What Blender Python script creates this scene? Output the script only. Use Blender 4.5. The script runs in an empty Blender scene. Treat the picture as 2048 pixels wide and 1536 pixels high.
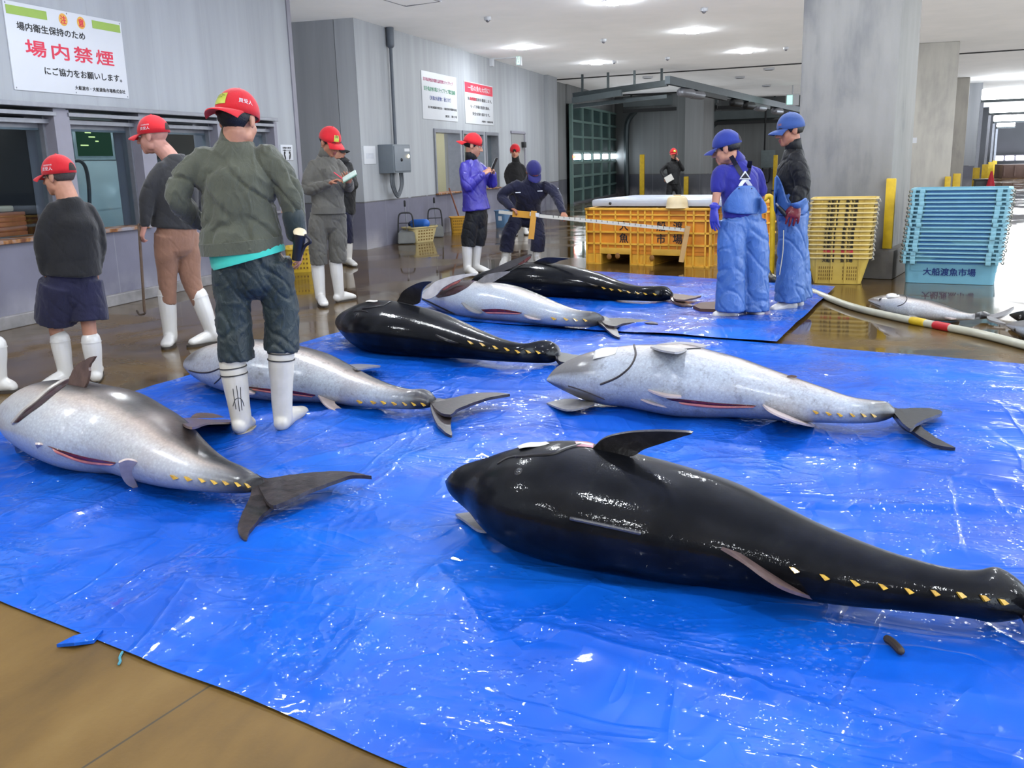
import bpy, bmesh, math, random
import numpy as np
from mathutils import Vector, Matrix, noise
from mathutils.bvhtree import BVHTree
from mathutils.geometry import tessellate_polygon

S = bpy.context.scene
random.seed(7)
PI = math.pi

# ------------------------------------------------------------------ camera
H = 1.38
FPX = 1895.07
PIT, ROL, YAW = 0.23055639, -0.0274254, -0.2990396
FW = Vector((math.sin(YAW)*math.cos(PIT), math.cos(YAW)*math.cos(PIT), -math.sin(PIT)))
_r0 = Vector((math.cos(YAW), -math.sin(YAW), 0)); _u0 = _r0.cross(FW)
RT = _r0*math.cos(ROL)+_u0*math.sin(ROL)
UP = -_r0*math.sin(ROL)+_u0*math.cos(ROL)
EYE = Vector((0, 0, H))
cd = bpy.data.cameras.new('camera'); cam = bpy.data.objects.new('camera', cd)
S.collection.objects.link(cam)
cam.matrix_world = Matrix(((RT.x, UP.x, -FW.x, 0), (RT.y, UP.y, -FW.y, 0), (RT.z, UP.z, -FW.z, H), (0, 0, 0, 1)))
cd.sensor_fit = 'HORIZONTAL'; cd.sensor_width = 36.0; cd.lens = FPX/2048*36.0
cd.clip_start = 0.05; cd.clip_end = 300
S.camera = cam

# ------------------------------------------------------------------ view, world, light
S.view_settings.view_transform = 'Standard'
S.view_settings.look = 'None'
S.view_settings.gamma = 1.0
S.view_settings.use_curve_mapping = False
S.view_settings.exposure = 1.22
S.cycles.use_denoising = True
S.cycles.max_bounces = 8
S.cycles.diffuse_bounces = 4
S.cycles.glossy_bounces = 4
S.cycles.transparent_max_bounces = 8
S.cycles.sample_clamp_indirect = 6.0
S.cycles.caustics_reflective = False
S.cycles.caustics_refractive = False
LAMP_W = 46.0          # power of one ceiling downlight
SKY = 2.4              # daylight from the open side of the hall
w = bpy.data.worlds.new('World'); S.world = w; w.use_nodes = True
bg = w.node_tree.nodes['Background']
# ambient light added to lift the dim hall, in place of many bounces
S.cycles.use_fast_gi = True; S.cycles.fast_gi_method = 'ADD'
w.light_settings.ao_factor = 0.16; w.light_settings.distance = 2.2
bg.inputs[0].default_value = (0.80, 0.90, 1.0, 1); bg.inputs[1].default_value = SKY

# ------------------------------------------------------------------ pixel rays -> places
def ray(px, py):
    return FW + RT*((px-1024)/FPX) - UP*((py-768)/FPX)
def G(px, py, z=0.0):
    d = ray(px, py); return EYE + d*((z-H)/d.z)
def onX(px, py, X=-7.0):
    d = ray(px, py); return EYE + d*(X/d.x)
def onY(px, py, Y):
    d = ray(px, py); return EYE + d*(Y/d.y)
AWAY = Vector((FW.x, FW.y, 0)).normalized()
SIDE = Vector((AWAY.y, -AWAY.x, 0))
def atD(px, py, ref, off=0.0):
    d = ray(px, py); dist = (Vector(ref)-EYE).dot(AWAY)+off
    return EYE + d*(dist/d.dot(AWAY))
def onPlane(px, py, p, n):
    d = ray(px, py); return EYE + d*((Vector(p)-EYE).dot(n)/d.dot(n))
def V(*a): return Vector(a)

# ------------------------------------------------------------------ scene helpers
COL = S.collection
def thing(name, label, cat, loc=(0, 0, 0), group=None, rz=0.0):
    o = bpy.data.objects.new(name, None); COL.objects.link(o)
    o.empty_display_size = 0.05
    o.location = loc; o.rotation_euler = (0, 0, rz)
    o['label'] = label; o['category'] = cat
    if group: o['group'] = group
    return o
def tag(o, label, cat, group=None):
    o['label'] = label; o['category'] = cat
    if group: o['group'] = group
    return o
def smooth(me, ang=40):
    me.shade_smooth()
    if ang < 180: me.set_sharp_from_angle(angle=math.radians(ang))
def link(name, me, m=None, parent=None, world=True):
    o = bpy.data.objects.new(name, me); COL.objects.link(o)
    if m is not None:
        ms = m if isinstance(m, (list, tuple)) else [m]
        me.materials.clear()
        for q in ms: me.materials.append(q)
    if parent is not None:
        o.parent = parent
        if world:
            o.matrix_parent_inverse = (Matrix.Translation(parent.location) @ Matrix.Rotation(parent.rotation_euler.z, 4, 'Z')).inverted()
    return o
def fin(name, bm, m=None, parent=None, world=True, ang=40, recalc=True):
    if recalc: bmesh.ops.recalc_face_normals(bm, faces=bm.faces[:])
    me = bpy.data.meshes.new(name); bm.to_mesh(me); bm.free()
    if ang: smooth(me, ang)
    return link(name, me, m, parent, world)
def struct(o):
    o['kind'] = 'structure'; return o
def rename(o, n): o.name = n; return o

def box(bm, lo, hi, bevel=0.0):
    lo = Vector(lo); hi = Vector(hi)
    c = (lo+hi)/2; s = hi-lo
    r = bmesh.ops.create_cube(bm, size=1.0, matrix=Matrix.Translation(c) @ Matrix.Diagonal((abs(s.x), abs(s.y), abs(s.z), 1)))
    if bevel:
        es = set()
        for v in r['verts']: es.update(v.link_edges)
        bmesh.ops.bevel(bm, geom=list(es), offset=bevel, segments=2, profile=0.6, affect='EDGES')
    return bm
def obox(bm, c, sx, sy, sz, M=None, bevel=0.0):
    M = M or Matrix.Identity(4)
    r = bmesh.ops.create_cube(bm, size=1.0, matrix=Matrix.Translation(c) @ M @ Matrix.Diagonal((sx, sy, sz, 1)))
    if bevel:
        es = set()
        for v in r['verts']: es.update(v.link_edges)
        bmesh.ops.bevel(bm, geom=list(es), offset=bevel, segments=2, profile=0.6, affect='EDGES')
def frames(pts, ref):
    T = []
    n = len(pts)
    for i in range(n):
        a = pts[max(0, i-1)]; b = pts[min(n-1, i+1)]
        t = (b-a); T.append(t.normalized() if t.length > 1e-9 else Vector((0, 0, 1)))
    A = []
    r = Vector(ref)
    for t in T:
        a = r - t*r.dot(t)
        if a.length < 1e-4:
            a = t.orthogonal()
        a.normalize(); A.append(a); r = a
    return T, A
def tube(bm, pts, rad, ref=(1, 0, 0), seg=14, cap=True, closed_cap=True):
    pts = [Vector(p) for p in pts]
    if isinstance(rad, (int, float)): rad = [rad]*len(pts)
    elif isinstance(rad, tuple): rad = [rad]*len(pts)
    rad = [(r, r) if not isinstance(r, (tuple, list)) else r for r in rad]
    if cap:  # rounded ends
        t0 = (pts[0]-pts[1]).normalized(); t1 = (pts[-1]-pts[-2]).normalized()
        P0, R0, P1, R1 = [], [], [], []
        for k in (0.97, 0.75, 0.4):
            c = math.sqrt(1-k*k)
            P0.append(pts[0]+t0*min(rad[0])*k); R0.append((rad[0][0]*c, rad[0][1]*c))
        for k in (0.4, 0.75, 0.97):
            c = math.sqrt(1-k*k)
            P1.append(pts[-1]+t1*min(rad[-1])*k); R1.append((rad[-1][0]*c, rad[-1][1]*c))
        pts = P0+pts+P1; rad = R0+rad+R1
    T, A = frames(pts, ref)
    rings = []
    for p, t, a, (ra, rb) in zip(pts, T, A, rad):
        b = t.cross(a)
        rings.append([bm.verts.new(p+a*(math.cos(2*PI*k/seg)*ra)+b*(math.sin(2*PI*k/seg)*rb)) for k in range(seg)])
    for r0, r1 in zip(rings, rings[1:]):
        for k in range(seg):
            bm.faces.new((r0[k], r0[(k+1) % seg], r1[(k+1) % seg], r1[k]))
    if closed_cap:
        bm.faces.new(rings[0][::-1]); bm.faces.new(rings[-1])
    return rings
def ell(bm, c, rad, M=None, seg=16):
    M = M or Matrix.Identity(4)
    bmesh.ops.create_uvsphere(bm, u_segments=seg, v_segments=max(6, seg//2+2), radius=1.0,
                              matrix=Matrix.Translation(c) @ M @ Matrix.Diagonal((rad[0], rad[1], rad[2], 1)))
def catmull(pts, n):
    P = [np.array(p, float) for p in pts]; N = len(P); out = []
    for i in range(N-1):
        p0 = P[max(0, i-1)]; p1 = P[i]; p2 = P[i+1]; p3 = P[min(N-1, i+2)]
        for k in range(n):
            t = k/n
            out.append(0.5*((2*p1)+(-p0+p2)*t+(2*p0-5*p1+4*p2-p3)*t*t+(-p0+3*p1-3*p2+p3)*t**3))
    out.append(P[-1]); return out
def vcat(pts, n=6): return [Vector(p) for p in catmull([tuple(p) for p in pts], n)]
def remeshed(bm, voxel, it=3, fac=0.5):
    bmesh.ops.recalc_face_normals(bm, faces=bm.faces[:])
    me = bpy.data.meshes.new('tmp'); bm.to_mesh(me); bm.free()
    o = bpy.data.objects.new('tmp', me); COL.objects.link(o)
    m = o.modifiers.new('r', 'REMESH'); m.mode = 'VOXEL'; m.voxel_size = voxel; m.use_smooth_shade = True
    if it:
        s = o.modifiers.new('s', 'SMOOTH'); s.factor = fac; s.iterations = it
    dg = bpy.context.evaluated_depsgraph_get()
    out = bpy.data.meshes.new_from_object(o.evaluated_get(dg))
    bpy.data.objects.remove(o); bpy.data.meshes.remove(me)
    return out
def wrinkle(me, amp, f, stretch=(1, 1, 1), seed=0.0, fold=0.0, ff=9.0):
    n = len(me.vertices)
    co = np.empty(n*3, np.float32); me.vertices.foreach_get('co', co); co = co.reshape(-1, 3)
    no = np.empty(n*3, np.float32); me.vertex_normals.foreach_get('vector', no); no = no.reshape(-1, 3)
    d = np.empty(n, np.float32)
    for i in range(n):
        x, y, z = co[i]
        p = Vector((x*f*stretch[0]+seed, y*f*stretch[1]-seed, z*f*stretch[2]+seed*.7))
        v = noise.noise(p)*amp
        if fold:
            q = Vector((x*ff*.7+seed*3, y*ff*.7, z*ff*.9+(x+y)*ff*.6))
            e = 1-abs(noise.noise(q))*7.0
            if e > 0: v -= fold*.75*e
            q = Vector((x*ff*2.1-seed, y*ff*2.1+seed, z*ff*1.2-(x-y)*ff*.8))
            e = 1-abs(noise.noise(q))*6.0
            if e > 0: v += fold*.35*e
        d[i] = v
    co += no*d[:, None]
    me.vertices.foreach_set('co', co.ravel()); me.update()
_TXT = {}
def text(s, size, m, parent, M, name='lettering', bold=0.0, align='CENTER', width=None, ext=0.0008, spacing=1.0):
    """lettering as a mesh of its own"""
    c = bpy.data.curves.new(name, 'FONT'); c.body = s; c.size = size; c.align_x = align; c.align_y = 'CENTER'
    c.extrude = ext; c.space_character = spacing; c.resolution_u = 2
    o = bpy.data.objects.new('tmp', c); COL.objects.link(o)
    dg = bpy.context.evaluated_depsgraph_get(); me = bpy.data.meshes.new_from_object(o.evaluated_get(dg))
    bpy.data.objects.remove(o); bpy.data.curves.remove(c)
    xs = [v.co.x for v in me.vertices]; ys = [v.co.y for v in me.vertices]
    if not xs: raise RuntimeError('no glyphs for '+s)
    cx, cy = (max(xs)+min(xs))/2, (max(ys)+min(ys))/2
    k = width/(max(xs)-min(xs)) if width else 1.0
    for v in me.vertices: v.co.x = (v.co.x-(cx if align == 'CENTER' else 0))*k; v.co.y -= cy
    if bold:                                     # thicken the strokes: the glyphs again, shifted by a stroke's share
        bm = bmesh.new(); bm.from_mesh(me); g0 = bm.verts[:]+bm.edges[:]+bm.faces[:]; b_ = min(bold*1.1, size*.02)
        for dz_, (dx_, dy_) in enumerate(((b_, 0), (-b_, 0), (0, b_), (0, -b_))):
            r_ = bmesh.ops.duplicate(bm, geom=g0)
            bmesh.ops.translate(bm, vec=(dx_, dy_, .00025*(dz_+1)), verts=[v for v in r_['geom'] if isinstance(v, bmesh.types.BMVert)])
        bm.to_mesh(me); bm.free()
    me.name = name
    o = link(name, me, m, parent, world=not (parent is not None and parent.location.length == 0))
    o.matrix_basis = M
    return o
def basis(p, x, y):
    x = Vector(x).normalized(); z = x.cross(Vector(y)).normalized(); y = z.cross(x)
    return Matrix(((x.x, y.x, z.x, p[0]), (x.y, y.y, z.y, p[1]), (x.z, y.z, z.z, p[2]), (0, 0, 0, 1)))

# ------------------------------------------------------------------ materials
KA = 0.62               # paint and cloth reflect a little less than their photographed values
def lin(c, k=None):
    k = KA if k is None else k
    return tuple(k*((v/255)/12.92 if v/255 <= .04045 else ((v/255+.055)/1.055)**2.4) for v in c)+(1,)
class NT:
    def __init__(s, name):
        s.m = bpy.data.materials.new(name); s.m.use_nodes = True
        s.t = s.m.node_tree; s.n = s.t.nodes; s.p = s.n['Principled BSDF']; s.l = s.t.links
    def add(s, t, **k):
        n = s.n.new(t)
        for a, b in k.items():
            if hasattr(n, a): setattr(n, a, b)
        return n
    def con(s, a, b): s.l.new(a, b)
    def noise(s, scale, detail=4, vec=None, rough=.55, dist=0.0):
        n = s.n.new('ShaderNodeTexNoise'); n.inputs['Scale'].default_value = scale; n.inputs['Detail'].default_value = detail
        n.inputs['Roughness'].default_value = rough; n.inputs['Distortion'].default_value = dist
        if vec is not None: s.con(vec, n.inputs['Vector'])
        return n.outputs['Fac']
    def coord(s, kind='Object', scale=(1, 1, 1), rot=(0, 0, 0)):
        c = s.n.new('ShaderNodeTexCoord'); mp = s.n.new('ShaderNodeMapping')
        mp.inputs['Scale'].default_value = scale; mp.inputs['Rotation'].default_value = rot
        s.con(c.outputs[kind], mp.inputs['Vector']); return mp.outputs['Vector']
    def pos(s, scale=(1, 1, 1), rot=(0, 0, 0)):
        c = s.n.new('ShaderNodeNewGeometry'); mp = s.n.new('ShaderNodeMapping')
        mp.inputs['Scale'].default_value = scale; mp.inputs['Rotation'].default_value = rot
        s.con(c.outputs['Position'], mp.inputs['Vector']); return mp.outputs['Vector']
    def sep(s, v):
        n = s.n.new('ShaderNodeSeparateXYZ'); s.con(v, n.inputs[0]); return n.outputs
    def ramp(s, fac, stops, interp='LINEAR'):
        r = s.n.new('ShaderNodeValToRGB'); r.color_ramp.interpolation = interp
        e = r.color_ramp.elements
        while len(e) < len(stops): e.new(0.5)
        for q, (p, c) in zip(e, stops):
            q.position = p; q.color = c if len(c) == 4 else (*c, 1)
        s.con(fac, r.inputs[0]); return r.outputs[0]
    def mix(s, fac, a, b, mode='MIX'):
        n = s.n.new('ShaderNodeMix'); n.data_type = 'RGBA'; n.blend_type = mode
        for sock, v in ((n.inputs[0], fac), (n.inputs[6], a), (n.inputs[7], b)):
            if isinstance(v, (int, float)): sock.default_value = v
            elif isinstance(v, tuple): sock.default_value = v
            else: s.con(v, sock)
        return n.outputs[2]
    def math(s, op, a, b=0.0, c=None, clamp=False):
        n = s.n.new('ShaderNodeMath'); n.operation = op; n.use_clamp = clamp
        for i, v in enumerate((a, b, c)):
            if v is None: continue
            if isinstance(v, (int, float)): n.inputs[i].default_value = v
            else: s.con(v, n.inputs[i])
        return n.outputs[0]
    def rng(s, v, a, b, c=0.0, d=1.0):
        n = s.n.new('ShaderNodeMapRange'); s.con(v, n.inputs[0])
        for i, q in enumerate((a, b, c, d)): n.inputs[i+1].default_value = q
        return n.outputs[0]
    def bump(s, h, strength=.3, dist=.01, prev=None):
        b = s.n.new('ShaderNodeBump'); b.inputs['Strength'].default_value = strength; b.inputs['Distance'].default_value = dist
        s.con(h, b.inputs['Height'])
        if prev is not None: s.con(prev, b.inputs['Normal'])
        return b.outputs[0]
    def set(s, **k):
        for a, v in k.items():
            a = {'color': 'Base Color', 'rough': 'Roughness', 'metal': 'Metallic', 'spec': 'Specular IOR Level', 'coat': 'Coat Weight',
                 'coatr': 'Coat Roughness', 'sheen': 'Sheen Weight', 'sss': 'Subsurface Weight', 'normal': 'Normal', 'trans': 'Transmission Weight', 'alpha': 'Alpha'}[a]
            q = s.p.inputs[a]
            if isinstance(v, (int, float)): q.default_value = v
            elif isinstance(v, tuple): q.default_value = v
            else: s.con(v, q)
        return s
def plain(name, rgb, rough=.5, var=.12, scale=8, bump=0.0, bscale=60, metal=0.0, spec=.5, coat=0.0, coatr=.1):
    t = NT(name); c = lin(rgb)
    f = t.noise(scale, 5, t.pos())
    lo = tuple(x*(1-var) for x in c[:3])+(1,); hi = tuple(min(1, x*(1+var)) for x in c[:3])+(1,)
    t.set(color=t.ramp(f, [(.3, lo), (.7, hi)]), rough=rough, metal=metal, spec=spec, coat=coat, coatr=coatr)
    if bump: t.set(normal=t.bump(t.noise(bscale, 4, t.pos()), bump, .004))
    return t.m
def cloth(name, rgb, rough=.85, var=.2, bump=.35, sheen=.15, spec=.25, f=26):
    t = NT(name); c = lin(rgb); p = t.pos()
    n = t.noise(7, 5, p)
    lo = tuple(x*(1-var) for x in c[:3])+(1,); hi = tuple(min(1, x*(1+var)) for x in c[:3])+(1,)
    w1 = t.noise(f, 3, t.pos((1, 1, .55)), dist=1.2); w2 = t.noise(420, 2, p)
    b = t.bump(w1, bump, .012); b = t.bump(w2, .12, .001, b)
    t.set(color=t.ramp(n, [(.3, lo), (.7, hi)]), rough=rough, normal=b, sheen=sheen, spec=spec)
    return t.m
def emit(name, rgb, strength):
    t = NT(name); e = t.n.new('ShaderNodeEmission'); e.inputs[0].default_value = (*rgb, 1); e.inputs[1].default_value = strength
    t.con(e.outputs[0], t.n['Material Output'].inputs[0]); t.n.remove(t.p); return t.m

def wall_mat(name, hi=(178, 183, 190), lo=(122, 122, 140), zb=.78, joint=1.0, along=1):
    t = NT(name); p = t.pos(); x, y, z = t.sep(p)
    st = t.noise(2.2, 6, t.pos((2.2, 2.2, .12))); bl = t.noise(1.1, 5, p); fine = t.noise(40, 4, p)
    H1 = tuple(v*.80 for v in lin(hi)[:3])+(1,)
    up = t.ramp(st, [(.25, H1), (.65, lin(hi))])
    L1 = tuple(v*.72 for v in lin(lo)[:3])+(1,)
    dn = t.ramp(bl, [(.25, L1), (.6, lin(lo)), (.8, tuple(min(1, v*1.35) for v in lin(lo)[:3])+(1,))])
    e = t.math('ADD', z, t.math('MULTIPLY', t.math('SUBTRACT', fine, .5), .02))
    c = t.mix(t.math('GREATER_THAN', e, zb), dn, up)
    # dark seam at the paint line
    d = t.math('ABSOLUTE', t.math('SUBTRACT', e, zb))
    seam = t.math('MULTIPLY', t.math('LESS_THAN', d, .012), t.math('GREATER_THAN', bl, .42))
    c = t.mix(t.math('MULTIPLY', seam, .7), c, (.06, .055, .05, 1))
    a = (x, y)[along]
    fr = t.math('FRACT', t.math('DIVIDE', a, joint))
    jn = t.math('LESS_THAN', t.math('ABSOLUTE', t.math('SUBTRACT', fr, .5)), .006/joint)
    c = t.mix(t.math('MULTIPLY', jn, .35), c, (.25, .26, .28, 1))
    # damp splashes near the floor
    sp = t.math('MULTIPLY', t.rng(z, .35, 0.02), t.rng(bl, .4, .62))
    c = t.mix(t.math('MULTIPLY', sp, .5), c, (.42, .41, .42, 1))
    b = t.bump(fine, .15, .003)
    t.set(color=c, rough=.62, normal=b, spec=.35)
    return t.m

# ================================================================== setting
CZ = 3.68
HR = math.radians(-11.0)                 # the pillars, bins and tarps stand a little turned against the left wall
HX = Vector((math.cos(HR), math.sin(HR), 0)); HY = Vector((-math.sin(HR), math.cos(HR), 0))
RZ = Matrix.Rotation(HR, 4, 'Z')

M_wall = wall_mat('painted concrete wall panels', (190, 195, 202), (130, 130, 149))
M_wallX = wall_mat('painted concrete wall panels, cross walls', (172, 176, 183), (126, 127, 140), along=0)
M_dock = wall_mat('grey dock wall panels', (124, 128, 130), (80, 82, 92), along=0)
def ceil_mat():
    t = NT('matt white ceiling board'); n = t.noise(1.5, 4, t.pos()); t.set(color=t.ramp(n, [(.3, (.84, .87, .90, 1)), (.7, (.90, .92, .95, 1))]), rough=.8, spec=.2); return t.m
M_ceil = ceil_mat()
def concrete(name, hi, lo):
    t = NT(name); p = t.pos()
    a = t.noise(1.3, 6, t.pos((1, 1, .6)), dist=.4); b_ = t.noise(30, 4, p); d = t.noise(3.5, 5, t.pos((2, 2, .35)))
    f = t.math('ADD', t.math('MULTIPLY', a, .65), t.math('MULTIPLY', d, .35))
    c = t.ramp(f, [(.36, lin(lo)), (.5, lin(hi)), (.62, tuple(min(1, v*1.12) for v in lin(hi)[:3])+(1,))])
    t.set(color=c, rough=.7, normal=t.bump(b_, .2, .004), spec=.3); return t.m
M_conc = concrete('cloudy bare concrete', (150, 149, 146), (118, 119, 121))
M_alu = plain('brushed grey aluminium', (165, 168, 178), .35, .08, 14, metal=.55)
M_frame = plain('purple grey painted steel', (150, 149, 163), .5, .06, 4)
M_dark = plain('blackened steel', (28, 30, 34), .5)
M_white = plain('white enamel sheet', (232, 236, 244), .45, .02, 2, spec=.25)
M_black = plain('black ink', (24, 24, 28), .6)
M_red = plain('red ink', (240, 50, 84), .6, .05)
M_green = plain('green ink', (70, 160, 120), .6, .05)
M_blueink = plain('blue ink', (70, 90, 160), .6, .05)
M_pink = plain('faded red ink', (205, 90, 140), .6, .05)
M_lime = plain('lime green print', (160, 195, 80), .5, .03)
M_orange = plain('orange print', (245, 185, 70), .5, .03)
M_yellow = plain('yellow guard plastic', (228, 190, 30), .5, .15, 10)

def floor_mat():
    t = NT('wet brown concrete floor'); p = t.pos(); x, y, z = t.sep(p)
    big = t.noise(.55, 6, p, .6, .6); mid = t.noise(2.6, 6, t.pos((1, .35, 1), (0, 0, .35)), .6); fine = t.noise(55, 5, p)
    f = t.math('ADD', t.math('MULTIPLY', mid, .7), t.math('MULTIPLY', big, .3))
    c = t.ramp(f, [(.32, lin((104, 80, 42), .38)), (.5, lin((146, 114, 60), .38)), (.68, lin((170, 138, 80), .38))])
    # puddled water: everywhere past the front edge of the tarp, patchy
    wet = t.math('MULTIPLY', t.rng(y, 3.0, 5.5), t.rng(big, .30, .52))
    wet = t.math('MAXIMUM', wet, t.math('MULTIPLY', t.rng(y, 5.0, 9.0), .72))
    cw = t.mix(1.0, c, (.52, .50, .48, 1), 'MULTIPLY')
    c = t.mix(wet, c, cw)
    # saw-cut joints
    ca, sa = math.cos(.30), math.sin(.30)
    # joint directions and offsets read on the floor: one joint runs from the tarpaulin's edge towards the camera
    jx, jy = .2070, .9783
    u = t.math('ADD', t.math('MULTIPLY', x, jy), t.math('MULTIPLY', y, -jx)); v = t.math('ADD', t.math('MULTIPLY', x, jx), t.math('MULTIPLY', y, jy))
    u0 = -1.5907*jy-1.5992*jx
    for q, o, s in ((u, u0, 4.0), (v, 1.0, 4.0)):
        fr = t.math('FRACT', t.math('ADD', t.math('DIVIDE', t.math('SUBTRACT', q, o), s), 20.5))
        j = t.math('LESS_THAN', t.math('ABSOLUTE', t.math('SUBTRACT', fr, .5)), .0035/s)
        c = t.mix(t.math('MULTIPLY', j, .85), c, (.03, .027, .022, 1))
    r = t.rng(wet, 0, 1, .55, .045)
    b = t.bump(fine, .22, .002)
    rip = t.noise(5.0, 3, p)
    bw = t.bump(rip, .06, .004)
    nm = t.n.new('ShaderNodeMix'); nm.data_type = 'VECTOR'
    t.con(wet, nm.inputs[0]); t.con(b, nm.inputs[4]); t.con(bw, nm.inputs[5])
    t.set(color=c, rough=r, spec=t.rng(wet, 0, 1, .2, .55), normal=nm.outputs[1]); return t.m
M_floor = floor_mat()

bm = bmesh.new(); box(bm, (-13, -9, -.2), (11, 70, 0)); struct(fin('floor', bm, M_floor, ang=0))
bm = bmesh.new(); box(bm, (-13, -9, CZ), (10.5, 70, CZ+.2)); struct(fin('ceiling', bm, M_ceil, ang=0))
# dark expansion seam across the ceiling
bm = bmesh.new()
sp = [G(1108, 159, CZ), G(1594, 126.5, CZ), G(1927, 106, CZ), G(1927, 106, CZ)+V(7, -.9, 0)]
for a, b in zip(sp, sp[1:]):
    d = (b-a); obox(bm, (a+b)/2-V(0, 0, .012), d.length+.02, .07, .03, Matrix.Rotation(math.atan2(d.y, d.x), 4, 'Z'))
struct(fin('trim_1', bm, M_dark))

# --- left wall with the strip of service windows
XW = -7.0
def wallbox(name, y0, y1, z0, z1, x0=-7.35, x1=XW, m=M_wall):
    bm = bmesh.new(); box(bm, (x0, y0, z0), (x1, y1, z1)); return struct(fin(name, bm, m, ang=0))
wins = [(3.6, 7.86), (8.03, 9.12), (9.32, 10.60), (10.80, 11.93)]
bm = bmesh.new()
box(bm, (-7.35, -9, 0), (XW, 12.6, .785)); box(bm, (-7.35, -9, 2.0), (XW, 12.6, CZ))
box(bm, (-7.35, -9, .785), (XW, 3.6, 2.0)); box(bm, (-7.35, 11.93, .785), (XW, 12.6, 2.0))
for (a, b), (c, d) in zip(wins, wins[1:]):
    box(bm, (-7.35, b, .785), (XW, c, 2.0))
struct(fin('wall_left', bm, M_wall, ang=0))
bm = bmesh.new(); box(bm, (-7.0, -9, 0), (-6.94, 12.6, .12), .01); struct(fin('baseboard_left', bm, plain('scuffed pale kerb', (150, 148, 150), .6, .3, 5), ang=0))
bm = bmesh.new(); box(bm, (-7.02, 12.52, 0), (-6.985, 12.62, CZ)); struct(fin('trim_2', bm, M_frame, ang=0))

M_glass = NT('window glass')
def glass():
    t = M_glass
    tr = t.n.new('ShaderNodeBsdfTransparent'); tr.inputs[0].default_value = (.80, .87, .90, 1)
    gl = t.n.new('ShaderNodeBsdfGlossy'); gl.inputs['Roughness'].default_value = .02
    ge = t.n.new('ShaderNodeNewGeometry'); dt = t.n.new('ShaderNodeVectorMath'); dt.operation = 'DOT_PRODUCT'
    t.con(ge.outputs['Normal'], dt.inputs[0]); t.con(ge.outputs['Incoming'], dt.inputs[1])
    sch = t.math('POWER', t.math('SUBTRACT', 1.0, t.math('ABSOLUTE', dt.outputs['Value']), clamp=True), 5.0)   # reflectance of a thin pane
    fr_ = t.math('ADD', .05, t.math('MULTIPLY', sch, .95))
    mx = t.n.new('ShaderNodeMixShader'); t.con(fr_, mx.inputs[0]); t.con(tr.outputs[0], mx.inputs[1]); t.con(gl.outputs[0], mx.inputs[2])
    t.con(mx.outputs[0], t.n['Material Output'].inputs[0]); t.n.remove(t.p)
    return t.m
M_glass = glass()
def rusty():
    t = NT('rusted sill'); p = t.pos(); a = t.noise(9, 6, t.pos((1, 1, .5))); 
    c = t.ramp(a, [(.38, lin((150, 148, 158))), (.5, lin((160, 110, 60))), (.6, lin((105, 58, 30))), (.75, lin((60, 36, 24)))])
    t.set(color=c, rough=.8, normal=t.bump(t.noise(50, 4, p), .4, .006)); return t.m
M_rust = rusty()
for i, (a, b) in enumerate(wins):
    bm = bmesh.new()                                # head rails, stiles and sill of one opening
    box(bm, (-7.30, a, 1.93), (-6.97, b, 1.965)); box(bm, (-7.12, a, 1.86), (-7.05, b, 1.90)); box(bm, (-7.22, a, 1.80), (-7.16, b, 1.88))
    box(bm, (-7.20, a, .80), (-7.10, a+.05, 1.93)); box(bm, (-7.20, b-.05, .80), (-7.10, b, 1.93))
    wf = struct(fin('window_%d' % (i+1), bm, M_alu, ang=0))
    wf['label'] = 'aluminium framed service window in the grey left wall'
    bm = bmesh.new(); box(bm, (-7.155, a+.04, .81), (-7.148, b-.04, 1.82)); fin('window_pane', bm, M_glass, wf, world=False, ang=0)
    bm = bmesh.new(); box(bm, (-7.32, a, .765), (-6.96, b, .80), .006); fin('window_sill', bm, M_rust, wf, world=False, ang=0)
bm = bmesh.new(); box(bm, (-7.03, -9, 2.0), (-6.93, 11.97, 2.045), .006); struct(fin('trim_3', bm, M_alu, ang=0))
# side reveals: painted steel jambs
for i, (y0, y1) in enumerate(((7.84, 8.05), (9.10, 9.34), (10.58, 10.82), (11.92, 12.0))):
    bm = bmesh.new(); box(bm, (-7.34, y0, .80), (-6.985, y1, 1.99)); struct(fin('trim_%d' % (4+i), bm, M_frame, ang=0))

# --- office behind the windows
M_off = plain('pale office wall', (150, 158, 165), .7, .05, 2)
M_offd = plain('dark blue office curtain', (20, 30, 44), .7, .3, 1.2)
for nm, lo, hi in (('wall_office_back', (-10.2, 3, 0), (-10.0, 12.6, CZ)), ('ceiling_office', (-10.2, 3, 2.9), (-7.36, 12.6, 3.0)), ('wall_office_end', (-10.2, 12.5, 0), (-7.36, 12.6, 2.9)), ('floor_office', (-10.2, 3, .0), (-7.36, 12.6, .05))):
    bm = bmesh.new(); box(bm, lo, hi); struct(fin(nm, bm, M_off, ang=0))
bm = bmesh.new(); box(bm, (-8.3, 3.2, .05), (-8.2, 7.9, 2.9)); box(bm, (-8.3, 7.86, .05), (-7.36, 7.98, 2.9)); struct(fin('wall_partition', bm, M_offd, ang=0))
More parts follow.
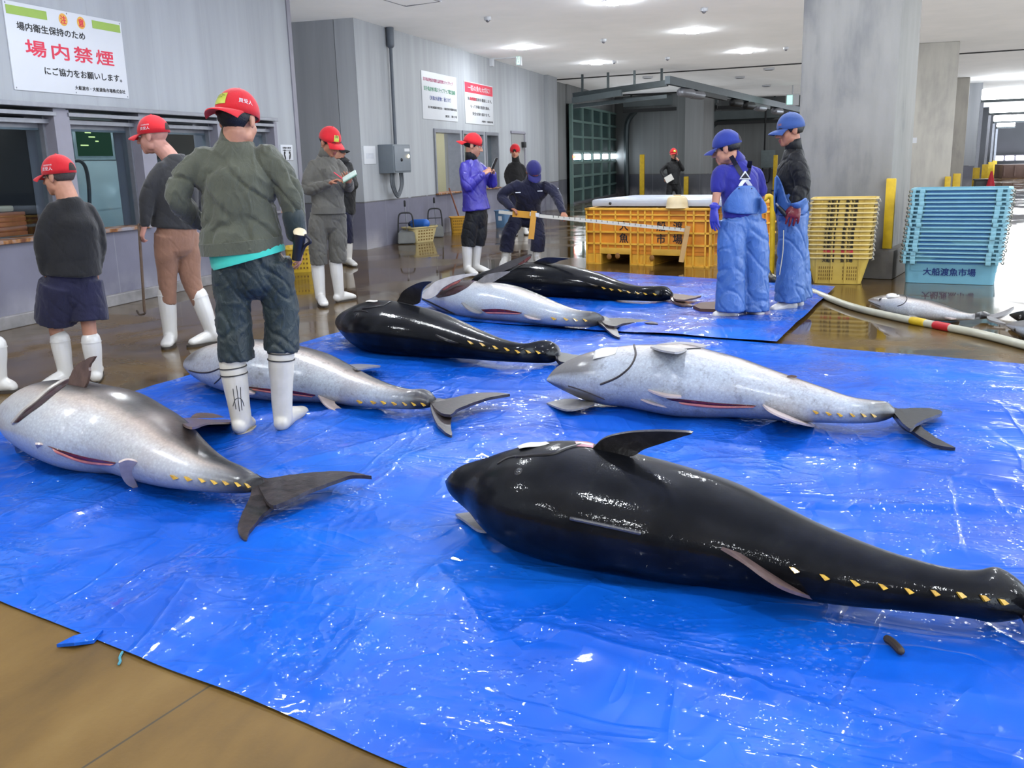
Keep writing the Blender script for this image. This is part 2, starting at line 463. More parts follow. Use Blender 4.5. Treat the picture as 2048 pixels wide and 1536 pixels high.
# monitors and white panel seen through the second window
XM = -8.35
M_chars = emit('screen characters', (.7, .85, .35), .7)
def mon(px0, py0, px1, py1, label, dark=False):
    a = onX(px0, py0, XM); b = onX(px1, py1, XM)
    y0, y1, z0, z1 = a.y, b.y, min(a.z, b.z), max(a.z, b.z)
    t = thing('monitor', label, 'monitor', (XM, (y0+y1)/2, z0), 'monitors behind the service windows')
    bm = bmesh.new(); fw = .05
    box(bm, (XM-.06, y0-fw, z0-fw), (XM-.002, y1+fw, z1+fw), .008); box(bm, (XM-.148, (y0+y1)/2-.05, z0+.1), (XM-.06, (y0+y1)/2+.05, z1-.1))
    fin('bezel', bm, plain('silver bezel', (170, 185, 190), .4), t)
    bm = bmesh.new(); box(bm, (XM-.002, y0, z0), (XM+.004, y1, z1))
    fin('screen', bm, emit('dim screen glow', (.003, .018, .009) if not dark else (.004, .005, .006), 1.0), t, ang=0)
    rr = random.Random(3)
    for k in range(5 if not dark else 2):
        bm = bmesh.new()
        zz = z1-.045-.05*(k % 4)*(1 if k < 4 else .8); yy = y0+.05+rr.random()*(y1-y0)*.7; ww = .05+.10*rr.random()
        box(bm, (XM+.004, yy, zz), (XM+.006, min(yy+ww, y1-.03), zz+.014)); fin('screen_row', bm, M_chars, t, ang=0)
mon(150, 258, 226, 312, 'green screen monitor above the white panel behind the second window')
mon(126, 250, 143, 312, 'monitor at the left edge of the second window showing a green sliver')
mon(238, 258, 268, 314, 'dark screen monitor half hidden by the jamb beside the green one', True)
mon(296, 262, 322, 300, 'dim monitor behind the third window next to the bald man', True)
b0 = onX(150, 322, -8.2)
sb0, sb1 = onX(126, 240, -8.5), onX(430, 322, -8.5)
bm = bmesh.new(); box(bm, (-8.60, sb0.y, b0.z+.02), (-8.50, sb1.y, 2.9)); struct(fin('wall_monitor_backing', bm, plain('black monitor backing', (10, 12, 14), .5), ang=0))
b1 = onX(262, 452, -8.2)
t = thing('white_panel', 'glossy white panel standing behind the second service window', 'panel', (-8.3, (b0.y+b1.y)/2, .05))
bm = bmesh.new(); box(bm, (-8.32, b0.y-.6, .05), (-8.22, b1.y+.4, b0.z), .01); box(bm, (-8.225, b0.y-.6, b0.z*.62), (-8.217, b1.y+.4, b0.z*.62+.01)); fin('sheet', bm, plain('glossy white laminate', (196, 212, 216), .12, .03, 2, coat=.5), t)
bm = bmesh.new(); tube(bm, vcat([onX(x_, y_, -8.1) for x_, y_ in ((146, 322), (160, 322), (171, 335), (177, 365), (179, 400), (180, 450))]+[V(-8.1, onX(180, 450, -8.1).y, .07)]), .022, seg=10)
tag(fin('black_hose', bm, plain('dark rubber hose', (60, 64, 70), .5)), 'dark curved hose in front of the white panel inside the window', 'hose')
# office tube lamps
def tube_lamp(label, lo, hi, st):
    t = thing('tube_lamp', label, 'lamp', ((lo[0]+hi[0])/2, (lo[1]+hi[1])/2, lo[2]))
    bm = bmesh.new(); box(bm, lo, hi, .02); fin('tube', bm, emit('office tube light', (.95, 1, 1), st), t)
    bm = bmesh.new(); box(bm, (lo[0]-.05, lo[1]-.05, hi[2]+.003), (hi[0]+.05, hi[1]+.05, hi[2]+.05)); fin('fitting', bm, M_white, t, ang=0)
tube_lamp('tube lamp on the office ceiling behind the service windows', (-8.0, 9.0, 2.79), (-7.88, 11.0, 2.84), 22)
tube_lamp('tube lamp on the corridor ceiling behind the far office windows', (-8.6, 18.2, 2.79), (-8.48, 20.6, 2.84), 20)
# crate on the ledge behind the first window
t = thing('orange_crate', 'orange brick-coloured crate behind the first service window', 'crate', (-7.6, 7.55, .8))
bm = bmesh.new()
for k in range(5): box(bm, (-7.85, 7.25, .80+.047*k), (-7.4, 7.75, .84+.047*k), .006)
box(bm, (-7.84, 7.26, .80), (-7.41, 7.74, 1.02)); fin('crate_body', bm, plain('terracotta plastic', (190, 105, 70), .5, .15), t)
t2 = bmesh.new(); box(t2, (-7.75, 7.45, 1.031), (-7.5, 7.72, 1.09), .02)
tag(fin('folded_cloth', t2, plain('beige cloth', (200, 180, 150), .8)), 'beige folded cloth lying on the orange crate behind the glass', 'cloth')
t2 = bmesh.new(); box(t2, (-7.98, 5.0, .05), (-7.38, 7.8, .80)); tag(fin('counter', t2, plain('grey counter', (110, 120, 125), .5)), 'grey counter inside the first service window under the orange crate', 'counter')

# --- alcove and the far office block
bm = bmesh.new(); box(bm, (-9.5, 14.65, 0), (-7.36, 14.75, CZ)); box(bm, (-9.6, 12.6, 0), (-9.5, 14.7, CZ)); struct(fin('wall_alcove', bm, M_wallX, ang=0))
FO = [(17.93, 19.45), (19.58, 21.0), (21.15, 22.1)]
bm = bmesh.new()
Y0, Y1 = 14.65, 27.55
box(bm, (-7.35, Y0, 0), (XW, Y1, .785)); box(bm, (-7.35, Y0, 2.05), (XW, Y1, CZ))
box(bm, (-7.35, Y0, .785), (XW, FO[0][0], 2.05)); box(bm, (-7.35, FO[0][1], .785), (XW, FO[1][0], 2.05)); box(bm, (-7.35, FO[1][1], .785), (XW, FO[2][0], 2.05)); box(bm, (-7.35, FO[2][1], .785), (XW, Y1, 2.05))
box(bm, (-7.0, 26.5, 0), (-6.9, 27.55, CZ))
struct(fin('wall_far_left', bm, M_wall, ang=0))
M_cream = plain('cream corridor wall', (214, 208, 178), .7, .05, 2)
bm = bmesh.new(); box(bm, (-9.4, 16.5, 0), (-9.3, 24, 3)); box(bm, (-9.4, 16.5, 2.9), (-7.36, 24, 3)); box(bm, (-9.3, 21.1, 0), (-7.36, 21.2, 2.9)); struct(fin('wall_corridor', bm, M_cream, ang=0))
for i, (a, b) in enumerate(FO):
    bm = bmesh.new()
    for (ya, yb, za, zb) in ((a, b, 1.98, 2.05), (a, a+.06, .8, 1.98), (b-.06, b, .8, 1.98)): box(bm, (-7.25, ya, za), (-6.97, yb, zb))
    wf = struct(fin('window_%d' % (5+i), bm, M_alu, ang=0)); wf['label'] = 'aluminium framed opening in the far office wall'
    bm = bmesh.new(); box(bm, (-7.3, a, .77), (-6.94, b, .80), .006); fin('window_sill', bm, M_rust, wf, world=False, ang=0)
    if i != 0:
        bm = bmesh.new(); box(bm, (-7.155, a+.05, .8), (-7.147, b-.05, 1.98)); fin('window_pane', bm, M_glass, wf, world=False, ang=0)
bm = bmesh.new(); box(bm, (-9.29, 18.5, 0), (-9.25, 19.35, 2.05)); d1 = struct(fin('door_1', bm, plain('pale yellow door', (222, 214, 176), .6, .03), ang=0))
bm = bmesh.new(); box(bm, (-9.25, 19.2, .9), (-9.2, 19.26, 1.12), .006); fin('door_handle', bm, M_alu, d1, world=False)
bm = bmesh.new(); box(bm, (-7.02, 23.2, 0), (-6.985, 24.3, 2.08)); d2 = struct(fin('door_2', bm, plain('grey steel door', (158, 160, 162), .5, .04), ang=0))
bm = bmesh.new(); box(bm, (-7.02, 23.14, 2.06), (-6.96, 24.36, 2.12)); box(bm, (-7.02, 24.28, 0), (-6.96, 24.36, 2.08)); fin('door_frame', bm, M_frame, d2, world=False)
bm = bmesh.new(); box(bm, (-6.985, 24.05, 1.72), (-6.9, 24.22, 1.86), .01); fin('door_closer', bm, M_dark, d2, world=False)

# --- dock end: sectional door, cross walls, tracks
bm = bmesh.new(); box(bm, (-7.5, 27.55, 0), (-7.25, 30.05, CZ)); box(bm, (-7.5, 30.05, 3.1), (-7.2, 40, CZ)); box(bm, (-7.5, 37.85, 0), (-7.2, 47, CZ)); box(bm, (-7.6, 27.4, 0), (-7.45, 47, CZ)); struct(fin('wall_dock_left', bm, wall_mat('dock side wall', (150, 154, 157), (104, 106, 116)), ang=0))
DY0, DY1, DZ = 30.1, 37.8, 3.06
M_gframe = plain('pale green door rail', (120, 150, 146), .45, .08)
M_gpane = plain('dark green translucent panel', (52, 84, 84), .25, .18, 3, coat=.3)
gd = thing('dock_door', 'closed green sectional dock door with a lit window row', 'dock door', (-7.12, (DY0+DY1)/2, 0))
rows = [0, .44, .86, 1.28, 1.64, 2.10, 2.58, DZ]; cols = [DY0+(DY1-DY0)*k/5 for k in range(6)]
bm = bmesh.new()
for z in rows: box(bm, (-7.16, DY0, max(0, z-.035)), (-7.06, DY1, z+.035))
for y in cols: box(bm, (-7.15, y-.08, 0), (-7.055, y+.08, DZ))
fin('door_grid', bm, M_gframe, gd, ang=0)
M_lit = emit('daylit window row', (.85, .93, 1.0), 7.0)
for r in range(7):
    for c in range(5):
        bm = bmesh.new(); box(bm, (-7.14, cols[c]+.08, rows[r]+.03), (-7.10, cols[c+1]-.08, rows[r+1]-.03))
        if r == 3:
            bm.free(); bm = bmesh.new(); box(bm, (-7.14, cols[c]+.22, rows[r]+.10), (-7.09, cols[c+1]-.22, rows[r+1]-.08), .02)
            o = fin('lit_window', bm, M_lit, gd, ang=0); o['label'] = 'bright lit window slot'
            bm = bmesh.new(); box(bm, (-7.15, cols[c]+.08, rows[r]+.03), (-7.12, cols[c+1]-.08, rows[r+1]-.03))
        fin('door_panel', bm, M_gpane, gd, ang=0)
bm = bmesh.new(); ell(bm, (-7.03, DY0+.05, 1.47), (.05, .05, .05), seg=10); fin('signal_lamp', bm, emit('red signal', (1, .12, .05), 5), gd)
# aluminium threshold on the floor under the door
bm = bmesh.new(); box(bm, (-7.1, DY0, 0), (-7.0, DY1, .05)); fin('threshold', bm, M_alu, gd, ang=0)
A0 = G(1247, 389); A1 = G(1415, 391); dA = (A1-A0); angA = math.atan2(dA.y, dA.x)
def crosswall(name, p, q, z1=CZ, th=.3, m=M_dock):
    bm = bmesh.new(); d = q-p; n = Vector((-d.y, d.x, 0)).normalized()
    obox(bm, (p+q)/2+n*(th/2)+V(0, 0, z1/2), d.length, th, z1, Matrix.Rotation(math.atan2(d.y, d.x), 4, 'Z'))
    return struct(fin(name, bm, m, ang=0))
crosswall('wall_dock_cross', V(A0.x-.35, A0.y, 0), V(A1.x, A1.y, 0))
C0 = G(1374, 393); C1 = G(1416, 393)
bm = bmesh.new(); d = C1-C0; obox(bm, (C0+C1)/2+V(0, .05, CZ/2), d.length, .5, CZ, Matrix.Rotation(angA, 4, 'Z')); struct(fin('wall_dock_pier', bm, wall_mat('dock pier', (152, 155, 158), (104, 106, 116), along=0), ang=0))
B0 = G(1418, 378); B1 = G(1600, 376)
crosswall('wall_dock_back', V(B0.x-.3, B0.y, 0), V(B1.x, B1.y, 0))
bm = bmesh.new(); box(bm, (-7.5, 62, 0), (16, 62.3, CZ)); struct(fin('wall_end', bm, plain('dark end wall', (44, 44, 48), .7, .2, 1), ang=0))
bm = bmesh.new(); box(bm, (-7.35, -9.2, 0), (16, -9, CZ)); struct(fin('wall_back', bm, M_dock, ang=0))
bm = bmesh.new(); box(bm, (10.5, 17, 0), (10.8, 44, CZ)); struct(fin('wall_right_unseen', bm, M_dock, ang=0))  # unseen wall, added to keep open sky out of the window reflections
M_rail = plain('galvanised dark rail', (74, 84, 88), .4, .15, 6, metal=.4)
M_sheet = plain('grey green door sheet', (90, 100, 104), .45, .1, 3)
def bar(bm, p, q, wd, ht):
    d = q-p; L = d.length; c = (p+q)/2
    z = math.atan2(d.y, d.x); pit = -math.asin(max(-1, min(1, d.z/L)))
    obox(bm, c, L, wd, ht, Matrix.Rotation(z, 4, 'Z') @ Matrix.Rotation(pit, 4, 'Y'))
ZT = 3.28
T1a = G(1147, 192, 3.12); T1b = G(1335, 166, 3.30)
tr = thing('door_track', 'overhead horizontal track of the green dock door under the ceiling', 'door track', ((T1a.x+T1b.x)/2, (T1a.y+T1b.y)/2, 3.1))
bm = bmesh.new(); bar(bm, T1a, T1b, .12, .16); bar(bm, T1a-V(0, 0, .28), T1b-V(0, 0, .34), .1, .1); fin('rail', bm, M_rail, tr, ang=0)
bm = bmesh.new(); bar(bm, T1a-V(0, .15, .13), T1b-V(1.2, .15, .20), .05, .16); fin('side_panel', bm, M_sheet, tr, ang=0)
bm = bmesh.new()
for k in range(4):
    p = T1a.lerp(T1b, .1+.28*k); bar(bm, p, V(p.x, p.y+.01, CZ), .06, .06)
fin('hanger', bm, M_rail, tr, ang=0)
T2a = G(1335, 160, 3.3); T2b = G(1596, 219, 3.05)
hb = thing('header_rail', 'long grey header rail with rollers running to the pillar', 'rail', ((T2a.x+T2b.x)/2, (T2a.y+T2b.y)/2, 3.1))
bm = bmesh.new(); bar(bm, T2a, T2b, .14, .2); fin('channel', bm, plain('bluish steel channel', (86, 98, 106), .4, .1, 5, metal=.3), hb, ang=0)
dv = (T2b-T2a)
for k, f in enumerate((.10, .16, .42, .52, .62, .78)):
    p = T2a+dv*f-V(0, 0, .22)
    bm = bmesh.new(); tube(bm, [p-V(.1, .3, 0), p+V(.1, .3, 0)], .12, seg=12); fin('roller', bm, M_dark if k in (2, 3) else M_alu, hb)
for f in (.25, .6):
    q = T2a+dv*f-V(0, 0, .15); bm = bmesh.new(); bar(bm, q-dv.normalized()*1.4, q+dv.normalized()*1.4, .12, .14); fin('spring_shaft', bm, M_dark, hb, ang=0)
def jamb_track(label, x0, ytop, ybot, pts, Y):
    P = [onY(px, py, Y) for px, py in pts]
    t = thing('curved_track', label, 'door track', (P[0].x, Y, 0))
    bm = bmesh.new(); tube(bm, vcat([(p.x, p.y, max(.02, p.z)) for p in P], 5), (.10, .10), seg=8); fin('rail', bm, M_rail, t)
    return t
YA = A0.y-.5
jamb_track('curved overhead track at the left edge of the far grey dock wall', 0, 0, 0, [(1254, 390), (1253, 320), (1253, 262), (1257, 240), (1270, 226), (1296, 221), (1350, 216), (1420, 209)], YA)
jamb_track('curved overhead track right of the concrete pier', 0, 0, 0, [(1421, 378), (1420, 320), (1420, 275), (1424, 255), (1437, 244), (1460, 240), (1500, 238), (1545, 234)], B0.y-.6)
# raised door leaves above the openings
for i, (pa, pb, y, lab) in enumerate((((1248, 205), (1436, 196), YA-.8, 'raised grey door leaf above the far grey dock wall'), ((1418, 232), (1560, 226), B0.y-.9, 'raised grey door leaf beyond the concrete pier'))):
    a = onY(*pa, y); b = onY(*pb, y)
    t = thing('raised_door', lab, 'dock door', ((a.x+b.x)/2, y, a.z-.2))
    bm = bmesh.new(); bar(bm, a, b, .3, .34); fin('leaf', bm, M_sheet, t, ang=0)
    bm = bmesh.new(); bar(bm, a-V(0, .2, .32), b-V(0, .2, .32), .1, .12); bar(bm, a-V(0, .2, -.3), b-V(0, .2, -.3), .1, .14); fin('rail', bm, M_dark, t, ang=0)
    bm = bmesh.new(); 
    for f in (.08, .5, .92):
        p = a.lerp(b, f); bar(bm, p, V(p.x, p.y+.01, CZ), .07, .07)
    fin('hanger', bm, M_rail, t, ang=0)
# dock control boxes, bollards, extinguisher
def ctl(px, py, Y, lab, s=1.0):
    p = onY(px, py, Y)
    t = thing('control_box', lab, 'control box', (p.x, Y, p.z-.3*s))
    bm = bmesh.new(); box(bm, p-V(.28*s, .12, .35*s), p+V(.28*s, .12, .35*s), .02); fin('case', bm, plain('grey box', (104, 116, 120), .5), t)
    bm = bmesh.new(); tube(bm, [p+V(-.15*s, 0, .35*s), V(p.x-.15*s, Y, 3.5)], .035, seg=8); tube(bm, vcat([p+V(-.2*s, 0, -.35*s), p+V(-.22*s, 0, -.75*s), p+V(0, 0, -.95*s), p+V(.1*s, 0, -.7*s), p+V(.1*s, 0, -.35*s)]), .03, seg=8); fin('cable', bm, M_dark, t)
ctl(1408, 313, A1.y-.42, 'grey control box with a looped cable on the concrete pier')
ctl(1536, 318, B1.y-.45, 'grey control box with a looped cable on the back dock wall')
def bollard(px, py0, py1, lab, wd=.16, m=M_yellow):
    p = G(px, py1); h = atD(px, py0, p).z
    t = thing('bollard', lab, 'bollard', p, 'yellow guard posts')
    bm = bmesh.new(); box(bm, p+V(-wd/2, -wd/2, 0), p+V(wd/2, wd/2, h), .02); fin('post', bm, m, t)
    bm = bmesh.new(); box(bm, p+V(-wd*.8, -wd*.8, 0), p+V(wd*.8, wd*.8, .03)); fin('base_plate', bm, M_dark, t)
bollard(1284, 309, 396, 'yellow guard post standing left of the man on the phone')
bollard(1372, 353, 394, 'short yellow guard post right of the man on the phone')
bollard(1549, 310, 381, 'yellow guard post before the back dock wall between the aproned men')
p = G(1267, 384); t = thing('fire_extinguisher', 'dark red fire extinguisher on the floor by the grey dock wall', 'extinguisher', p)
bm = bmesh.new(); tube(bm, [p+V(0, 0, .02), p+V(0, 0, .55)], .13, seg=14); fin('cylinder', bm, plain('dull red', (120, 40, 45), .4), t)
bm = bmesh.new(); tube(bm, [p+V(0, 0, .6), p+V(0, 0, .8)], .04, seg=10); tube(bm, [p+V(-.1, 0, .8), p+V(.1, 0, .84)], .02, seg=8); fin('valve', bm, M_dark, t)

# --- big concrete pillar on its plinth
pA = onY(1595, 300, 11.62); pB = onY(1787, 300, 11.35)
WP = (pB-pA); WP.z = 0; wid = WP.length; ang = math.atan2(WP.y, WP.x)
RP = Matrix.Rotation(ang, 4, 'Z'); nP = Vector((-WP.y, WP.x, 0)).normalized()
M_conc_lit = concrete('lit bare concrete', (206, 203, 196), (184, 182, 178))  # lighter copy of the concrete: light on the far pillars is in its colour
def pillar(name, a, b, z0=0.0, depth=1.15, m=None):
    d = b-a; d.z = 0; n = Vector((-d.y, d.x, 0)).normalized(); c = (a+b)/2; c = Vector((c.x, c.y, 0))+n*depth/2
    bm = bmesh.new(); obox(bm, c+V(0, 0, (CZ+z0)/2), d.length, depth, CZ-z0, Matrix.Rotation(math.atan2(d.y, d.x), 4, 'Z'), .025)
    return struct(fin(name, bm, m or M_conc))
def post(name, label, a, b, z0=0.0, depth=1.15, m=None):
    o = pillar(name, a, b, z0, depth, m); o['label'] = label; o['category'] = 'pillar'; return o
post('pillar', 'large bare concrete pillar behind the stacked yellow baskets', pA, pB, .0)
dP = WP.normalized()
c = (pA+pB)/2; c = V(c.x, c.y, 0)
bm = bmesh.new(); obox(bm, c+nP*.55+V(0, 0, .16), wid+.2, 1.4, .32, RP, .02); o = struct(fin('pillar_plinth', bm, plain('stained dark concrete', (112, 108, 102), .7, .25, 5)))
o['label'] = 'low stained concrete plinth under the large pillar'
# corner guards and the board leaning on the pillar
g0 = onY(1777, 450, 11.32)
t = thing('corner_guard', 'yellow corner guard strip on the right edge of the large pillar', 'guard', (g0.x, g0.y, .33))
bm = bmesh.new(); obox(bm, V(g0.x, g0.y-.02, .33+.38), .10, .05, .76, RP, .01); fin('strip', bm, M_yellow, t)
s0 = onY(1818, 278, 11.3)
# second pillar and the far row
q0 = G(1812, 418); k2 = (CZ-H)/(.01)
a2 = G(1822, 87.5, CZ); b2 = G(1921, 82, CZ)
post('pillar', 'second lit concrete pillar behind the blue crate stack', V(a2.x, a2.y, 0), V(b2.x, b2.y, 0), 0, 1.1, M_conc_lit)
dq = (V(b2.x, b2.y, 0)-V(a2.x, a2.y, 0)); nq = Vector((-dq.y, dq.x, 0)).normalized(); pn = onPlane(1823, 281, V(a2.x, a2.y, 0), nq)
bm = bmesh.new(); obox(bm, pn, .22, .02, .12, Matrix.Rotation(math.atan2(dq.y, dq.x), 4, 'Z')); tag(fin('paper_note', bm, M_white, ang=0), 'small white paper note on the second concrete pillar', 'note')
def guard(px, y0, y1, Y, lab, wd=.13):
    a = onY(px, y0, Y); b = onY(px, y1, Y)
    t = thing('corner_guard', lab, 'guard', (a.x, Y, 0))
    bm = bmesh.new(); box(bm, (a.x-wd/2, Y-.04, .0), (a.x+wd/2, Y+.04, a.z), .01); fin('strip', bm, M_yellow, t)
guard(1896, 353, 400, b2.y-.10, 'yellow guard strip on the second pillar above the blue crates', .12)
guard(1914, 347, 400, b2.y+.2, 'yellow guard strip at the right corner of the second pillar', .16)
w3a = G(1925, 385); w3b = V(w3a.x+.35, w3a.y, 0)
post('pillar', 'narrow third pillar edge behind the second concrete pillar', V(w3a.x-.6, w3a.y+1.2, 0), V(w3a.x+.12, w3a.y+1.1, 0), 0, .8, M_conc_lit)
# far right cross wall with a round-symbol notice
R0 = G(1928, 379); R1 = G(1962, 379)
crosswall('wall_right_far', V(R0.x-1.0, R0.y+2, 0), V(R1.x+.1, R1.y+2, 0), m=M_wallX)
pn = onY(1943, 283, R0.y+1.9)
t = thing('wall_notice', 'white notice with a red ring on the grey far wall', 'sign', (pn.x, pn.y, pn.z))
bm = bmesh.new(); box(bm, pn-V(.22, .02, .28), pn+V(.22, .02, .28)); fin('board', bm, M_white, t, ang=0)
bm = bmesh.new()
bmesh.ops.create_circle(bm, cap_ends=True, segments=24, radius=.12, matrix=Matrix.Translation(pn+V(0, -.03, .05)) @ Matrix.Rotation(PI/2, 4, 'X')); fin('ring', bm, M_red, t, ang=0)
# luminous strips at successive portals of the right-hand aisle
M_strip = emit('bright strip lamp', (.93, .97, 1.0), 9.0)
for i, (px, ptop, pb0, pbot, x0) in enumerate(((1948, 178, 200, 380, 1965), (1966, 210, 226, 366, 1980), (1978, 231, 243, 356, 1988), (1986, 245, 254, 350, 1994))):
    g = G(px, pbot); Y = g.y
    a = onY(x0, ptop, Y); b = onY(x0, pb0, Y)
    t = thing('strip_lamp', ('nearest', 'second', 'third', 'farthest')[i]+' of the bright strip lamps along the right-hand aisle', 'lamp', (a.x, Y, b.z), 'strip lamps of the right aisle')
    bm = bmesh.new(); box(bm, (a.x, Y-.1, b.z), (10.4, Y+.1, min(a.z, CZ-.02)), .05); fin('diffuser', bm, M_strip, t)
    bm = bmesh.new(); box(bm, (a.x, Y-.14, b.z-.08), (10.4, Y+.14, b.z-.003)); fin('housing', bm, M_sheet, t, ang=0)
    t = thing('aisle_post', ('nearest', 'second', 'third', 'farthest')[i]+' of the slim posts with yellow feet along the right-hand aisle', 'post', (g.x, Y, 0), 'slim posts of the right aisle')
    bm = bmesh.new(); bar(bm, V(g.x, Y, .0), V(a.x+.02, Y, b.z-.09), .1, .1); fin('pole', bm, M_alu, t, ang=0)
    bm = bmesh.new(); box(bm, (g.x-.1, Y-.12, 0), (g.x+.12, Y-.06, .75), .01); fin('foot_guard', bm, M_yellow, t)
p = G(1980, 383); t = thing('traffic_cone', 'red traffic cone on the aisle floor by the slim posts', 'cone', p)
bm = bmesh.new(); bmesh.ops.create_cone(bm, cap_ends=True, segments=24, radius1=.16, radius2=.03, depth=.62, matrix=Matrix.Translation(p+V(0, 0, .34))); fin('cone_body', bm, plain('cone red', (225, 50, 70), .5), t)
bm = bmesh.new(); box(bm, p-V(.2, .2, 0), p+V(.2, .2, .03), .008); fin('base', bm, plain('cone base', (150, 40, 50), .6), t)
p = G(1962, 382); t = thing('grey_bin', 'small dark grey bin left of the red traffic cone', 'bin', p)
bm = bmesh.new(); box(bm, p-V(.22, .2, 0), p+V(.22, .2, .34), .03); fin('bin_body', bm, plain('dark grey plastic', (78, 84, 88), .5), t)
bm = bmesh.new(); box(bm, p+V(-.25, -.22, .34), p+V(.25, .22, .40), .02); fin('lid', bm, plain('dark grey plastic lid', (88, 94, 98), .5), t)
p = G(2046, 356); t = thing('brown_container', 'large brown container in the dark at the end of the right-hand aisle', 'container', p)
bm = bmesh.new(); box(bm, p+V(-.9, 0, 0), p+V(3, 2, .62), .03)
for k in range(8): box(bm, p+V(-.85+.45*k, -.05, .1), p+V(-.78+.45*k, 0, .56))
fin('container_body', bm, plain('brown steel', (86, 58, 46), .6), t)
pa = onY(1991, 317, 61.3); t = thing('far_lamp', 'row of violet white lamps glowing on the dark end wall', 'lamp', (pa.x, 61.9, pa.z))
for k in range(3):
    bm = bmesh.new(); box(bm, pa+V(.55*k, 0, -.12), pa+V(.55*k+.42, .3, .14), .05); fin('lamp_head', bm, emit('violet white lamp', (.8, .75, 1.0), 8), t)
bm = bmesh.new(); box(bm, pa+V(-.1, .303, -.16), pa+V(1.7, .695, .18)); fin('bracket', bm, M_dark, t, ang=0)

# --- ceiling fittings
def downlight(c, label, group):
    t = thing('downlight', label, 'ceiling lamp', (c.x, c.y, CZ-.02), group)
    n = 26; bm = bmesh.new(); rr_ = []
    for r_, z_ in ((.14, .012), (.14, .034), (.13, .044), (.06, .050)): rr_.append([bm.verts.new((c.x+r_*math.cos(2*PI*k/n), c.y+r_*math.sin(2*PI*k/n), CZ-z_)) for k in range(n)])
    for p_, q_ in zip(rr_, rr_[1:]):
        for k in range(n): bm.faces.new((p_[k], p_[(k+1) % n], q_[(k+1) % n], q_[k]))
    bm.faces.new(rr_[-1]); bm.faces.new(rr_[0][::-1])
    fin('diffuser', bm, M_lamp, t)
    bm = bmesh.new(); tube(bm, [V(c.x, c.y, CZ-.011), V(c.x, c.y, CZ-.001)], .185, seg=28, cap=False)
    fin('trim_ring', bm, M_white, t)
M_lamp = emit('downlight diffuser', (.92, .97, 1.0), LAMP_W/(PI*.085))
L1, L2, L3, L4, L5 = G(1045, 94, CZ), G(1193, 125, CZ), G(1228, 2, CZ), G(1386, 61, CZ), G(1491, 102, CZ)
for c, l in ((L1, 'round ceiling downlight nearest the hanging exit sign'), (L2, 'round ceiling downlight above the green dock door'), (L3, 'round ceiling downlight at the top edge of the view'),
             (L4, 'round ceiling downlight midway between exit sign and large pillar'), (L5, 'round ceiling downlight nearest the large concrete pillar')):
    downlight(c, l, 'round downlights')
ga = (L4-L1); gb = ((L2-L1)+(L5-L4))/2; ga.z = gb.z = 0
seen = [L1, L2, L3, L4, L5]
for i in range(-1, 5):
    for j in range(-6, 5):
        c = L1+ga*i+gb*j
        if c.x < -6.5 or c.x > 12 or c.y < -8 or c.y > 27: continue
        if any((c-s).length < 2.2 for s in seen): continue
        d = c-EYE; wv = d.dot(FW)
        if wv > 0:
            px = 1024+FPX*d.dot(RT)/wv; py = 768-FPX*d.dot(UP)/wv
            if -30 < px < 2080 and -20 < py < 112 and c.y < 27: continue        # none there in view
        downlight(c, 'round ceiling downlight of the rows outside the view', 'round downlights outside the view')
for px, py, l in ((975, 34, 'small ceiling sensor nearest the left wall'), (1207, 78, 'small ceiling sensor between the two left downlights'), (1408, 16, 'small ceiling sensor at the top edge of the view'),
                  (1335, 114, 'small ceiling sensor above the overhead track'), (1228, 121, 'small ceiling sensor beside the downlight over the green door'), (1572, 94, 'small ceiling sensor beside the large pillar')):
    c = G(px, py, CZ)
    t = thing('ceiling_sensor', l, 'sensor', (c.x, c.y, CZ-.06), 'small ceiling sensors')
    bm = bmesh.new(); tube(bm, [c-V(0, 0, .05), c-V(0, 0, .002)], .06, seg=14, cap=False); fin('housing', bm, M_white, t)
    bm = bmesh.new(); ell(bm, c-V(0, 0, .055), (.035, .035, .03), seg=12); fin('lens', bm, M_alu, t)
for px, py, l in ((1295, 153, 'small unlit ceiling fitting nearest the green dock door'), (1480, 153, 'small unlit ceiling fitting above the left aproned person'), (1538, 136, 'small unlit ceiling fitting just beyond the ceiling seam'), (1533, 170, 'small unlit ceiling fitting farthest beyond the seam')):
    c = G(px, py, CZ)
    t = thing('ceiling_fitting', l, 'ceiling fitting', (c.x, c.y, CZ-.06), 'small unlit ceiling fittings')
    bm = bmesh.new(); tube(bm, [c-V(0, 0, .05), c-V(0, 0, .002)], .15, seg=16, cap=False); fin('housing', bm, M_white, t)
    bm = bmesh.new(); tube(bm, [c-V(0, 0, .06), c-V(0, 0, .051)], .11, seg=16, cap=False); fin('cover', bm, M_alu, t)
c = G(1586, 170, CZ)
t = thing('exit_sign', 'hanging exit sign beyond the seam at the left edge of the large pillar', 'sign', (c.x, c.y, CZ-.7))
bm = bmesh.new(); tube(bm, [c-V(0, 0, .3), c-V(0, 0, .002)], .03, seg=8, cap=False); fin('stem', bm, M_white, t)
bm = bmesh.new(); box(bm, c+V(-.22, -.05, -.68), c+V(.22, .05, -.3), .01); fin('case', bm, M_white, t)
bm = bmesh.new(); box(bm, c+V(-.18, -.06, -.64), c+V(.0, -.05, -.34)); fin('face', bm, emit('green exit face', (.3, .8, .6), 1.0), t, ang=0)
h = [G(752, -6, CZ), G(812, 12, CZ), G(880, 2, CZ), G(820, -16, CZ)]
bm = bmesh.new()
for a, b in zip(h, h[1:]+h[:1]): bar(bm, a-V(0, 0, .004), b-V(0, 0, .004), .02, .012)
t = thing('ceiling_hatch', 'square access hatch outline in the ceiling above the alcove', 'hatch', (h[0].x, h[0].y, CZ-.02)); fin('hatch_frame', bm, M_alu, t, ang=0)
ce = (h[0]+h[2])/2; d = h[1]-h[0]
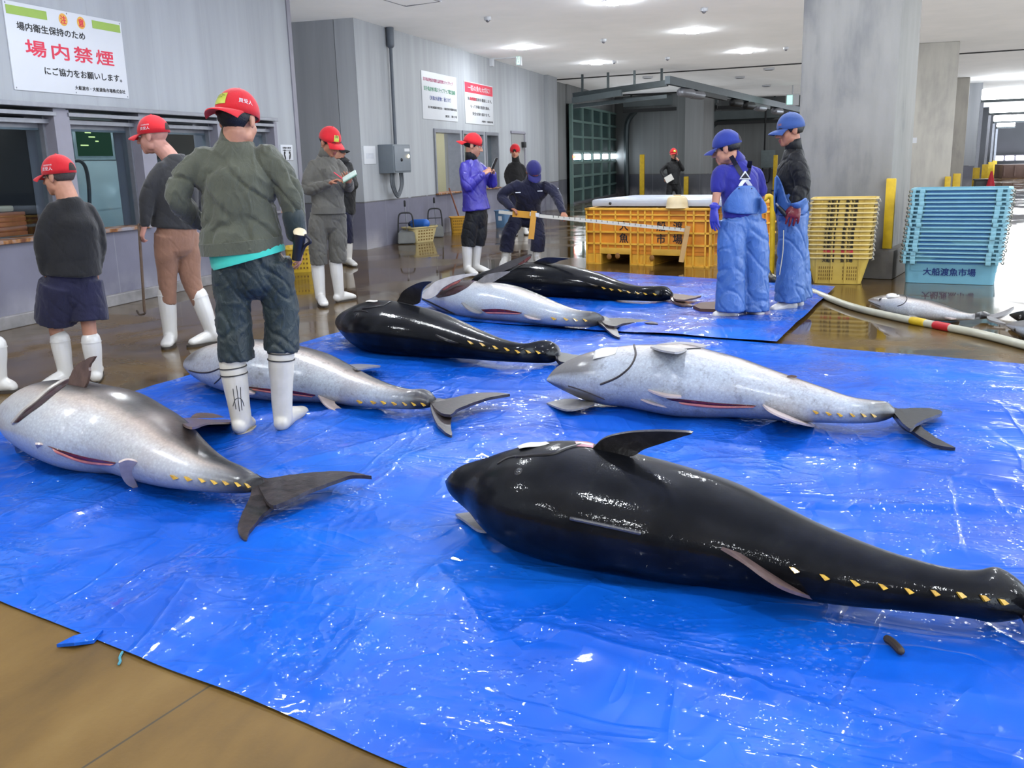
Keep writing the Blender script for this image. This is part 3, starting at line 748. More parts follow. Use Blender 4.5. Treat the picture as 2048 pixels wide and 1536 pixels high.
bm = bmesh.new(); obox(bm, ce-V(0, 0, .003), d.length*.97, (h[2]-h[1]).length*.97, .006, Matrix.Rotation(math.atan2(d.y, d.x), 4, 'Z')); fin('hatch_door', bm, M_ceil, t, ang=0)
# exit sign on a wall arm
e0 = onX(980, 122, XW); e1 = V(-6.35, e0.y, e0.z)
t = thing('exit_sign', 'small green exit sign on an arm above the far office wall', 'sign', (e1.x, e1.y, e1.z-.15))
bm = bmesh.new(); box(bm, (XW, e0.y-.06, e0.z-.12), (XW+.08, e0.y+.06, e0.z+.1)); box(bm, (XW, e0.y-.03, e0.z+.03), (e1.x, e0.y+.03, e0.z+.09)); fin('arm', bm, M_white, t, ang=0)
bm = bmesh.new(); box(bm, (e1.x-.02, e1.y-.06, e1.z-.14), (e1.x+.10, e1.y+.06, e1.z+.14), .01); fin('case', bm, M_white, t)
bm = bmesh.new(); box(bm, (e1.x+.01, e1.y-.068, e1.z-.11), (e1.x+.07, e1.y-.06, e1.z+.11)); fin('face', bm, emit('green sign face', (.35, .9, .6), 1.3), t, ang=0)
bm = bmesh.new(); box(bm, (e1.x+.025, e1.y-.072, e1.z-.03), (e1.x+.05, e1.y-.068, e1.z+.06)); box(bm, (e1.x+.03, e1.y-.072, e1.z-.08), (e1.x+.055, e1.y-.068, e1.z-.04)); fin('running_figure', bm, M_white, t, ang=0)

# --- signs on the left walls
def signboard(name, label, c00, c10, c11, c01, X=XW+.012):
    """corners as pixels on the wall: top-left, top-right, bottom-right, bottom-left"""
    P = [onX(*c, X) for c in (c00, c10, c11, c01)]
    y0 = (P[0].y+P[3].y)/2; y1 = (P[1].y+P[2].y)/2; z1 = (P[0].z+P[1].z)/2; z0 = (P[2].z+P[3].z)/2
    t = thing(name, label, 'sign', (X, (y0+y1)/2, z0))
    bm = bmesh.new(); box(bm, (XW-.001, y0, z0), (X, y1, z1), .003); fin('board', bm, M_white, t)
    def at(u, v, dx=.001): return basis((X+dx, y0+(y1-y0)*u, z0+(z1-z0)*v), (0, 1, 0), (0, 0, 1))
    def rect(n, u0, u1, v0, v1, m):
        bm = bmesh.new(); box(bm, (X, y0+(y1-y0)*u0, z0+(z1-z0)*v0), (X+.002, y0+(y1-y0)*u1, z0+(z1-z0)*v1)); fin(n, bm, m, t, ang=0)
    return t, at, rect, (y1-y0), (z1-z0)
t, at, rect, sw, sh = signboard('no_smoking_sign', 'large white no smoking sign with red characters above the service windows', (6, 1), (242, 42.4), (257.5, 196), (28.7, 181))
rect('green_bar', .015, .33, .855, .955, M_lime); rect('green_bar', .72, .985, .855, .955, M_lime)
for u, ch in ((.465, '注'), (.62, '意')):
    bm = bmesh.new(); c = at(u, .895, .0012)
    bmesh.ops.create_circle(bm, cap_ends=True, segments=32, radius=sh*.075, matrix=c); fin('orange_disc', bm, M_orange, t, ang=0, recalc=False)
    text(ch, sh*.105, M_red, t, at(u, .895, .0016), bold=.002)
text('場内衛生保持のため', sh*.1, M_black, t, at(.36, .735), bold=.0015, width=sw*.56)
text('場内禁煙', sh*.2, M_red, t, at(.505, .50), bold=.006, width=sw*.76, spacing=1.25)
text('にご協力をお願いします。', sh*.1, M_black, t, at(.60, .255), bold=.0015, width=sw*.69)
text('大船渡市・大船渡魚市場株式会社', sh*.055, M_black, t, at(.73, .085), bold=.0008, width=sw*.47)
bm = bmesh.new()
for u in (.015, .5, .985):
    for v in (.025, .975):
        c = at(u, v); ell(bm, c.translation, (.004, .008, .008), seg=8)
fin('fixing_screw', bm, M_alu, t)
t, at, rect, sw, sh = signboard('certification_sign', 'white wall sign with pink green and blue lines left of the red-topped one', (842.1, 140.3), (912.5, 154.9), (915.7, 243.4), (846.5, 237.6))
text('岩手県産地魚市場衛生品質管理ステップアップ', sh*.08, M_pink, t, at(.46, .835), width=sw*.84, bold=.002)
text('岩手県産地市場ステップアップ認定施設', sh*.1, M_green, t, at(.5, .645), width=sw*.9, bold=.003)
text('（対象水産物：秋さけ）', sh*.1, M_blueink, t, at(.5, .46), width=sw*.6, bold=.002)
text('岩手県漁協組合連合会・大船渡魚市場株式会社', sh*.055, M_black, t, at(.56, .26), width=sw*.84, bold=.002)
text('認定：第12号', sh*.055, M_black, t, at(.8, .10), width=sw*.35, bold=.001)
t, at, rect, sw, sh = signboard('quality_sign', 'white wall sign with a red title band above the far office windows', (929.2, 161.4), (985.3, 173.1), (987.2, 251.5), (930.7, 246))
rect('title_band', .01, .99, .74, .98, M_red)
text('一匹の魚も大切に！', sh*.14, M_white, t, at(.5, .86, .0025), width=sw*.78, bold=.008)
text('魚の鮮度保持を徹底します。', sh*.085, M_black, t, at(.52, .60), width=sw*.86, bold=.002)
text('鮮度保持', sh*.085, M_red, t, at(.27, .6, .002), width=sw*.22, bold=.003)
text('もって市場の信用を高め、', sh*.085, M_black, t, at(.52, .42), width=sw*.68, bold=.002)
text('安全な魚を届けます。', sh*.085, M_black, t, at(.55, .25), width=sw*.62, bold=.002)
text('大船渡市・大船渡魚市場', sh*.05, M_black, t, at(.76, .08), width=sw*.42, bold=.001)
t, at, rect, sw, sh = signboard('hygiene_notice', 'small white notice with hand pictures beside the service windows', (561, 289), (585, 290), (587, 321), (563, 320))
text('長靴の洗浄', sh*.13, M_black, t, at(.5, .8), width=sw*.7, bold=.002); text('お願いします', sh*.1, M_black, t, at(.5, .64), width=sw*.7, bold=.001)
for u in (.3, .72):
    bm = bmesh.new(); c = at(u, .25).translation; ell(bm, c, (.003, .02, .05), Matrix.Rotation(.4 if u < .5 else -.4, 4, 'X'), seg=10); ell(bm, c+V(0, 0, .05), (.003, .025, .02), seg=10); fin('pictogram', bm, M_black, t)
t, at, rect, sw, sh = signboard('paper_sheet', 'plain white paper sheet taped left of the grey electrical panel', (727, 292), (751, 292), (752, 328), (729, 328))
rect('pencil_print', .2, .8, .3, .6, plain('faint print', (215, 220, 232), .6))

# --- electrical panel with conduit
pa = onX(752, 291); pb = onX(792, 345)
y0, y1, z0, z1 = 15.2, 16.05, 1.24, 1.72
t = thing('electrical_panel', 'grey electrical panel box with conduit on the far office wall', 'electrical panel', (-6.9, 15.6, z0))
bm = bmesh.new(); box(bm, (XW, y0+.1, z0), (-6.72, y1, z1), .008); fin('cabinet', bm, plain('bluish grey enamel', (124, 134, 144), .45, .05), t)
bm = bmesh.new(); box(bm, (-6.72, y0+.13, z0+.03), (-6.705, y1-.03, z1-.03), .004); d = fin('panel_door', bm, plain('bluish grey enamel door', (132, 141, 152), .45, .05), t)
bm = bmesh.new(); box(bm, (-6.705, 15.75, z1-.12), (-6.70, 15.98, z1-.07)); fin('name_plate', bm, M_white, d, ang=0)
bm = bmesh.new(); ell(bm, (-6.70, 15.92, z1-.2), (.02, .03, .03), seg=10); fin('indicator_lamp', bm, emit('amber indicator', (1, .8, .4), 3), d)
bm = bmesh.new(); ell(bm, (-6.70, 15.6, z0+.22), (.025, .03, .03), seg=10); fin('switch_knob', bm, M_dark, d)
bm = bmesh.new(); tube(bm, [V(-6.93, 15.9, z1), V(-6.93, 15.92, 3.45)], .03, seg=10); tube(bm, [V(-6.93, 15.92, 3.4), V(-6.93, 15.92, 3.66)], .07, seg=10); fin('conduit', bm, plain('grey pvc conduit', (104, 112, 124), .5), t)
for k in range(3):
    bm = bmesh.new(); a = 15.45+.06*k; b = 15.95-.05*k
    tube(bm, vcat([(-6.85, a, z0), (-6.85, a+.01, z0-.22), (-6.85, (a+b)/2, z0-.42+.03*k), (-6.85, b, z0-.22), (-6.85, b, z0)]), .018, seg=8); fin('cable_loop', bm, plain('grey flexible cable', (98, 104, 112), .5), t)

# ================================================================== tarpaulins
def tarp_mat(name, tint=0.0):
    t = NT(name); p = t.pos(); 
    n = t.noise(.9, 5, p); fi = t.noise(7, 5, p, .6, .8); dr = t.noise(16, 2, p)
    c = t.ramp(n, [(.3, lin((4, 80, 196), .56)), (.5, lin((10, 98, 218), .56)), (.7, lin((26, 118, 232), .56))])
    if tint:
        bl = t.ramp(t.noise(1.6, 4, p, .6, .5), [(.5, (0, 0, 0, 1)), (.68, (1, 1, 1, 1))])
        c = t.mix(t.math('MULTIPLY', bl, tint), c, lin((84, 76, 170)))
    # sharp creases, then fine crumple and beads of water that glint
    cr = t.noise(1.7, 3, t.pos((1.0, .45, 1), (0, 0, .5)), .5, 1.2)
    rid = t.math('POWER', t.math('SUBTRACT', 1.0, t.math('ABSOLUTE', t.math('MULTIPLY', t.math('SUBTRACT', cr, .5), 16.0)), clamp=True), 1.5)
    cr2 = t.noise(3.1, 3, t.pos((.5, 1.1, 1), (0, 0, -.3)), .5, .8)
    rid2 = t.math('POWER', t.math('SUBTRACT', 1.0, t.math('ABSOLUTE', t.math('MULTIPLY', t.math('SUBTRACT', cr2, .5), 18.0)), clamp=True), 1.5)
    b = t.bump(rid, .36, .011); b = t.bump(rid2, .24, .009, b); b = t.bump(fi, .07, .008, b)
    pat = t.rng(t.noise(1.5, 4, p, .7), .46, .54)
    cell = t.n.new('ShaderNodeTexVoronoi'); cell.inputs['Scale'].default_value = 34; t.con(p, cell.inputs['Vector'])
    bead = t.math('MULTIPLY', t.math('MULTIPLY', t.rng(cell.outputs['Distance'], .50, .15), t.rng(dr, .40, .50)), pat)
    cb = t.bump(bead, .7, .012, b)
    t.set(color=c, rough=t.rng(fi, .3, .7, .34, .46), spec=.12, normal=b, coat=t.rng(pat, 0, 1, .22, .8), coatr=.025)
    t.con(cb, t.p.inputs['Coat Normal'])
    return t.m
def tarp(name, label, c00, c10, c11, c01, nx, ny, m, z0=.006, folds=(), seed=0, amp=1.0, jag=.02):
    bm = bmesh.new(); g = []
    rr = random.Random(seed)
    for j in range(ny+1):
        row = []
        for i in range(nx+1):
            u, v = i/nx, j/ny
            p = (c00*(1-u)+c10*u)*(1-v)+(c01*(1-u)+c11*u)*v
            e = min(u, 1-u, v, 1-v)
            wob = noise.noise(Vector((p.x*1.7+seed, p.y*1.7, 0)))*jag if e < 1e-6 else 0
            x, y = p.x+wob, p.y+wob
            q = Vector((x*.8+seed, y*.8, 0))
            h = .0
            a = 1-abs(noise.noise(Vector((x*1.3+seed, y*.55+x*.25, 3)))*3.2)
            if a > 0: h += .012*a*a*amp
            a = 1-abs(noise.noise(Vector((x*.6-y*.5+seed*2, y*1.6+x*.3, 9)))*3.6)
            if a > 0: h += .011*a*a*amp
            h += .004*(noise.noise(Vector((x*4, y*4, seed)))+.5)*amp
            fu, fv = (x*.965-y*.26)*1.1, (x*.26+y*.965)*1.1
            for q_ in (fu, fv):
                dd = abs(q_-round(q_))
                if dd < .06: h += .0045*math.exp(-(dd/.02)**2)*(.5+noise.noise(Vector((x*1.5, y*1.5, 20))))
            for (fx, fy, gx, gy, wd, ht) in folds:
                dx, dy = gx-fx, gy-fy; L2 = dx*dx+dy*dy
                s = max(0, min(1, ((x-fx)*dx+(y-fy)*dy)/L2))
                dd = math.hypot(x-fx-s*dx, y-fy-s*dy)
                h += ht*math.exp(-(dd/wd)**2)
            if e < .02: h *= .35
            row.append(bm.verts.new((x, y, z0+max(0, h))))
        g.append(row)
    for j in range(ny):
        for i in range(nx):
            bm.faces.new((g[j][i], g[j][i+1], g[j+1][i+1], g[j+1][i]))
    o = fin(name, bm, m, ang=0); o.data.shade_smooth(); tag(o, label, 'tarpaulin'); o['kind'] = 'thing'; return o
def fold(a, b, wd=.02, ht=.016):
    p, q = G(*a), G(*b); return (p.x, p.y, q.x, q.y, wd, ht)
TA = V(-4.42, 2.80, 0); TD = V(-3.66, 8.20, 0)
tA = G(0, 1207); tB = G(820, 1536); e = (tB-tA).normalized()
TA = tA+e*(-2.0); TB = tA+e*6.3
tb1 = G(1540, 688); tb2 = G(2048, 730); e2 = (tb2-tb1).normalized()
TD = tb1-e2*3.5; TC = tb1+e2*4.6
tarp('tarpaulin', 'large wet blue tarpaulin under the near tuna in the foreground', TA, TB, TC, TD, 300, 210, tarp_mat('wet blue tarpaulin'), .006,
     [fold((1060, 1262), (1500, 1390), .03, .025), fold((1500, 1390), (2048, 1535), .02, .014), fold((1560, 1018), (2040, 1028), .02, .02), fold((870, 1150), (1000, 1050), .02, .022),
      fold((870, 1150), (985, 1280), .018, .016), fold((330, 850), (760, 830), .03, .02), fold((560, 940), (900, 850), .025, .018), fold((1480, 880), (1560, 850), .02, .02), fold((620, 1400), (760, 1250), .03, .02), fold((100, 1060), (330, 960), .03, .02)], 3)
R0_, R1_ = G(1540, 684), G(1672, 577)
dk = (R1_-R0_)
RL0 = R0_+(G(1100, 668)-R0_)*1.9; top1 = G(1345, 556); dd = (top1-R1_).normalized()
tarp('tarpaulin', 'rear blue tarpaulin under the back tuna and the aproned men', V(-3.95, 8.0, 0), V(R0_.x+.05, R0_.y-.1, 0), R1_, R1_+dd*4.05, 190, 130, tarp_mat('blood tinted blue tarpaulin', .55), .022,
     [fold((1260, 668), (1520, 690), .025, .02), fold((1100, 690), (1300, 655), .03, .02)], 11)
# torn corner lying on the concrete
pts = [G(*c) for c in ((114, 1296), (150, 1284), (172, 1272), (208, 1272), (188, 1288), (150, 1299))]
bm = bmesh.new(); vs = [bm.verts.new(p+V(0, 0, .012+.01*(k % 2))) for k, p in enumerate(pts)]; f = bm.faces.new(vs); r = bmesh.ops.extrude_face_region(bm, geom=[f])
for v in r['geom']:
    if isinstance(v, bmesh.types.BMVert): v.co.z -= .01
tag(fin('tarpaulin_scrap', bm, tarp_mat('blue tarpaulin scrap'), ang=0), 'small torn blue scrap at the front edge of the tarpaulin', 'scrap')
pts = [G(245, 1308), G(240, 1318), G(241, 1326), G(238, 1332)]
bm = bmesh.new(); tube(bm, vcat([p+V(0, 0, .006) for p in pts]), .004, seg=6); tag(fin('loose_cord', bm, plain('teal cord', (70, 150, 170), .7)), 'short teal cord end hanging from the front edge of the tarpaulin', 'cord')
pts = [G(1774, 1292), G(1785, 1300), G(1800, 1316)]
bm = bmesh.new(); tube(bm, [p+V(0, 0, .022) for p in vcat(pts)], (.012), seg=8); tag(fin('dark_scrap', bm, plain('dark scrap', (50, 40, 34), .6)), 'small dark brown scrap on the foreground tarpaulin', 'scrap')

# ================================================================== tuna
FISH = {
 'F4': ((0.2268,0.9739),[[-1.299,3.305,0.01,0.163],[-1.237,3.292,0.082,0.171],[-1.121,3.243,0.146,0.179],[-1.009,3.177,0.211,0.188],[-0.894,3.134,0.258,0.196],[-0.781,3.102,0.275,0.204],[-0.646,3.062,0.273,0.202],[-0.499,3.035,0.262,0.194],[-0.356,3.01,0.248,0.183],[-0.207,2.989,0.225,0.169],[-0.064,2.93,0.187,0.161],[0.073,2.868,0.153,0.152],[0.202,2.828,0.125,0.143],[0.326,2.807,0.101,0.135],[0.447,2.801,0.088,0.126],[0.521,2.818,0.09,0.118],[0.579,2.848,0.103,0.109],[0.635,2.85,0.079,0.1],[0.675,2.838,0.041,0.092]]),
 'F3': ((0.1783,0.984),[[-1.367,5.13,0.014,0.156],[-1.327,5.189,0.074,0.161],[-1.244,5.205,0.132,0.167],[-1.133,5.191,0.186,0.173],[-1.004,5.183,0.219,0.178],[-0.881,5.181,0.236,0.184],[-0.749,5.13,0.249,0.189],[-0.598,5.08,0.263,0.195],[-0.444,5.06,0.24,0.183],[-0.293,5.051,0.21,0.171],[-0.144,4.994,0.177,0.159],[-0.001,4.938,0.148,0.147],[0.138,4.899,0.117,0.135],[0.263,4.875,0.089,0.123],[0.367,4.913,0.077,0.111],[0.44,4.975,0.063,0.1],[0.486,5.004,0.025,0.088]]),
 'F1': ((0.334,0.9426),[[-3.99,3.86,0.05,0.16],[-3.886,3.835,0.122,0.168],[-3.79,3.818,0.178,0.176],[-3.66,3.781,0.235,0.184],[-3.448,3.683,0.264,0.195],[-3.231,3.586,0.271,0.2],[-3.08,3.559,0.263,0.195],[-2.949,3.547,0.232,0.176],[-2.766,3.462,0.208,0.164],[-2.58,3.361,0.163,0.151],[-2.435,3.298,0.123,0.139],[-2.316,3.265,0.094,0.127],[-2.227,3.264,0.075,0.115],[-2.154,3.268,0.049,0.102],[-2.136,3.305,0.021,0.09]]),
 'F2': ((0.2747,0.9615),[[-3.815,5.166,0.015,0.143],[-3.789,5.2,0.073,0.15],[-3.68,5.192,0.144,0.157],[-3.508,5.136,0.199,0.164],[-3.319,5.075,0.232,0.172],[-3.101,4.986,0.241,0.178],[-2.916,4.957,0.227,0.168],[-2.745,4.948,0.2,0.154],[-2.556,4.873,0.158,0.142],[-2.368,4.782,0.122,0.129],[-2.202,4.732,0.092,0.117],[-2.077,4.735,0.076,0.105],[-2.007,4.793,0.074,0.093],[-1.952,4.797,0.041,0.08]]),
 'F5': ((0.3237,0.9462),[[-3.533,6.768,0.02,0.158],[-3.491,6.794,0.095,0.168],[-3.345,6.693,0.173,0.178],[-3.153,6.549,0.246,0.188],[-2.954,6.433,0.267,0.197],[-2.761,6.376,0.253,0.187],[-2.56,6.334,0.226,0.173],[-2.343,6.233,0.181,0.161],[-2.12,6.102,0.135,0.149],[-1.92,6.004,0.101,0.137],[-1.767,6.0,0.086,0.125],[-1.662,6.117,0.105,0.113],[-1.593,6.133,0.085,0.101],[-1.559,6.132,0.033,0.089]]),
 'F6': ((0.488,0.8729),[[-3.482,8.4,0.015,0.136],[-3.417,8.465,0.101,0.144],[-3.212,8.362,0.183,0.153],[-2.917,8.126,0.224,0.166],[-2.659,7.983,0.229,0.17],[-2.439,7.929,0.216,0.16],[-2.213,7.819,0.179,0.139],[-1.979,7.654,0.132,0.123],[-1.772,7.557,0.096,0.107],[-1.637,7.607,0.084,0.092],[-1.576,7.661,0.049,0.076]]),
 'F7': ((0.2251,0.9743),[[-3.335,9.472,0.028,0.146],[-3.262,9.527,0.105,0.155],[-3.084,9.469,0.172,0.164],[-2.869,9.453,0.223,0.174],[-2.648,9.42,0.247,0.183],[-2.413,9.391,0.239,0.177],[-2.185,9.375,0.217,0.161],[-1.946,9.285,0.179,0.145],[-1.694,9.076,0.127,0.132],[-1.488,8.985,0.096,0.12],[-1.336,9.065,0.099,0.107],[-1.246,9.158,0.093,0.095],[-1.175,9.116,0.04,0.082]]),
 'F8': ((0.5961,0.8029),[[0.598,9.072,0.01,0.074],[0.639,8.976,0.05,0.081],[0.717,8.819,0.101,0.087],[0.816,8.654,0.126,0.093],[0.914,8.523,0.121,0.09],[1.026,8.466,0.113,0.083],[1.135,8.407,0.089,0.071],[1.24,8.338,0.055,0.064],[1.344,8.353,0.033,0.056],[1.437,8.477,0.043,0.049],[1.495,8.488,0.027,0.042]]),
}
def black_skin():
    t = NT('wet black tuna skin'); a = t.n.new('ShaderNodeAttribute'); a.attribute_name = 'dv'; dv = a.outputs['Fac']
    p = t.pos(); n = t.noise(9, 6, p, .65); f = t.noise(140, 3, p); m = t.noise(3, 4, p)
    c = t.ramp(n, [(.3, lin((8, 9, 13))), (.6, lin((15, 17, 22))), (.8, lin((34, 36, 36)))])
    c = t.mix(t.rng(dv, -.1, -.75), c, lin((150, 150, 150)))
    b = t.bump(t.noise(22, 3, p), .12, .006)
    pt = t.rng(t.noise(5, 4, p), .42, .58)
    cb = t.bump(t.noise(80, 2, p), .22, .004, b)
    t.set(color=c, rough=t.rng(m, .3, .7, .40, .55), spec=.06, normal=b, coat=t.rng(pt, 0, 1, .15, .42), coatr=.06)
    t.con(cb, t.p.inputs['Coat Normal']); return t.m
def silver_skin(name, head=.18, speck=.5, warm=0.0, dk=0.0):
    t = NT(name); a = t.n.new('ShaderNodeAttribute'); a.attribute_name = 'dv'; dv = a.outputs['Fac']
    u = t.n.new('ShaderNodeAttribute'); u.attribute_name = 'au'; au = u.outputs['Fac']
    p = t.pos(); n = t.noise(6, 6, p, .65); s = t.noise(60, 5, p, .7); bl = t.noise(2.2, 5, p)
    d = t.math('ADD', dv, t.math('ADD', t.math('MULTIPLY', t.math('SUBTRACT', n, .5), .28), dk))
    hi = (210-4*warm, 200-13*warm, 194-24*warm)
    c = t.ramp(t.rng(d, -1.05, .35), [(.0, lin((190, 200, 212))), (.28, lin((212, 211, 211))), (.46, lin(hi)), (.60, lin((118, 113, 108))), (.72, lin((50, 49, 50))), (.86, lin((16, 18, 22)))])
    c = t.mix(t.math('MULTIPLY', t.rng(s, .52, .66), .35*speck), c, lin((110, 100, 92)))
    c = t.mix(t.math('MULTIPLY', t.rng(bl, .5, .7), .30), c, lin((176, 150, 138)))
    hd = t.math('MULTIPLY', t.rng(t.math('ADD', au, t.math('MULTIPLY', n, .03)), head+.03, head-.02), t.rng(dv, -.985, -.90))
    c = t.mix(t.math('MULTIPLY', hd, .85), c, lin((98, 93, 90)))
    c = t.mix(t.rng(au, .86, .97), c, lin((52, 52, 56)))
    sc_ = t.n.new('ShaderNodeTexVoronoi'); sc_.inputs['Scale'].default_value = 75; t.con(p, sc_.inputs['Vector'])
    c = t.mix(t.math('MULTIPLY', t.rng(sc_.outputs['Distance'], .25, .6), .16), c, lin((96, 90, 86)))
    blot = t.math('MULTIPLY', t.rng(t.noise(13, 6, p, .75), .54, .66), .45*speck)
    c = t.mix(blot, c, lin((84, 74, 68)))
    b = t.bump(s, .2, .004); b = t.bump(n, .15, .01, b)
    cb = t.bump(sc_.outputs['Distance'], .10, .002, b); cb = t.bump(t.noise(70, 2, p), .12, .003, cb)
    t.set(color=c, rough=t.rng(n, .3, .7, .34, .5), spec=.35, normal=b, coat=.45, coatr=.11)
    t.con(cb, t.p.inputs['Coat Normal']); return t.m
M_bskin = black_skin()
M_fin = plain('dark fin membrane', (38, 36, 38), .34, .4, 26, bump=.4, bscale=50, coat=.3)
M_tail = plain('mottled brown tail fin', (54, 46, 46), .36, .7, 22, bump=.4, bscale=60, coat=.3)
M_wfin = plain('pale fin', (206, 188, 182), .4, .15, 18, bump=.3, coat=.2)
M_gfin = plain('grey fin', (142, 140, 140), .4, .25, 18, bump=.3, coat=.2)
M_sfin = plain('silver fin', (178, 176, 174), .4, .2, 20, bump=.3, coat=.2)
M_bfin = plain('brown fin', (98, 76, 68), .4, .35, 18, bump=.3, coat=.2)
def finlet_mat():
    t = NT('yellow finlet'); n = t.noise(50, 3, t.pos()); t.set(color=t.ramp(n, [(.3, lin((176, 128, 40))), (.6, lin((232, 186, 50)))]), rough=.35, coat=.3); return t.m
M_fl = finlet_mat()
M_cut = plain('dark red cut', (92, 14, 16), .25, .5, 14, bump=.4, coat=.5)
M_flesh = plain('pink flesh lip', (214, 128, 118), .3, .2, 22, coat=.4)
M_gill = plain('dark gill cavity', (48, 16, 18), .3, .6, 20, bump=.5, coat=.4)
M_line = plain('dark slit', (24, 20, 22), .4)
M_mouth = plain('brown grey seam', (58, 50, 48), .5)
M_eye = plain('dark fish eye', (14, 14, 18), .08, coat=1.0)
M_eyer = plain('silver eye ring', (120, 118, 112), .3, metal=.3)
M_paper = plain('white paper tag', (236, 234, 228), .7, .02)

class Fish:
    def __init__(s, key, label, group, skin, dorsal_near, off, sc, name='tuna'):
        (nx, ny), st = FISH[key]; s.nn = Vector((nx, ny, 0)); s.off = off; s.sc = sc
        P = np.array(st); N = len(P)
        t0 = np.linspace(0, 1, N)
        C = np.array(catmull(P, 6)); n = len(C); seg = 44
        seglen = np.r_[0, np.cumsum(np.hypot(np.diff(C[:, 0]), np.diff(C[:, 1])))]; au = seglen/seglen[-1]
        bm = bmesh.new(); lay = bm.verts.layers.float.new('dv'); lau = bm.verts.layers.float.new('au')
        ctr = Vector((C[n//2][0], C[n//2][1], 0))
        s.root = thing(name, label, 'fish', ctr, group)
        rings = []
        sg = -1.0 if dorsal_near else 1.0
        for i in range(n):
            x, y, d, z = C[i]; d = max(d, .004); w_ = d*.74
            ring = []
            for k in range(seg):
                a = 2*PI*k/seg; ca, sa = math.cos(a), math.sin(a)
                q = Vector((x, y, z))+s.nn*(ca*d)+V(0, 0, sa*w_)
                q.z = max(q.z, .012)
                v = bm.verts.new(q); v[lay] = ca*sg; v[lau] = au[i]; ring.append(v)
            rings.append(ring)
        for r0, r1 in zip(rings, rings[1:]):
            for k in range(seg): bm.faces.new((r0[k], r0[(k+1) % seg], r1[(k+1) % seg], r1[k]))
        for r, i, fl in ((rings[0], 0, 1), (rings[-1], n-1, 0)):
            c = bm.verts.new((C[i][0], C[i][1], C[i][3])); c[lay] = 0; c[lau] = au[i]
            for k in range(seg):
                f = (r[k], r[(k+1) % seg], c); bm.faces.new(f if fl else f[::-1])
        bmesh.ops.recalc_face_normals(bm, faces=bm.faces[:])
        s.bvh = BVHTree.FromBMesh(bm)
        s.C = C
        s.body = fin('body', bm, skin, s.root, ang=80)
    def px(s, p): return (p[0]/s.sc+s.off[0], p[1]/s.sc+s.off[1])
    def hit(s, p, lift=0.0):
        x, y = s.px(p); d = ray(x, y).normalized()
        h = s.bvh.ray_cast(EYE, d)
        if h[0] is None:
            # nearest surface point to the ray near the body
            best = None
            for k in range(60):
                q = EYE+d*(2.5+.12*k); r = s.bvh.find_nearest(q)
                if best is None or r[3] < best[1][3]: best = (q, r)
            return best[1][0]+best[1][1]*lift, best[1][1]
        return h[0]+h[1]*lift, h[1]
    def strip(s, name, top, bot, m, lift=.003, n=5, depth=.0):
        a = [np.array(p) for p in catmull(top, n)]; b = [np.array(p) for p in catmull(bot, n)]
        N = max(len(a), len(b))
        def res(L): 
            idx = np.linspace(0, len(L)-1, N); return [L[int(math.floor(i))]*(1-i % 1)+L[min(len(L)-1, int(math.floor(i))+1)]*(i % 1) for i in idx]
        a, b = res(a), res(b); bm = bmesh.new(); rows = []
        for k in range(N):
            r = []
            for f in (0, .33, .67, 1):
                q, nn = s.hit(tuple(a[k]*(1-f)+b[k]*f), lift*(.3 if f in (0, 1) else 1)); r.append(bm.verts.new(q))
            rows.append(r)
        for r0, r1 in zip(rows, rows[1:]):
            for k in range(3): bm.faces.new((r0[k], r0[k+1], r1[k+1], r1[k]))
        return fin(name, bm, m, s.root, ang=80)
    def line(s, name, pts, m, rad=.006, n=5, lift=0.0):
        bm = bmesh.new(); tube(bm, [s.hit(tuple(p), lift)[0] for p in catmull(pts, n)], rad, seg=8); return fin(name, bm, m, s.root)
    def sheet(s, name, outline, m, p, n, thick=.010, sm=4, label=None, jag=0.0):
        """an outline on the plane through p with normal n, given thickness, thin at the rim"""
        n = Vector(n).normalized()
        O = catmull(list(outline)+[outline[0]], sm)[:-1] if sm > 1 else [np.array(q) for q in outline]
        rr = random.Random(5)
        Q = [onPlane(*s.px((q[0]+rr.uniform(-jag, jag), q[1]+rr.uniform(-jag, jag))), p, n) for q in O]
        for q in Q: q.z = max(q.z, .016)
        tri = tessellate_polygon([Q]); bm = bmesh.new()
        a = [bm.verts.new(q+n*thick*.5) for q in Q]; b = [bm.verts.new(q-n*thick*.5) for q in Q]
        for t in tri:
            try:
                bm.faces.new([a[i] for i in t]); bm.faces.new([b[i] for i in t][::-1])
            except ValueError: pass
        for k in range(len(Q)):
            k2 = (k+1) % len(Q); bm.faces.new((a[k], b[k], b[k2], a[k2]))
        o = fin(name, bm, m, s.root, ang=30)
        if label: o['label'] = label
        return o
    def upright(s, name, outline, root, m, tilt=.25, thick=.012, label=None, jag=0.0):
        p, _ = s.hit(root); n = (-s.nn*math.cos(tilt)+V(0, 0, math.sin(tilt)))
        return s.sheet(name, outline, m, p, n, thick, label=label, jag=jag)
    def lying(s, name, outline, root, tip, m, tipz=.02, thick=.010, label=None, jag=0.0, rootz=None):
        R, _ = s.hit(root) if rootz is None else (G(*s.px(root), rootz), 0)
        T = G(*s.px(tip), tipz); d = (T-R); hp = Vector((-d.y, d.x, 0)).normalized(); n = d.cross(hp); 
        if n.z < 0: n = -n
        return s.sheet(name, outline, m, R, n, thick, label=label, jag=jag)
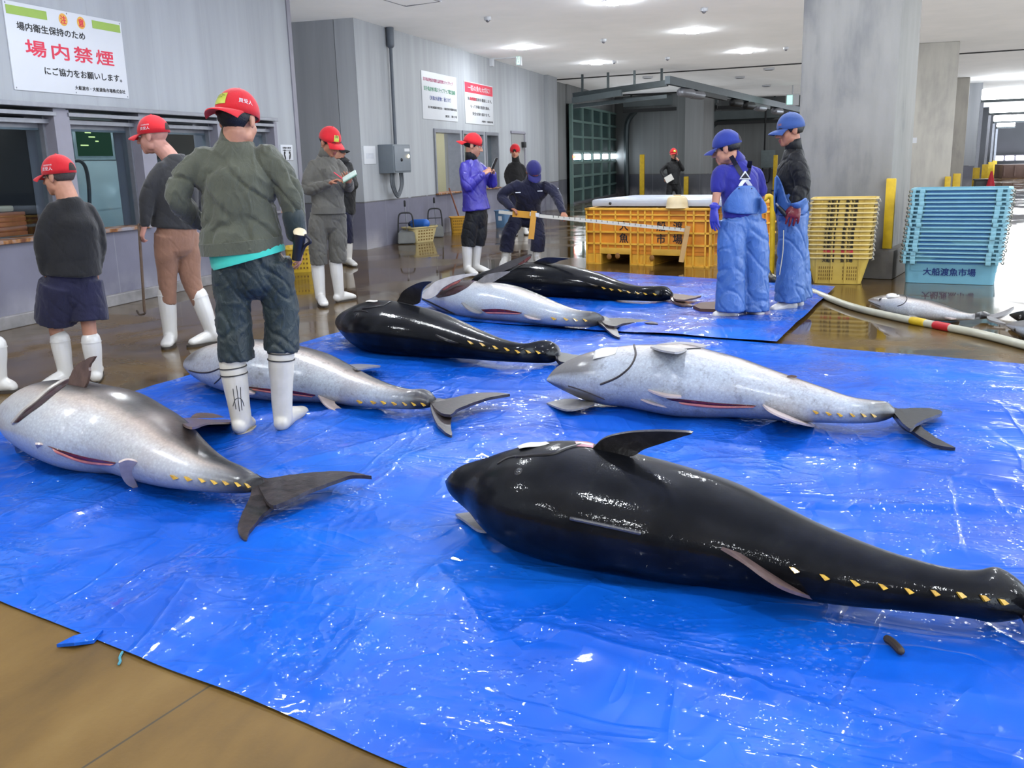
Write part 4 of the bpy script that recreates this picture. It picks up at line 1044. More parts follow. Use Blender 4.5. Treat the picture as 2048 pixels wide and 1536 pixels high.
    def finlets(s, pts, w_=38, h_=20, m=None, drop=.5):
        w_ *= .72; h_ *= .8
        for (x, y) in pts:
            q, nn = s.hit((x, y), .004)
            q2, _ = s.hit((x-w_*.6, y-h_*.5), .002); q3, _ = s.hit((x-w_*.1, y-h_*.35), .004)
            tip = onPlane(*s.px((x+w_*.55, y+h_*.35)), q, (nn+V(0, 0, .4)).normalized())
            low = onPlane(*s.px((x+w_*.02, y+h_*.62)), q, (nn+V(0, 0, .4)).normalized())
            bm = bmesh.new(); off = nn*.006
            A = [q2, q3, tip, low]
            va = [bm.verts.new(p+off) for p in A]; vb = [bm.verts.new(p-off) for p in A]
            bm.faces.new(va); bm.faces.new(vb[::-1])
            for k in range(4): bm.faces.new((va[k], vb[k], vb[(k+1) % 4], va[(k+1) % 4]))
            fin('finlet', bm, m or M_fl, s.root)
    def eye(s, p, r=.022, ring=None):
        q, nn = s.hit(p); rot = nn.to_track_quat('Z', 'Y').to_matrix().to_4x4()
        bm = bmesh.new(); ell(bm, q, (r*1.5, r*1.5, r*.35), rot, 16); o = fin('eye_ring', bm, ring or M_eyer, s.root)
        bm = bmesh.new(); ell(bm, q+nn*r*.18, (r, r, r*.4), rot, 16); fin('eye', bm, M_eye, s.root)
    def caudal(s, lobes, root, tips, m=None, jag=1.5, z=.05):
        R = G(*s.px(root), s.C[-1][3])
        for i, (o, tp) in enumerate(zip(lobes, tips)):
            s.lying('tail_fin', o, root, tp[:2], m or M_tail, tp[2], .016, jag=jag, rootz=s.C[-1][3]*.9)
    def paper(s, label, quad, name='paper_tag'):
        Q = [s.hit(q, .008)[0] for q in quad]
        bm = bmesh.new(); g = []
        for j in range(4):
            row = []
            for i in range(7):
                u, v = i/6, j/3; c = [(quad[0][k]*(1-u)+quad[1][k]*u)*(1-v)+(quad[3][k]*(1-u)+quad[2][k]*u)*v for k in (0, 1)]
                row.append(bm.verts.new(s.hit(tuple(c), .006+.004*math.sin(u*5+v))[0]))
            g.append(row)
        for j in range(3):
            for i in range(6): bm.faces.new((g[j][i], g[j][i+1], g[j+1][i+1], g[j+1][i]))
        o = fin(name, bm, M_paper, ang=80)
        sm_ = o.modifiers.new('thick', 'SOLIDIFY'); sm_.thickness = .002
        return tag(o, label, 'paper tag')

# --- the big black tuna in front
f = Fish('F4', 'largest black tuna lying in the right foreground with its back to the camera', 'black tuna on the tarpaulins', M_bskin, True, (860, 840), 1.724)
f.upright('pectoral_fin', [(556, 112), (566, 92), (600, 62), (660, 45), (740, 37), (820, 36), (905, 42), (870, 55), (800, 78), (740, 98), (698, 122), (630, 122)], (620, 108), M_fin, -.35)
f.strip('gill_wound', [(498, 74), (535, 72), (566, 80)], [(505, 92), (540, 94), (562, 98)], plain('raw pink wound', (190, 130, 140), .3, .3, 30, coat=.4), .006)
f.line('gill_cover_edge', [(300, 128), (360, 122), (425, 116), (470, 98), (520, 86)], M_line, .007)
f.line('eye_groove', [(235, 150), (265, 133), (300, 125)], M_line, .005)
f.eye((304, 178), .011, M_line)
f.line('dorsal_groove', [(488, 340), (560, 355), (640, 372), (722, 390)], plain('grey fin groove', (70, 70, 74), .25, coat=.4), .007, lift=.002)
f.lying('second_dorsal_fin', [(1005, 442), (1075, 466), (1160, 502), (1240, 556), (1320, 596), (1402, 633), (1310, 612), (1220, 582), (1150, 540), (1085, 492)], (1090, 478), (1400, 632), plain('brownish fin edge', (112, 92, 88), .35, .3, 20, coat=.3), .03)
f.finlets([(1258, 516), (1362, 541), (1467, 561), (1562, 574), (1652, 589), (1742, 596), (1832, 604), (1912, 613), (1976, 626)], 44, 26)
f.lying('pectoral_fin', [(88, 328), (150, 322), (185, 342), (216, 352), (240, 378), (172, 384), (120, 350)], (225, 372), (90, 328), M_gfin, .02, rootz=.06)
f.caudal([[(2040, 600), (2090, 560), (2200, 520), (2330, 500), (2220, 570), (2140, 640), (2060, 660)], [(2030, 640), (2090, 660), (2150, 760), (2190, 880), (2110, 800), (2050, 700)]], (2060, 640), [(2330, 500, .25), (2190, 880, .02)])
f.paper('white paper tag on the head of the largest black tuna', [(300, 92), (400, 76), (412, 84), (310, 106)])
# --- the right-hand silver tuna
SK3 = silver_skin('silver tuna skin, grey head', .20, .9, .2, -.34)
f = Fish('F3', 'silver tuna with a grey head and a white tag, right of centre', 'silver tuna on the tarpaulins', SK3, False, (1060, 650), 2.327)
f.line('gill_cover_edge', [(484, 94), (492, 140), (470, 190), (430, 228), (390, 252), (330, 276)], M_mouth, .006, lift=.001)
f.line('mouth_line', [(180, 284), (240, 303), (300, 326), (345, 345)], M_mouth, .004)
f.lying('pectoral_fin', [(560, 104), (600, 92), (680, 82), (760, 86), (822, 98), (790, 108), (742, 112), (690, 130), (620, 122)], (640, 108), (820, 98), M_sfin, .30)
f.line('fin_shadow_edge', [(682, 128), (715, 116), (745, 112), (790, 110)], M_line, .006)
f.lying('pelvic_fin', [(545, 300), (600, 302), (660, 315), (705, 335), (640, 336), (580, 318)], (560, 305), (704, 336), M_wfin, .17)
f.lying('pelvic_fin', [(515, 345), (580, 348), (650, 362), (708, 380), (640, 382), (560, 364)], (530, 350), (706, 380), M_wfin, .08)
f.strip('belly_cut', [(630, 338), (750, 349), (880, 363), (1055, 373)], [(660, 352), (760, 366), (890, 376), (1048, 378)], M_cut, .004)
f.strip('cut_lip', [(690, 358), (770, 366), (890, 376), (1048, 378)], [(720, 370), (780, 380), (900, 388), (1030, 384)], M_flesh, .007)
f.lying('anal_fin', [(1080, 368), (1130, 376), (1200, 402), (1250, 430), (1325, 471), (1250, 456), (1170, 428), (1110, 398)], (1120, 388), (1324, 470), M_wfin, .02)
f.finlets([(1330, 405), (1390, 412), (1442, 417), (1500, 418), (1552, 419), (1598, 420)], 34, 20)
f.upright('second_dorsal_fin', [(1195, 240), (1215, 232), (1242, 238), (1230, 246)], (1210, 246), M_bfin, .2)
f.lying('pectoral_fin', [(78, 366), (160, 348), (240, 352), (300, 366), (260, 384), (170, 398)], (290, 372), (80, 366), M_gfin, .02, rootz=.05)
f.caudal([[(1680, 395), (1740, 395), (1860, 394), (1918, 414), (1850, 440), (1800, 465), (1770, 490), (1720, 450)], [(1665, 385), (1710, 395), (1760, 430), (1820, 480), (1890, 530), (1978, 578), (1880, 560), (1790, 510), (1720, 462)]], (1700, 408), [(1915, 412, .06), (1976, 577, .02)], M_fin)
f.paper('white paper tag on the grey head of the right-hand silver tuna', [(305, 122), (408, 99), (398, 136), (294, 166)])
# --- the left foreground silver tuna
SK1 = silver_skin('silver tuna skin, warm flank', .02, .5, .5, .02)
f = Fish('F1', 'silver tuna at the left edge, gill opening gaping and belly to the camera', 'silver tuna on the tarpaulins', SK1, False, (0, 660), 2.695)
f.strip('gill_opening', [(74, 505), (130, 440), (190, 392), (270, 322), (372, 262)], [(100, 498), (160, 452), (230, 402), (310, 335), (400, 264)], M_gill, .008)
f.line('gill_cover_edge', [(72, 500), (130, 434), (190, 386), (270, 317), (368, 261)], plain('pale gill cover edge', (190, 184, 176), .35), .012)
f.upright('pectoral_fin', [(372, 292), (386, 240), (410, 200), (450, 168), (516, 138), (498, 172), (486, 200), (482, 245), (456, 318), (410, 318)], (420, 300), M_bfin, .1, jag=2)
f.strip('belly_cut', [(255, 622), (380, 662), (480, 688), (628, 714)], [(290, 640), (400, 690), (500, 712), (620, 722)], M_cut, .004)
f.strip('cut_lip', [(280, 634), (400, 688), (500, 710), (620, 722)], [(320, 672), (430, 712), (510, 726), (580, 730)], M_flesh, .007)
f.lying('pelvic_fin', [(190, 612), (245, 618), (290, 655), (302, 682), (270, 698), (220, 662)], (215, 622), (290, 690), M_wfin, .08)
f.lying('anal_fin', [(640, 712), (690, 696), (760, 715), (806, 745), (750, 760), (722, 790), (745, 852), (690, 832), (655, 785)], (720, 728), (744, 850), M_wfin, .02)
f.finlets([(940, 792), (1015, 801), (1090, 809), (1155, 819), (1217, 823), (1282, 831), (1332, 836)], 46, 30)
f.lying('second_dorsal_fin', [(950, 476), (1000, 478), (1060, 477), (1180, 487), (1256, 500), (1120, 506), (1050, 528), (1000, 520)], (985, 492), (1250, 500), M_bfin, .05, rootz=.16)
f.caudal([[(1380, 780), (1440, 808), (1560, 790), (1700, 776), (1860, 769), (2002, 796), (1900, 792), (1800, 825), (1680, 868), (1530, 936), (1460, 950), (1400, 860)],
          [(1372, 790), (1350, 900), (1310, 990), (1284, 1060), (1290, 1110), (1328, 1142), (1345, 1095), (1380, 1050), (1410, 1010), (1475, 955), (1500, 900), (1430, 812)]], (1410, 840), [(2000, 795, .10), (1325, 1140, .02)])
# --- the silver tuna behind the olive-jacketed man
SK2 = silver_skin('silver tuna skin, speckled', .13, 1.0, .5, -.14)
f = Fish('F2', 'silver tuna lying behind the white boots of the olive-jacketed man', 'silver tuna on the tarpaulins', SK2, False, (340, 640), 2.926)
f.line('mouth_line', [(112, 296), (170, 308), (230, 306), (285, 286)], M_mouth, .005)
f.line('gill_cover_edge', [(330, 150), (345, 230), (310, 320), (260, 372)], M_mouth, .004)
f.strip('belly_cut', [(450, 388), (600, 404), (720, 414), (852, 438)], [(470, 398), (600, 418), (720, 430), (845, 446)], M_cut, .004)
f.strip('cut_lip', [(480, 400), (600, 417), (730, 431), (840, 446)], [(500, 412), (610, 432), (730, 442), (820, 450)], M_flesh, .006)
f.lying('pelvic_fin', [(448, 394), (490, 402), (503, 420), (492, 434), (458, 428)], (455, 405), (500, 428), M_wfin, .08)
f.lying('anal_fin', [(862, 436), (920, 448), (972, 466), (965, 490), (1000, 520), (1042, 553), (960, 532), (900, 492)], (900, 455), (1040, 552), M_wfin, .02)
f.finlets([(1110, 478), (1190, 481), (1250, 482), (1312, 488), (1372, 490), (1425, 491), (1482, 493)], 38, 22)
f.lying('second_dorsal_fin', [(1020, 262), (1060, 263), (1120, 261), (1232, 271), (1170, 280), (1110, 290), (1060, 284)], (1040, 268), (1230, 271), M_gfin, .06, rootz=.14)
f.caudal([[(1500, 455), (1560, 470), (1640, 465), (1760, 440), (1880, 430), (1988, 440), (1880, 458), (1780, 490), (1690, 525), (1640, 560), (1570, 540)],
          [(1520, 465), (1530, 540), (1560, 610), (1600, 655), (1650, 682), (1642, 620), (1655, 560), (1680, 520), (1600, 470)]], (1545, 488), [(1985, 440, .08), (1650, 680, .02)])
# --- black tuna, middle left
f = Fish('F5', 'black tuna in the middle with its raised dark fin, tail behind the tagged silver one', 'black tuna on the tarpaulins', M_bskin, True, (640, 490), 2.626)
f.upright('pectoral_fin', [(400, 304), (415, 280), (440, 240), (500, 205), (545, 192), (588, 192), (556, 215), (535, 245), (522, 304), (460, 314)], (460, 308), M_fin, -.2)
f.line('gill_cover_edge', [(225, 335), (262, 330), (320, 320), (370, 300)], M_line, .008)
f.line('eye_groove', [(180, 350), (215, 345), (250, 352)], M_line, .006)
f.eye((196, 368), .014, M_line)
f.finlets([(792, 513), (855, 524), (922, 539), (982, 549), (1037, 560), (1092, 560), (1145, 563)], 38, 20)
f.lying('second_dorsal_fin', [(605, 473), (660, 484), (720, 503), (758, 521), (700, 512), (640, 492)], (640, 484), (756, 520), M_fin, .14)
f.caudal([[(1240, 560), (1280, 572), (1340, 582), (1402, 588), (1360, 606), (1300, 622), (1255, 612)], [(1235, 585), (1262, 600), (1300, 630), (1330, 655), (1280, 640), (1245, 612)]], (1250, 592), [(1400, 588, .06), (1328, 655, .02)], M_fin)
f.paper('pale paper strip on the head of the middle black tuna', [(238, 298), (300, 290), (304, 297), (244, 304)])
# --- silver tuna with the lifted gill cover
SK6 = silver_skin('silver tuna skin, bright', .02, .3, 0, -.32)
f = Fish('F6', 'bright silver tuna with its gill cover lifted wide open, behind the middle black one', 'silver tuna on the tarpaulins', SK6, False, (640, 490), 2.626)
f.strip('gill_opening', [(596, 262), (650, 210), (730, 172), (800, 172)], [(622, 278), (700, 262), (770, 226), (812, 190)], M_gill, .006)
p6, _ = f.hit((700, 260))
f.sheet('gill_cover', [(528, 272), (560, 238), (600, 198), (650, 176), (700, 163), (760, 153), (816, 148), (820, 158), (770, 168), (725, 186), (680, 206), (640, 232), (604, 270), (560, 285)], plain('silver gill cover', (200, 196, 194), .3, .15, 16, coat=.3), p6, (-.2, -1, .25), .012)
f.sheet('gill_arch', [(640, 222), (700, 196), (735, 180), (728, 198), (690, 216), (650, 238)], M_flesh, p6+V(.03, .05, 0), (-.2, -1, .3), .01)
f.line('jaw_line', [(540, 285), (580, 302), (640, 330), (700, 358)], M_line, .010)
f.upright('pectoral_fin', [(820, 198), (845, 178), (890, 152), (985, 138), (990, 146), (935, 178), (900, 196)], (860, 200), M_gfin, .1)
f.strip('belly_cut', [(845, 338), (950, 336), (1062, 356)], [(870, 354), (955, 354), (1056, 360)], M_cut, .004)
f.strip('cut_lip', [(866, 352), (955, 353), (1056, 359)], [(890, 362), (960, 364), (1040, 364)], M_flesh, .006)
f.lying('pelvic_fin', [(742, 304), (800, 310), (852, 336), (842, 362), (780, 342)], (770, 315), (848, 352), M_gfin, .10)
f.lying('anal_fin', [(1065, 362), (1120, 372), (1190, 384), (1222, 392), (1150, 392), (1090, 382)], (1080, 370), (1220, 392), M_wfin, .06)
f.finlets([(1228, 386), (1292, 389), (1342, 392), (1392, 394)], 34, 18)
f.caudal([[(1450, 378), (1500, 380), (1540, 420), (1565, 460), (1572, 490), (1520, 462), (1490, 430), (1462, 412)], [(1470, 385), (1540, 388), (1640, 392), (1730, 402), (1775, 418), (1690, 412), (1600, 415), (1545, 432), (1490, 415)]], (1475, 398), [(1570, 488, .02), (1772, 417, .04)])
# --- black tuna at the back
f = Fish('F7', 'rearmost black tuna lying before the orange pallet bin', 'black tuna on the tarpaulins', M_bskin, True, (640, 490), 2.626)
p7, _ = f.hit((1000, 130))
f.sheet('gill_cover', [(850, 165), (890, 140), (950, 106), (1020, 76), (1105, 48), (1104, 64), (1070, 88), (1040, 104), (990, 128), (930, 150)], plain('dark gill cover', (60, 56, 58), .3, .3, 16, coat=.4), p7, (-.1, -1, .2), .014)
f.sheet('gill_flesh', [(1040, 100), (1065, 84), (1100, 60), (1106, 68), (1078, 92), (1052, 104)], M_cut, p7+V(0, -.015, 0), (-.1, -1, .2), .01)
f.upright('pectoral_fin', [(1122, 92), (1150, 76), (1200, 64), (1306, 70), (1262, 82), (1225, 96), (1170, 98)], (1160, 96), M_fin, -.2)
f.line('gill_cover_edge', [(935, 150), (990, 140), (1040, 116), (1075, 100)], M_line, .008)
f.finlets([(1492, 226), (1532, 233), (1577, 239), (1622, 247), (1667, 252), (1707, 256), (1757, 258)], 30, 14)
f.lying('second_dorsal_fin', [(1395, 198), (1430, 205), (1465, 216), (1430, 212)], (1420, 205), (1464, 216), M_fin, .16)
f.caudal([[(1840, 256), (1890, 262), (1950, 270), (2002, 270), (1960, 282), (1900, 292), (1862, 285)], [(1840, 270), (1870, 285), (1920, 305), (1958, 322), (1900, 318), (1850, 296)]], (1850, 272), [(2000, 270, .06), (1956, 321, .03)], M_bfin)
# --- small tuna on the wet floor at the right
f = Fish('F8', 'small silver tuna lying on the wet concrete next to the hose', 'small tuna on the wet floor', silver_skin('small tuna skin', .24, .6, .2, .06), False, (1590, 340), 4.041)
f.line('gill_cover_edge', [(890, 1012), (905, 1040), (880, 1080), (830, 1100)], M_line, .004)
f.line('mouth_line', [(600, 1062), (650, 1085), (690, 1100)], M_line, .004)
f.eye((690, 1046), .012)
f.lying('pectoral_fin', [(895, 1160), (940, 1168), (1005, 1202), (950, 1196)], (910, 1168), (1003, 1200), M_gfin, .04)
f.lying('anal_fin', [(1190, 1186), (1260, 1188), (1335, 1196), (1260, 1204)], (1210, 1192), (1333, 1196), M_wfin, .02)
f.caudal([[(1550, 1165), (1600, 1172), (1680, 1150), (1770, 1112), (1720, 1160), (1650, 1195), (1590, 1205)], [(1550, 1185), (1600, 1195), (1660, 1225), (1705, 1250), (1620, 1232), (1560, 1212)]], (1570, 1185), [(1768, 1112, .10), (1700, 1250, .02)], M_gfin)
f.paper('white paper tag on the small silver tuna on the wet floor', [(742, 994), (842, 990), (846, 1026), (742, 1040)])
# --- two more at the right edge of the view
def edge_fish(key, label, skin, p, dv, sc):
    base = FISH['F8']; q0 = G(*p); pts = []
    for x, y, d, z in base[1]:
        pts.append([q0.x+(x-base[1][0][0])*sc, q0.y+(y-base[1][0][1])*sc, d*sc, z*sc])
    FISH[key] = (base[0], pts)
    return Fish(key, label, 'small tuna on the wet floor', skin, dv, (0, 0), 1.0)
f = edge_fish('F9', 'grey tuna head cut off by the right edge, in front of the dark one', silver_skin('grey tuna skin', .5, .4, .2, -.1), (2010, 668), False, .95)
f.eye((2030, 660), .012); f.line('mouth_line', [(2012, 668), (2030, 676), (2046, 680)], M_line, .004)
f = edge_fish('F10', 'dark-backed small tuna at the right edge beyond the grey one', M_bskin, (2018, 646), True, .9)
f.eye((2040, 634), .012); f.line('gill_cover_edge', [(2046, 620), (2050, 632), (2046, 644)], M_line, .004)

# brown wooden wedge by the aproned man's feet
p = G(1386, 620); t = thing('wooden_wedge', 'brown wooden wedge on the rear tarpaulin at the feet of the left aproned man', 'wedge', p)
pts = [(1386, 617), (1402, 611), (1440, 609), (1490, 607), (1492, 622), (1440, 625), (1400, 624)]
bm = bmesh.new(); Q = [G(*c, .03) for c in pts]; a = [bm.verts.new(q+V(0, 0, .03)) for q in Q]; b = [bm.verts.new(q) for q in Q]
bm.faces.new(a); bm.faces.new(b[::-1])
for k in range(len(Q)): bm.faces.new((a[k], b[k], b[(k+1) % len(Q)], a[(k+1) % len(Q)]))
fin('board', bm, plain('dark red brown wood', (92, 60, 44), .55, .3, 8), t, ang=20)

# ================================================================== hose and pole
hp = [G(1534, 548, .03), G(1560, 560, .03), G(1622, 582, .03), G(1700, 612, .03), G(1790, 634, .03), G(1880, 652, .03), G(1960, 668, .03), G(2055, 692, .03), G(2200, 730, .03)]
t = thing('suction_hose', 'long cream hose with yellow and red tape bands across the wet floor', 'hose', V(hp[4].x, hp[4].y, 0))
sm_ = vcat(hp, 8)
bm = bmesh.new(); tube(bm, sm_, .031, seg=14); fin('pipe', bm, plain('cream hose', (196, 194, 172), .4, .1, 6, coat=.2), t)
def band(x0, x1, m, nm):
    q = [p for p in sm_ if x0 <= 1024+FPX*(p-EYE).dot(RT)/(p-EYE).dot(FW) <= x1]
    a = G(x0, 634+(x0-1790)*.2, .03)
    bm = bmesh.new(); tube(bm, q, .0335, seg=14); return fin(nm, bm, m, t)
def sub(x0, x1):
    dense = vcat(hp, 60); return [p for p in dense if x0 <= 1024+FPX*(p-EYE).dot(RT)/(p-EYE).dot(FW) <= x1]
for x0, x1, c, nm in ((1824, 1850, (225, 190, 40), 'yellow_band'), (1870, 1899, (200, 40, 45), 'red_band')):
    q = sub(x0, x1); bm = bmesh.new(); tube(bm, q, .0338, seg=14); fin(nm, bm, plain(nm, c, .4), t)
bm = bmesh.new(); q = [G(1548, 560, .05), G(1540, 556, .05), G(1535, 545, .06)]; tube(bm, vcat(q), .04, seg=12); fin('coupling', bm, M_dark, t)

# ================================================================== orange pallet bins
M_bin = plain('orange yellow plastic', (252, 190, 66), .45, .08, 6, bump=.1)
M_bind = plain('orange plastic wall', (236, 148, 40), .5, .08, 6)
def pallet_bin(label, a, b, hgt, depth, texts=False, name='pallet_bin'):
    d = b-a; d.z = 0; L = d.length; x = d.normalized(); y = Vector((-x.y, x.x, 0)); an = math.atan2(x.y, x.x)
    t = thing(name, label, 'bin', ((a.x+b.x)/2, (a.y+b.y)/2, 0), 'orange pallet bins')
    Mx = Matrix((( x.x, y.x, 0, a.x), (x.y, y.y, 0, a.y), (0, 0, 1, 0), (0, 0, 0, 1)))
    def B(bm, lo, hi, bev=0): 
        b2 = bmesh.new(); box(b2, lo, hi, bev); bmesh.ops.transform(b2, matrix=Mx, verts=b2.verts[:]); me = bpy.data.meshes.new('t'); b2.to_mesh(me); b2.free(); bm.from_mesh(me); bpy.data.meshes.remove(me)
    bm = bmesh.new(); w0 = .022
    zb = .17*hgt
    B(bm, (w0, w0, zb+.06), (L-w0, .09, hgt)); B(bm, (w0, depth-.09, zb+.06), (L-w0, depth-w0, hgt)); B(bm, (w0, w0, zb+.06), (.09, depth-w0, hgt)); B(bm, (L-.09, w0, zb+.06), (L-w0, depth-w0, hgt)); B(bm, (w0, w0, zb+.02), (L-w0, depth-w0, zb+.07))
    fin('shell', bm, M_bind, t, ang=0)
    bm = bmesh.new()
    for z in (.375, .585, .80): B(bm, (0, 0, z*hgt-.012), (L, .05, z*hgt+.012)); B(bm, (0, .05, z*hgt-.012), (.05, depth, z*hgt+.012)); B(bm, (L-.05, .05, z*hgt-.012), (L, depth, z*hgt+.012))
    for z in (.895,): B(bm, (0, 0, z*hgt-.009), (L, .05, z*hgt+.009)); B(bm, (L-.05, .05, z*hgt-.009), (L, depth, z*hgt+.009))
    for u in (0, .07, .125, .25, .375, .435, .49, .55, .68, .81, .87, .96, 1.0):
        uu = min(max(u*L, .01), L-.01); lowz = 0 if (u < .13 or .36 < u < .56 or u > .8) else .19*hgt
        B(bm, (uu-.01, .0, lowz), (uu+.01, .055, hgt))
    for v in (.12, .3, .5, .7, .88): 
        for sx in (0, L-.05): B(bm, (sx, v*depth-.01, .0 if v in (.12, .88, .5) else .19*hgt), (sx+.05, v*depth+.01, hgt))
    fin('ribs', bm, M_bin, t, ang=0)
    bm = bmesh.new(); B(bm, (-.01, -.01, hgt-.02), (L+.01, .06, hgt+.012), .006); B(bm, (-.01, depth-.06, hgt-.02), (L+.01, depth+.01, hgt+.012), .006); B(bm, (-.01, -.01, hgt-.02), (.06, depth+.01, hgt+.012), .006); B(bm, (L-.06, -.01, hgt-.02), (L+.01, depth+.01, hgt+.012), .006)
    fin('top_rim', bm, M_bin, t)
    for (u0, u1) in ((0, .125), (.375, .55), (.81, 1.0)):
        bm = bmesh.new(); B(bm, (u0*L, .0, 0), (u1*L, .03, .02)); B(bm, (u0*L, .03, 0), (u1*L, depth, .02)); B(bm, (u0*L+.01, .03, .02), (u1*L-.01, depth-.03, .21*hgt)); fin('foot', bm, M_bin, t, ang=0)
    for (u0, u1) in ((.125, .375), (.55, .81)):
        bm = bmesh.new(); B(bm, (u0*L, -.002, .19*hgt), (u1*L, .05, .30*hgt), .006)
        for k in range(1, 4): B(bm, (u0*L+(u1-u0)*L*k/4-.006, 0, .30*hgt), (u0*L+(u1-u0)*L*k/4+.006, .05, .375*hgt))
        fin('fork_lintel', bm, plain('pale orange plastic', (238, 184, 70), .45, .1, 8), t)
    if texts:
        for r, s_ in ((.70, '大船渡'), (.48, '魚市場')):
            for u, ch in zip((.315, .615, .745), s_):
                p = Mx @ Vector((u*L, .019, r*hgt)); text(ch, .135, M_black, t, basis(p, x, (0, 0, 1)), bold=.002)
        for u, zz in ((.20, .14), (.27, .16), (.55, .14)):
            bm = bmesh.new(); c = Mx @ Vector((u*L, -.005, zz*hgt)); ell(bm, c, (.035, .012, .04), seg=10); fin('wear_patch', bm, plain('brown scuff', (150, 100, 40), .6), t)
    return t, Mx, L
ba = G(1172, 527); bb = G(1420, 536)
t1, BM, BL = pallet_bin('orange pallet bin with black characters before the dock', ba, bb, .735, 1.15, True)
t2, _, _ = pallet_bin('second orange pallet bin half hidden behind the first one', ba+HX*.25+HY*1.35, bb+HX*.22+HY*1.35, .735, 1.0)
# pale insulated lid lying across the bin
t = thing('insulated_lid', 'thick white insulated lid lying on the orange pallet bin', 'lid', (BM @ Vector((BL/2, .6, .75))))
bm = bmesh.new(); b2 = bmesh.new(); box(b2, (.04, .10, .757), (BL+.12, 1.45, .85), .03); bmesh.ops.transform(b2, matrix=BM, verts=b2.verts[:]); me = bpy.data.meshes.new('t'); b2.to_mesh(me); b2.free(); bm.from_mesh(me)
fin('slab', bm, plain('pale grey insulated panel', (196, 202, 212), .4, .08, 3), t)
bm = bmesh.new(); b2 = bmesh.new(); box(b2, (.10, .16, .851), (BL+.04, 1.38, .856), .002); bmesh.ops.transform(b2, matrix=BM, verts=b2.verts[:]); me = bpy.data.meshes.new('t'); b2.to_mesh(me); b2.free(); bm.from_mesh(me)
fin('blue_liner', bm, plain('bluish liner', (200, 210, 232), .35, .08, 3), t)
bm = bmesh.new(); ell(bm, BM @ Vector((.32, .098, .80)), (.02, .008, .02), seg=10); fin('plug', bm, M_dark, t)
# beige bowl on the bin rim
bp = BM @ Vector((1.29, .05, .748))
t = thing('beige_bowl', 'upturned beige bowl on the front rim of the orange pallet bin', 'bowl', bp)
bm = bmesh.new(); prof = [(0, .155), (.09, .15), (.125, .12), (.135, .06), (.14, .012), (.15, 0), (.135, 0), (.125, .05), (.11, .11), (.08, .135), (0, .142)]
n = 28; rg = []
for r, z in prof: rg.append([bm.verts.new(bp+V(r*math.cos(2*PI*k/n), r*math.sin(2*PI*k/n), z)) for k in range(n)] if r > 0 else [bm.verts.new(bp+V(0, 0, z))])
for a, b in zip(rg, rg[1:]):
    for k in range(n):
        if len(a) == 1: bm.faces.new((a[0], b[k], b[(k+1) % n]))
        elif len(b) == 1: bm.faces.new((a[k], a[(k+1) % n], b[0]))
        else: bm.faces.new((a[k], a[(k+1) % n], b[(k+1) % n], b[k]))
fin('bowl_shell', bm, plain('beige plastic', (236, 214, 168), .45, .05), t)
bm = bmesh.new(); tube(bm, [bp+V(0, 0, .152), bp+V(0, 0, .162)], .05, seg=18, cap=False); fin('foot_ring', bm, plain('beige plastic ring', (228, 204, 156), .45, .05), t)

# ================================================================== stacked baskets and crates
def tapered(bm, w0, d0, w1, d1, h, th=.008, r=.05, slots=None, seg=5):
    """an open tapered tub with rounded corners; slots(side, u, z) -> True leaves a hole"""
    def ring(w, d, z, rr):
        P = []
        for cx, cy, a0 in ((w/2-rr, d/2-rr, 0), (-w/2+rr, d/2-rr, PI/2), (-w/2+rr, -d/2+rr, PI), (w/2-rr, -d/2+rr, 1.5*PI)):
            for k in range(seg): 
                a = a0+PI/2*k/(seg-1); P.append(Vector((cx+rr*math.cos(a), cy+rr*math.sin(a), z)))
        return P
    n = seg*4
    o0, o1 = ring(w0, d0, 0, r), ring(w1, d1, h, r*1.2); i0, i1 = ring(w0-2*th, d0-2*th, th, r), ring(w1-2*th, d1-2*th, h, r*1.2)
    A = [[bm.verts.new(p) for p in L] for L in (o0, o1, i1, i0)]
    for a, b in zip(A, A[1:]):
        for k in range(n): bm.faces.new((a[k], a[(k+1) % n], b[(k+1) % n], b[k]))
    bm.faces.new(A[0][::-1]); bm.faces.new(A[3])
def rimloop(bm, w, d, z, wd, ht, r=.06, seg=6):
    P = []
    for cx, cy, a0 in ((w/2-r, d/2-r, 0), (-w/2+r, d/2-r, PI/2), (-w/2+r, -d/2+r, PI), (w/2-r, -d/2+r, 1.5*PI)):
        for k in range(seg):
            a = a0+PI/2*k/(seg-1); P.append((cx, cy, math.cos(a), math.sin(a)))
    prof = [(0, -ht/2), (wd, -ht/2), (wd*1.05, 0), (wd, ht/2), (0, ht/2)]
    R = [[bm.verts.new((cx+(r+o)*c, cy+(r+o)*s, z+q)) for o, q in prof] for cx, cy, c, s in P]
    n = len(P)
    for k in range(n):
        a, b = R[k], R[(k+1) % n]
        for j in range(len(prof)): bm.faces.new((a[j], b[j], b[(j+1) % len(prof)], a[(j+1) % len(prof)]))
M_yb = plain('yellow basket plastic', (228, 196, 96), .42, .08, 8)
M_ybr = plain('pale yellow basket rim', (238, 212, 140), .42, .06, 8)
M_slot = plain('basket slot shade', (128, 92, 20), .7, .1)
M_string = plain('white cord', (222, 220, 214), .8)
def copy_tree(o, parent=None):
    c = o.copy(); COL.objects.link(c)
    if parent is not None: c.parent = parent
    for ch in list(o.children): copy_tree(ch, c)
    return c
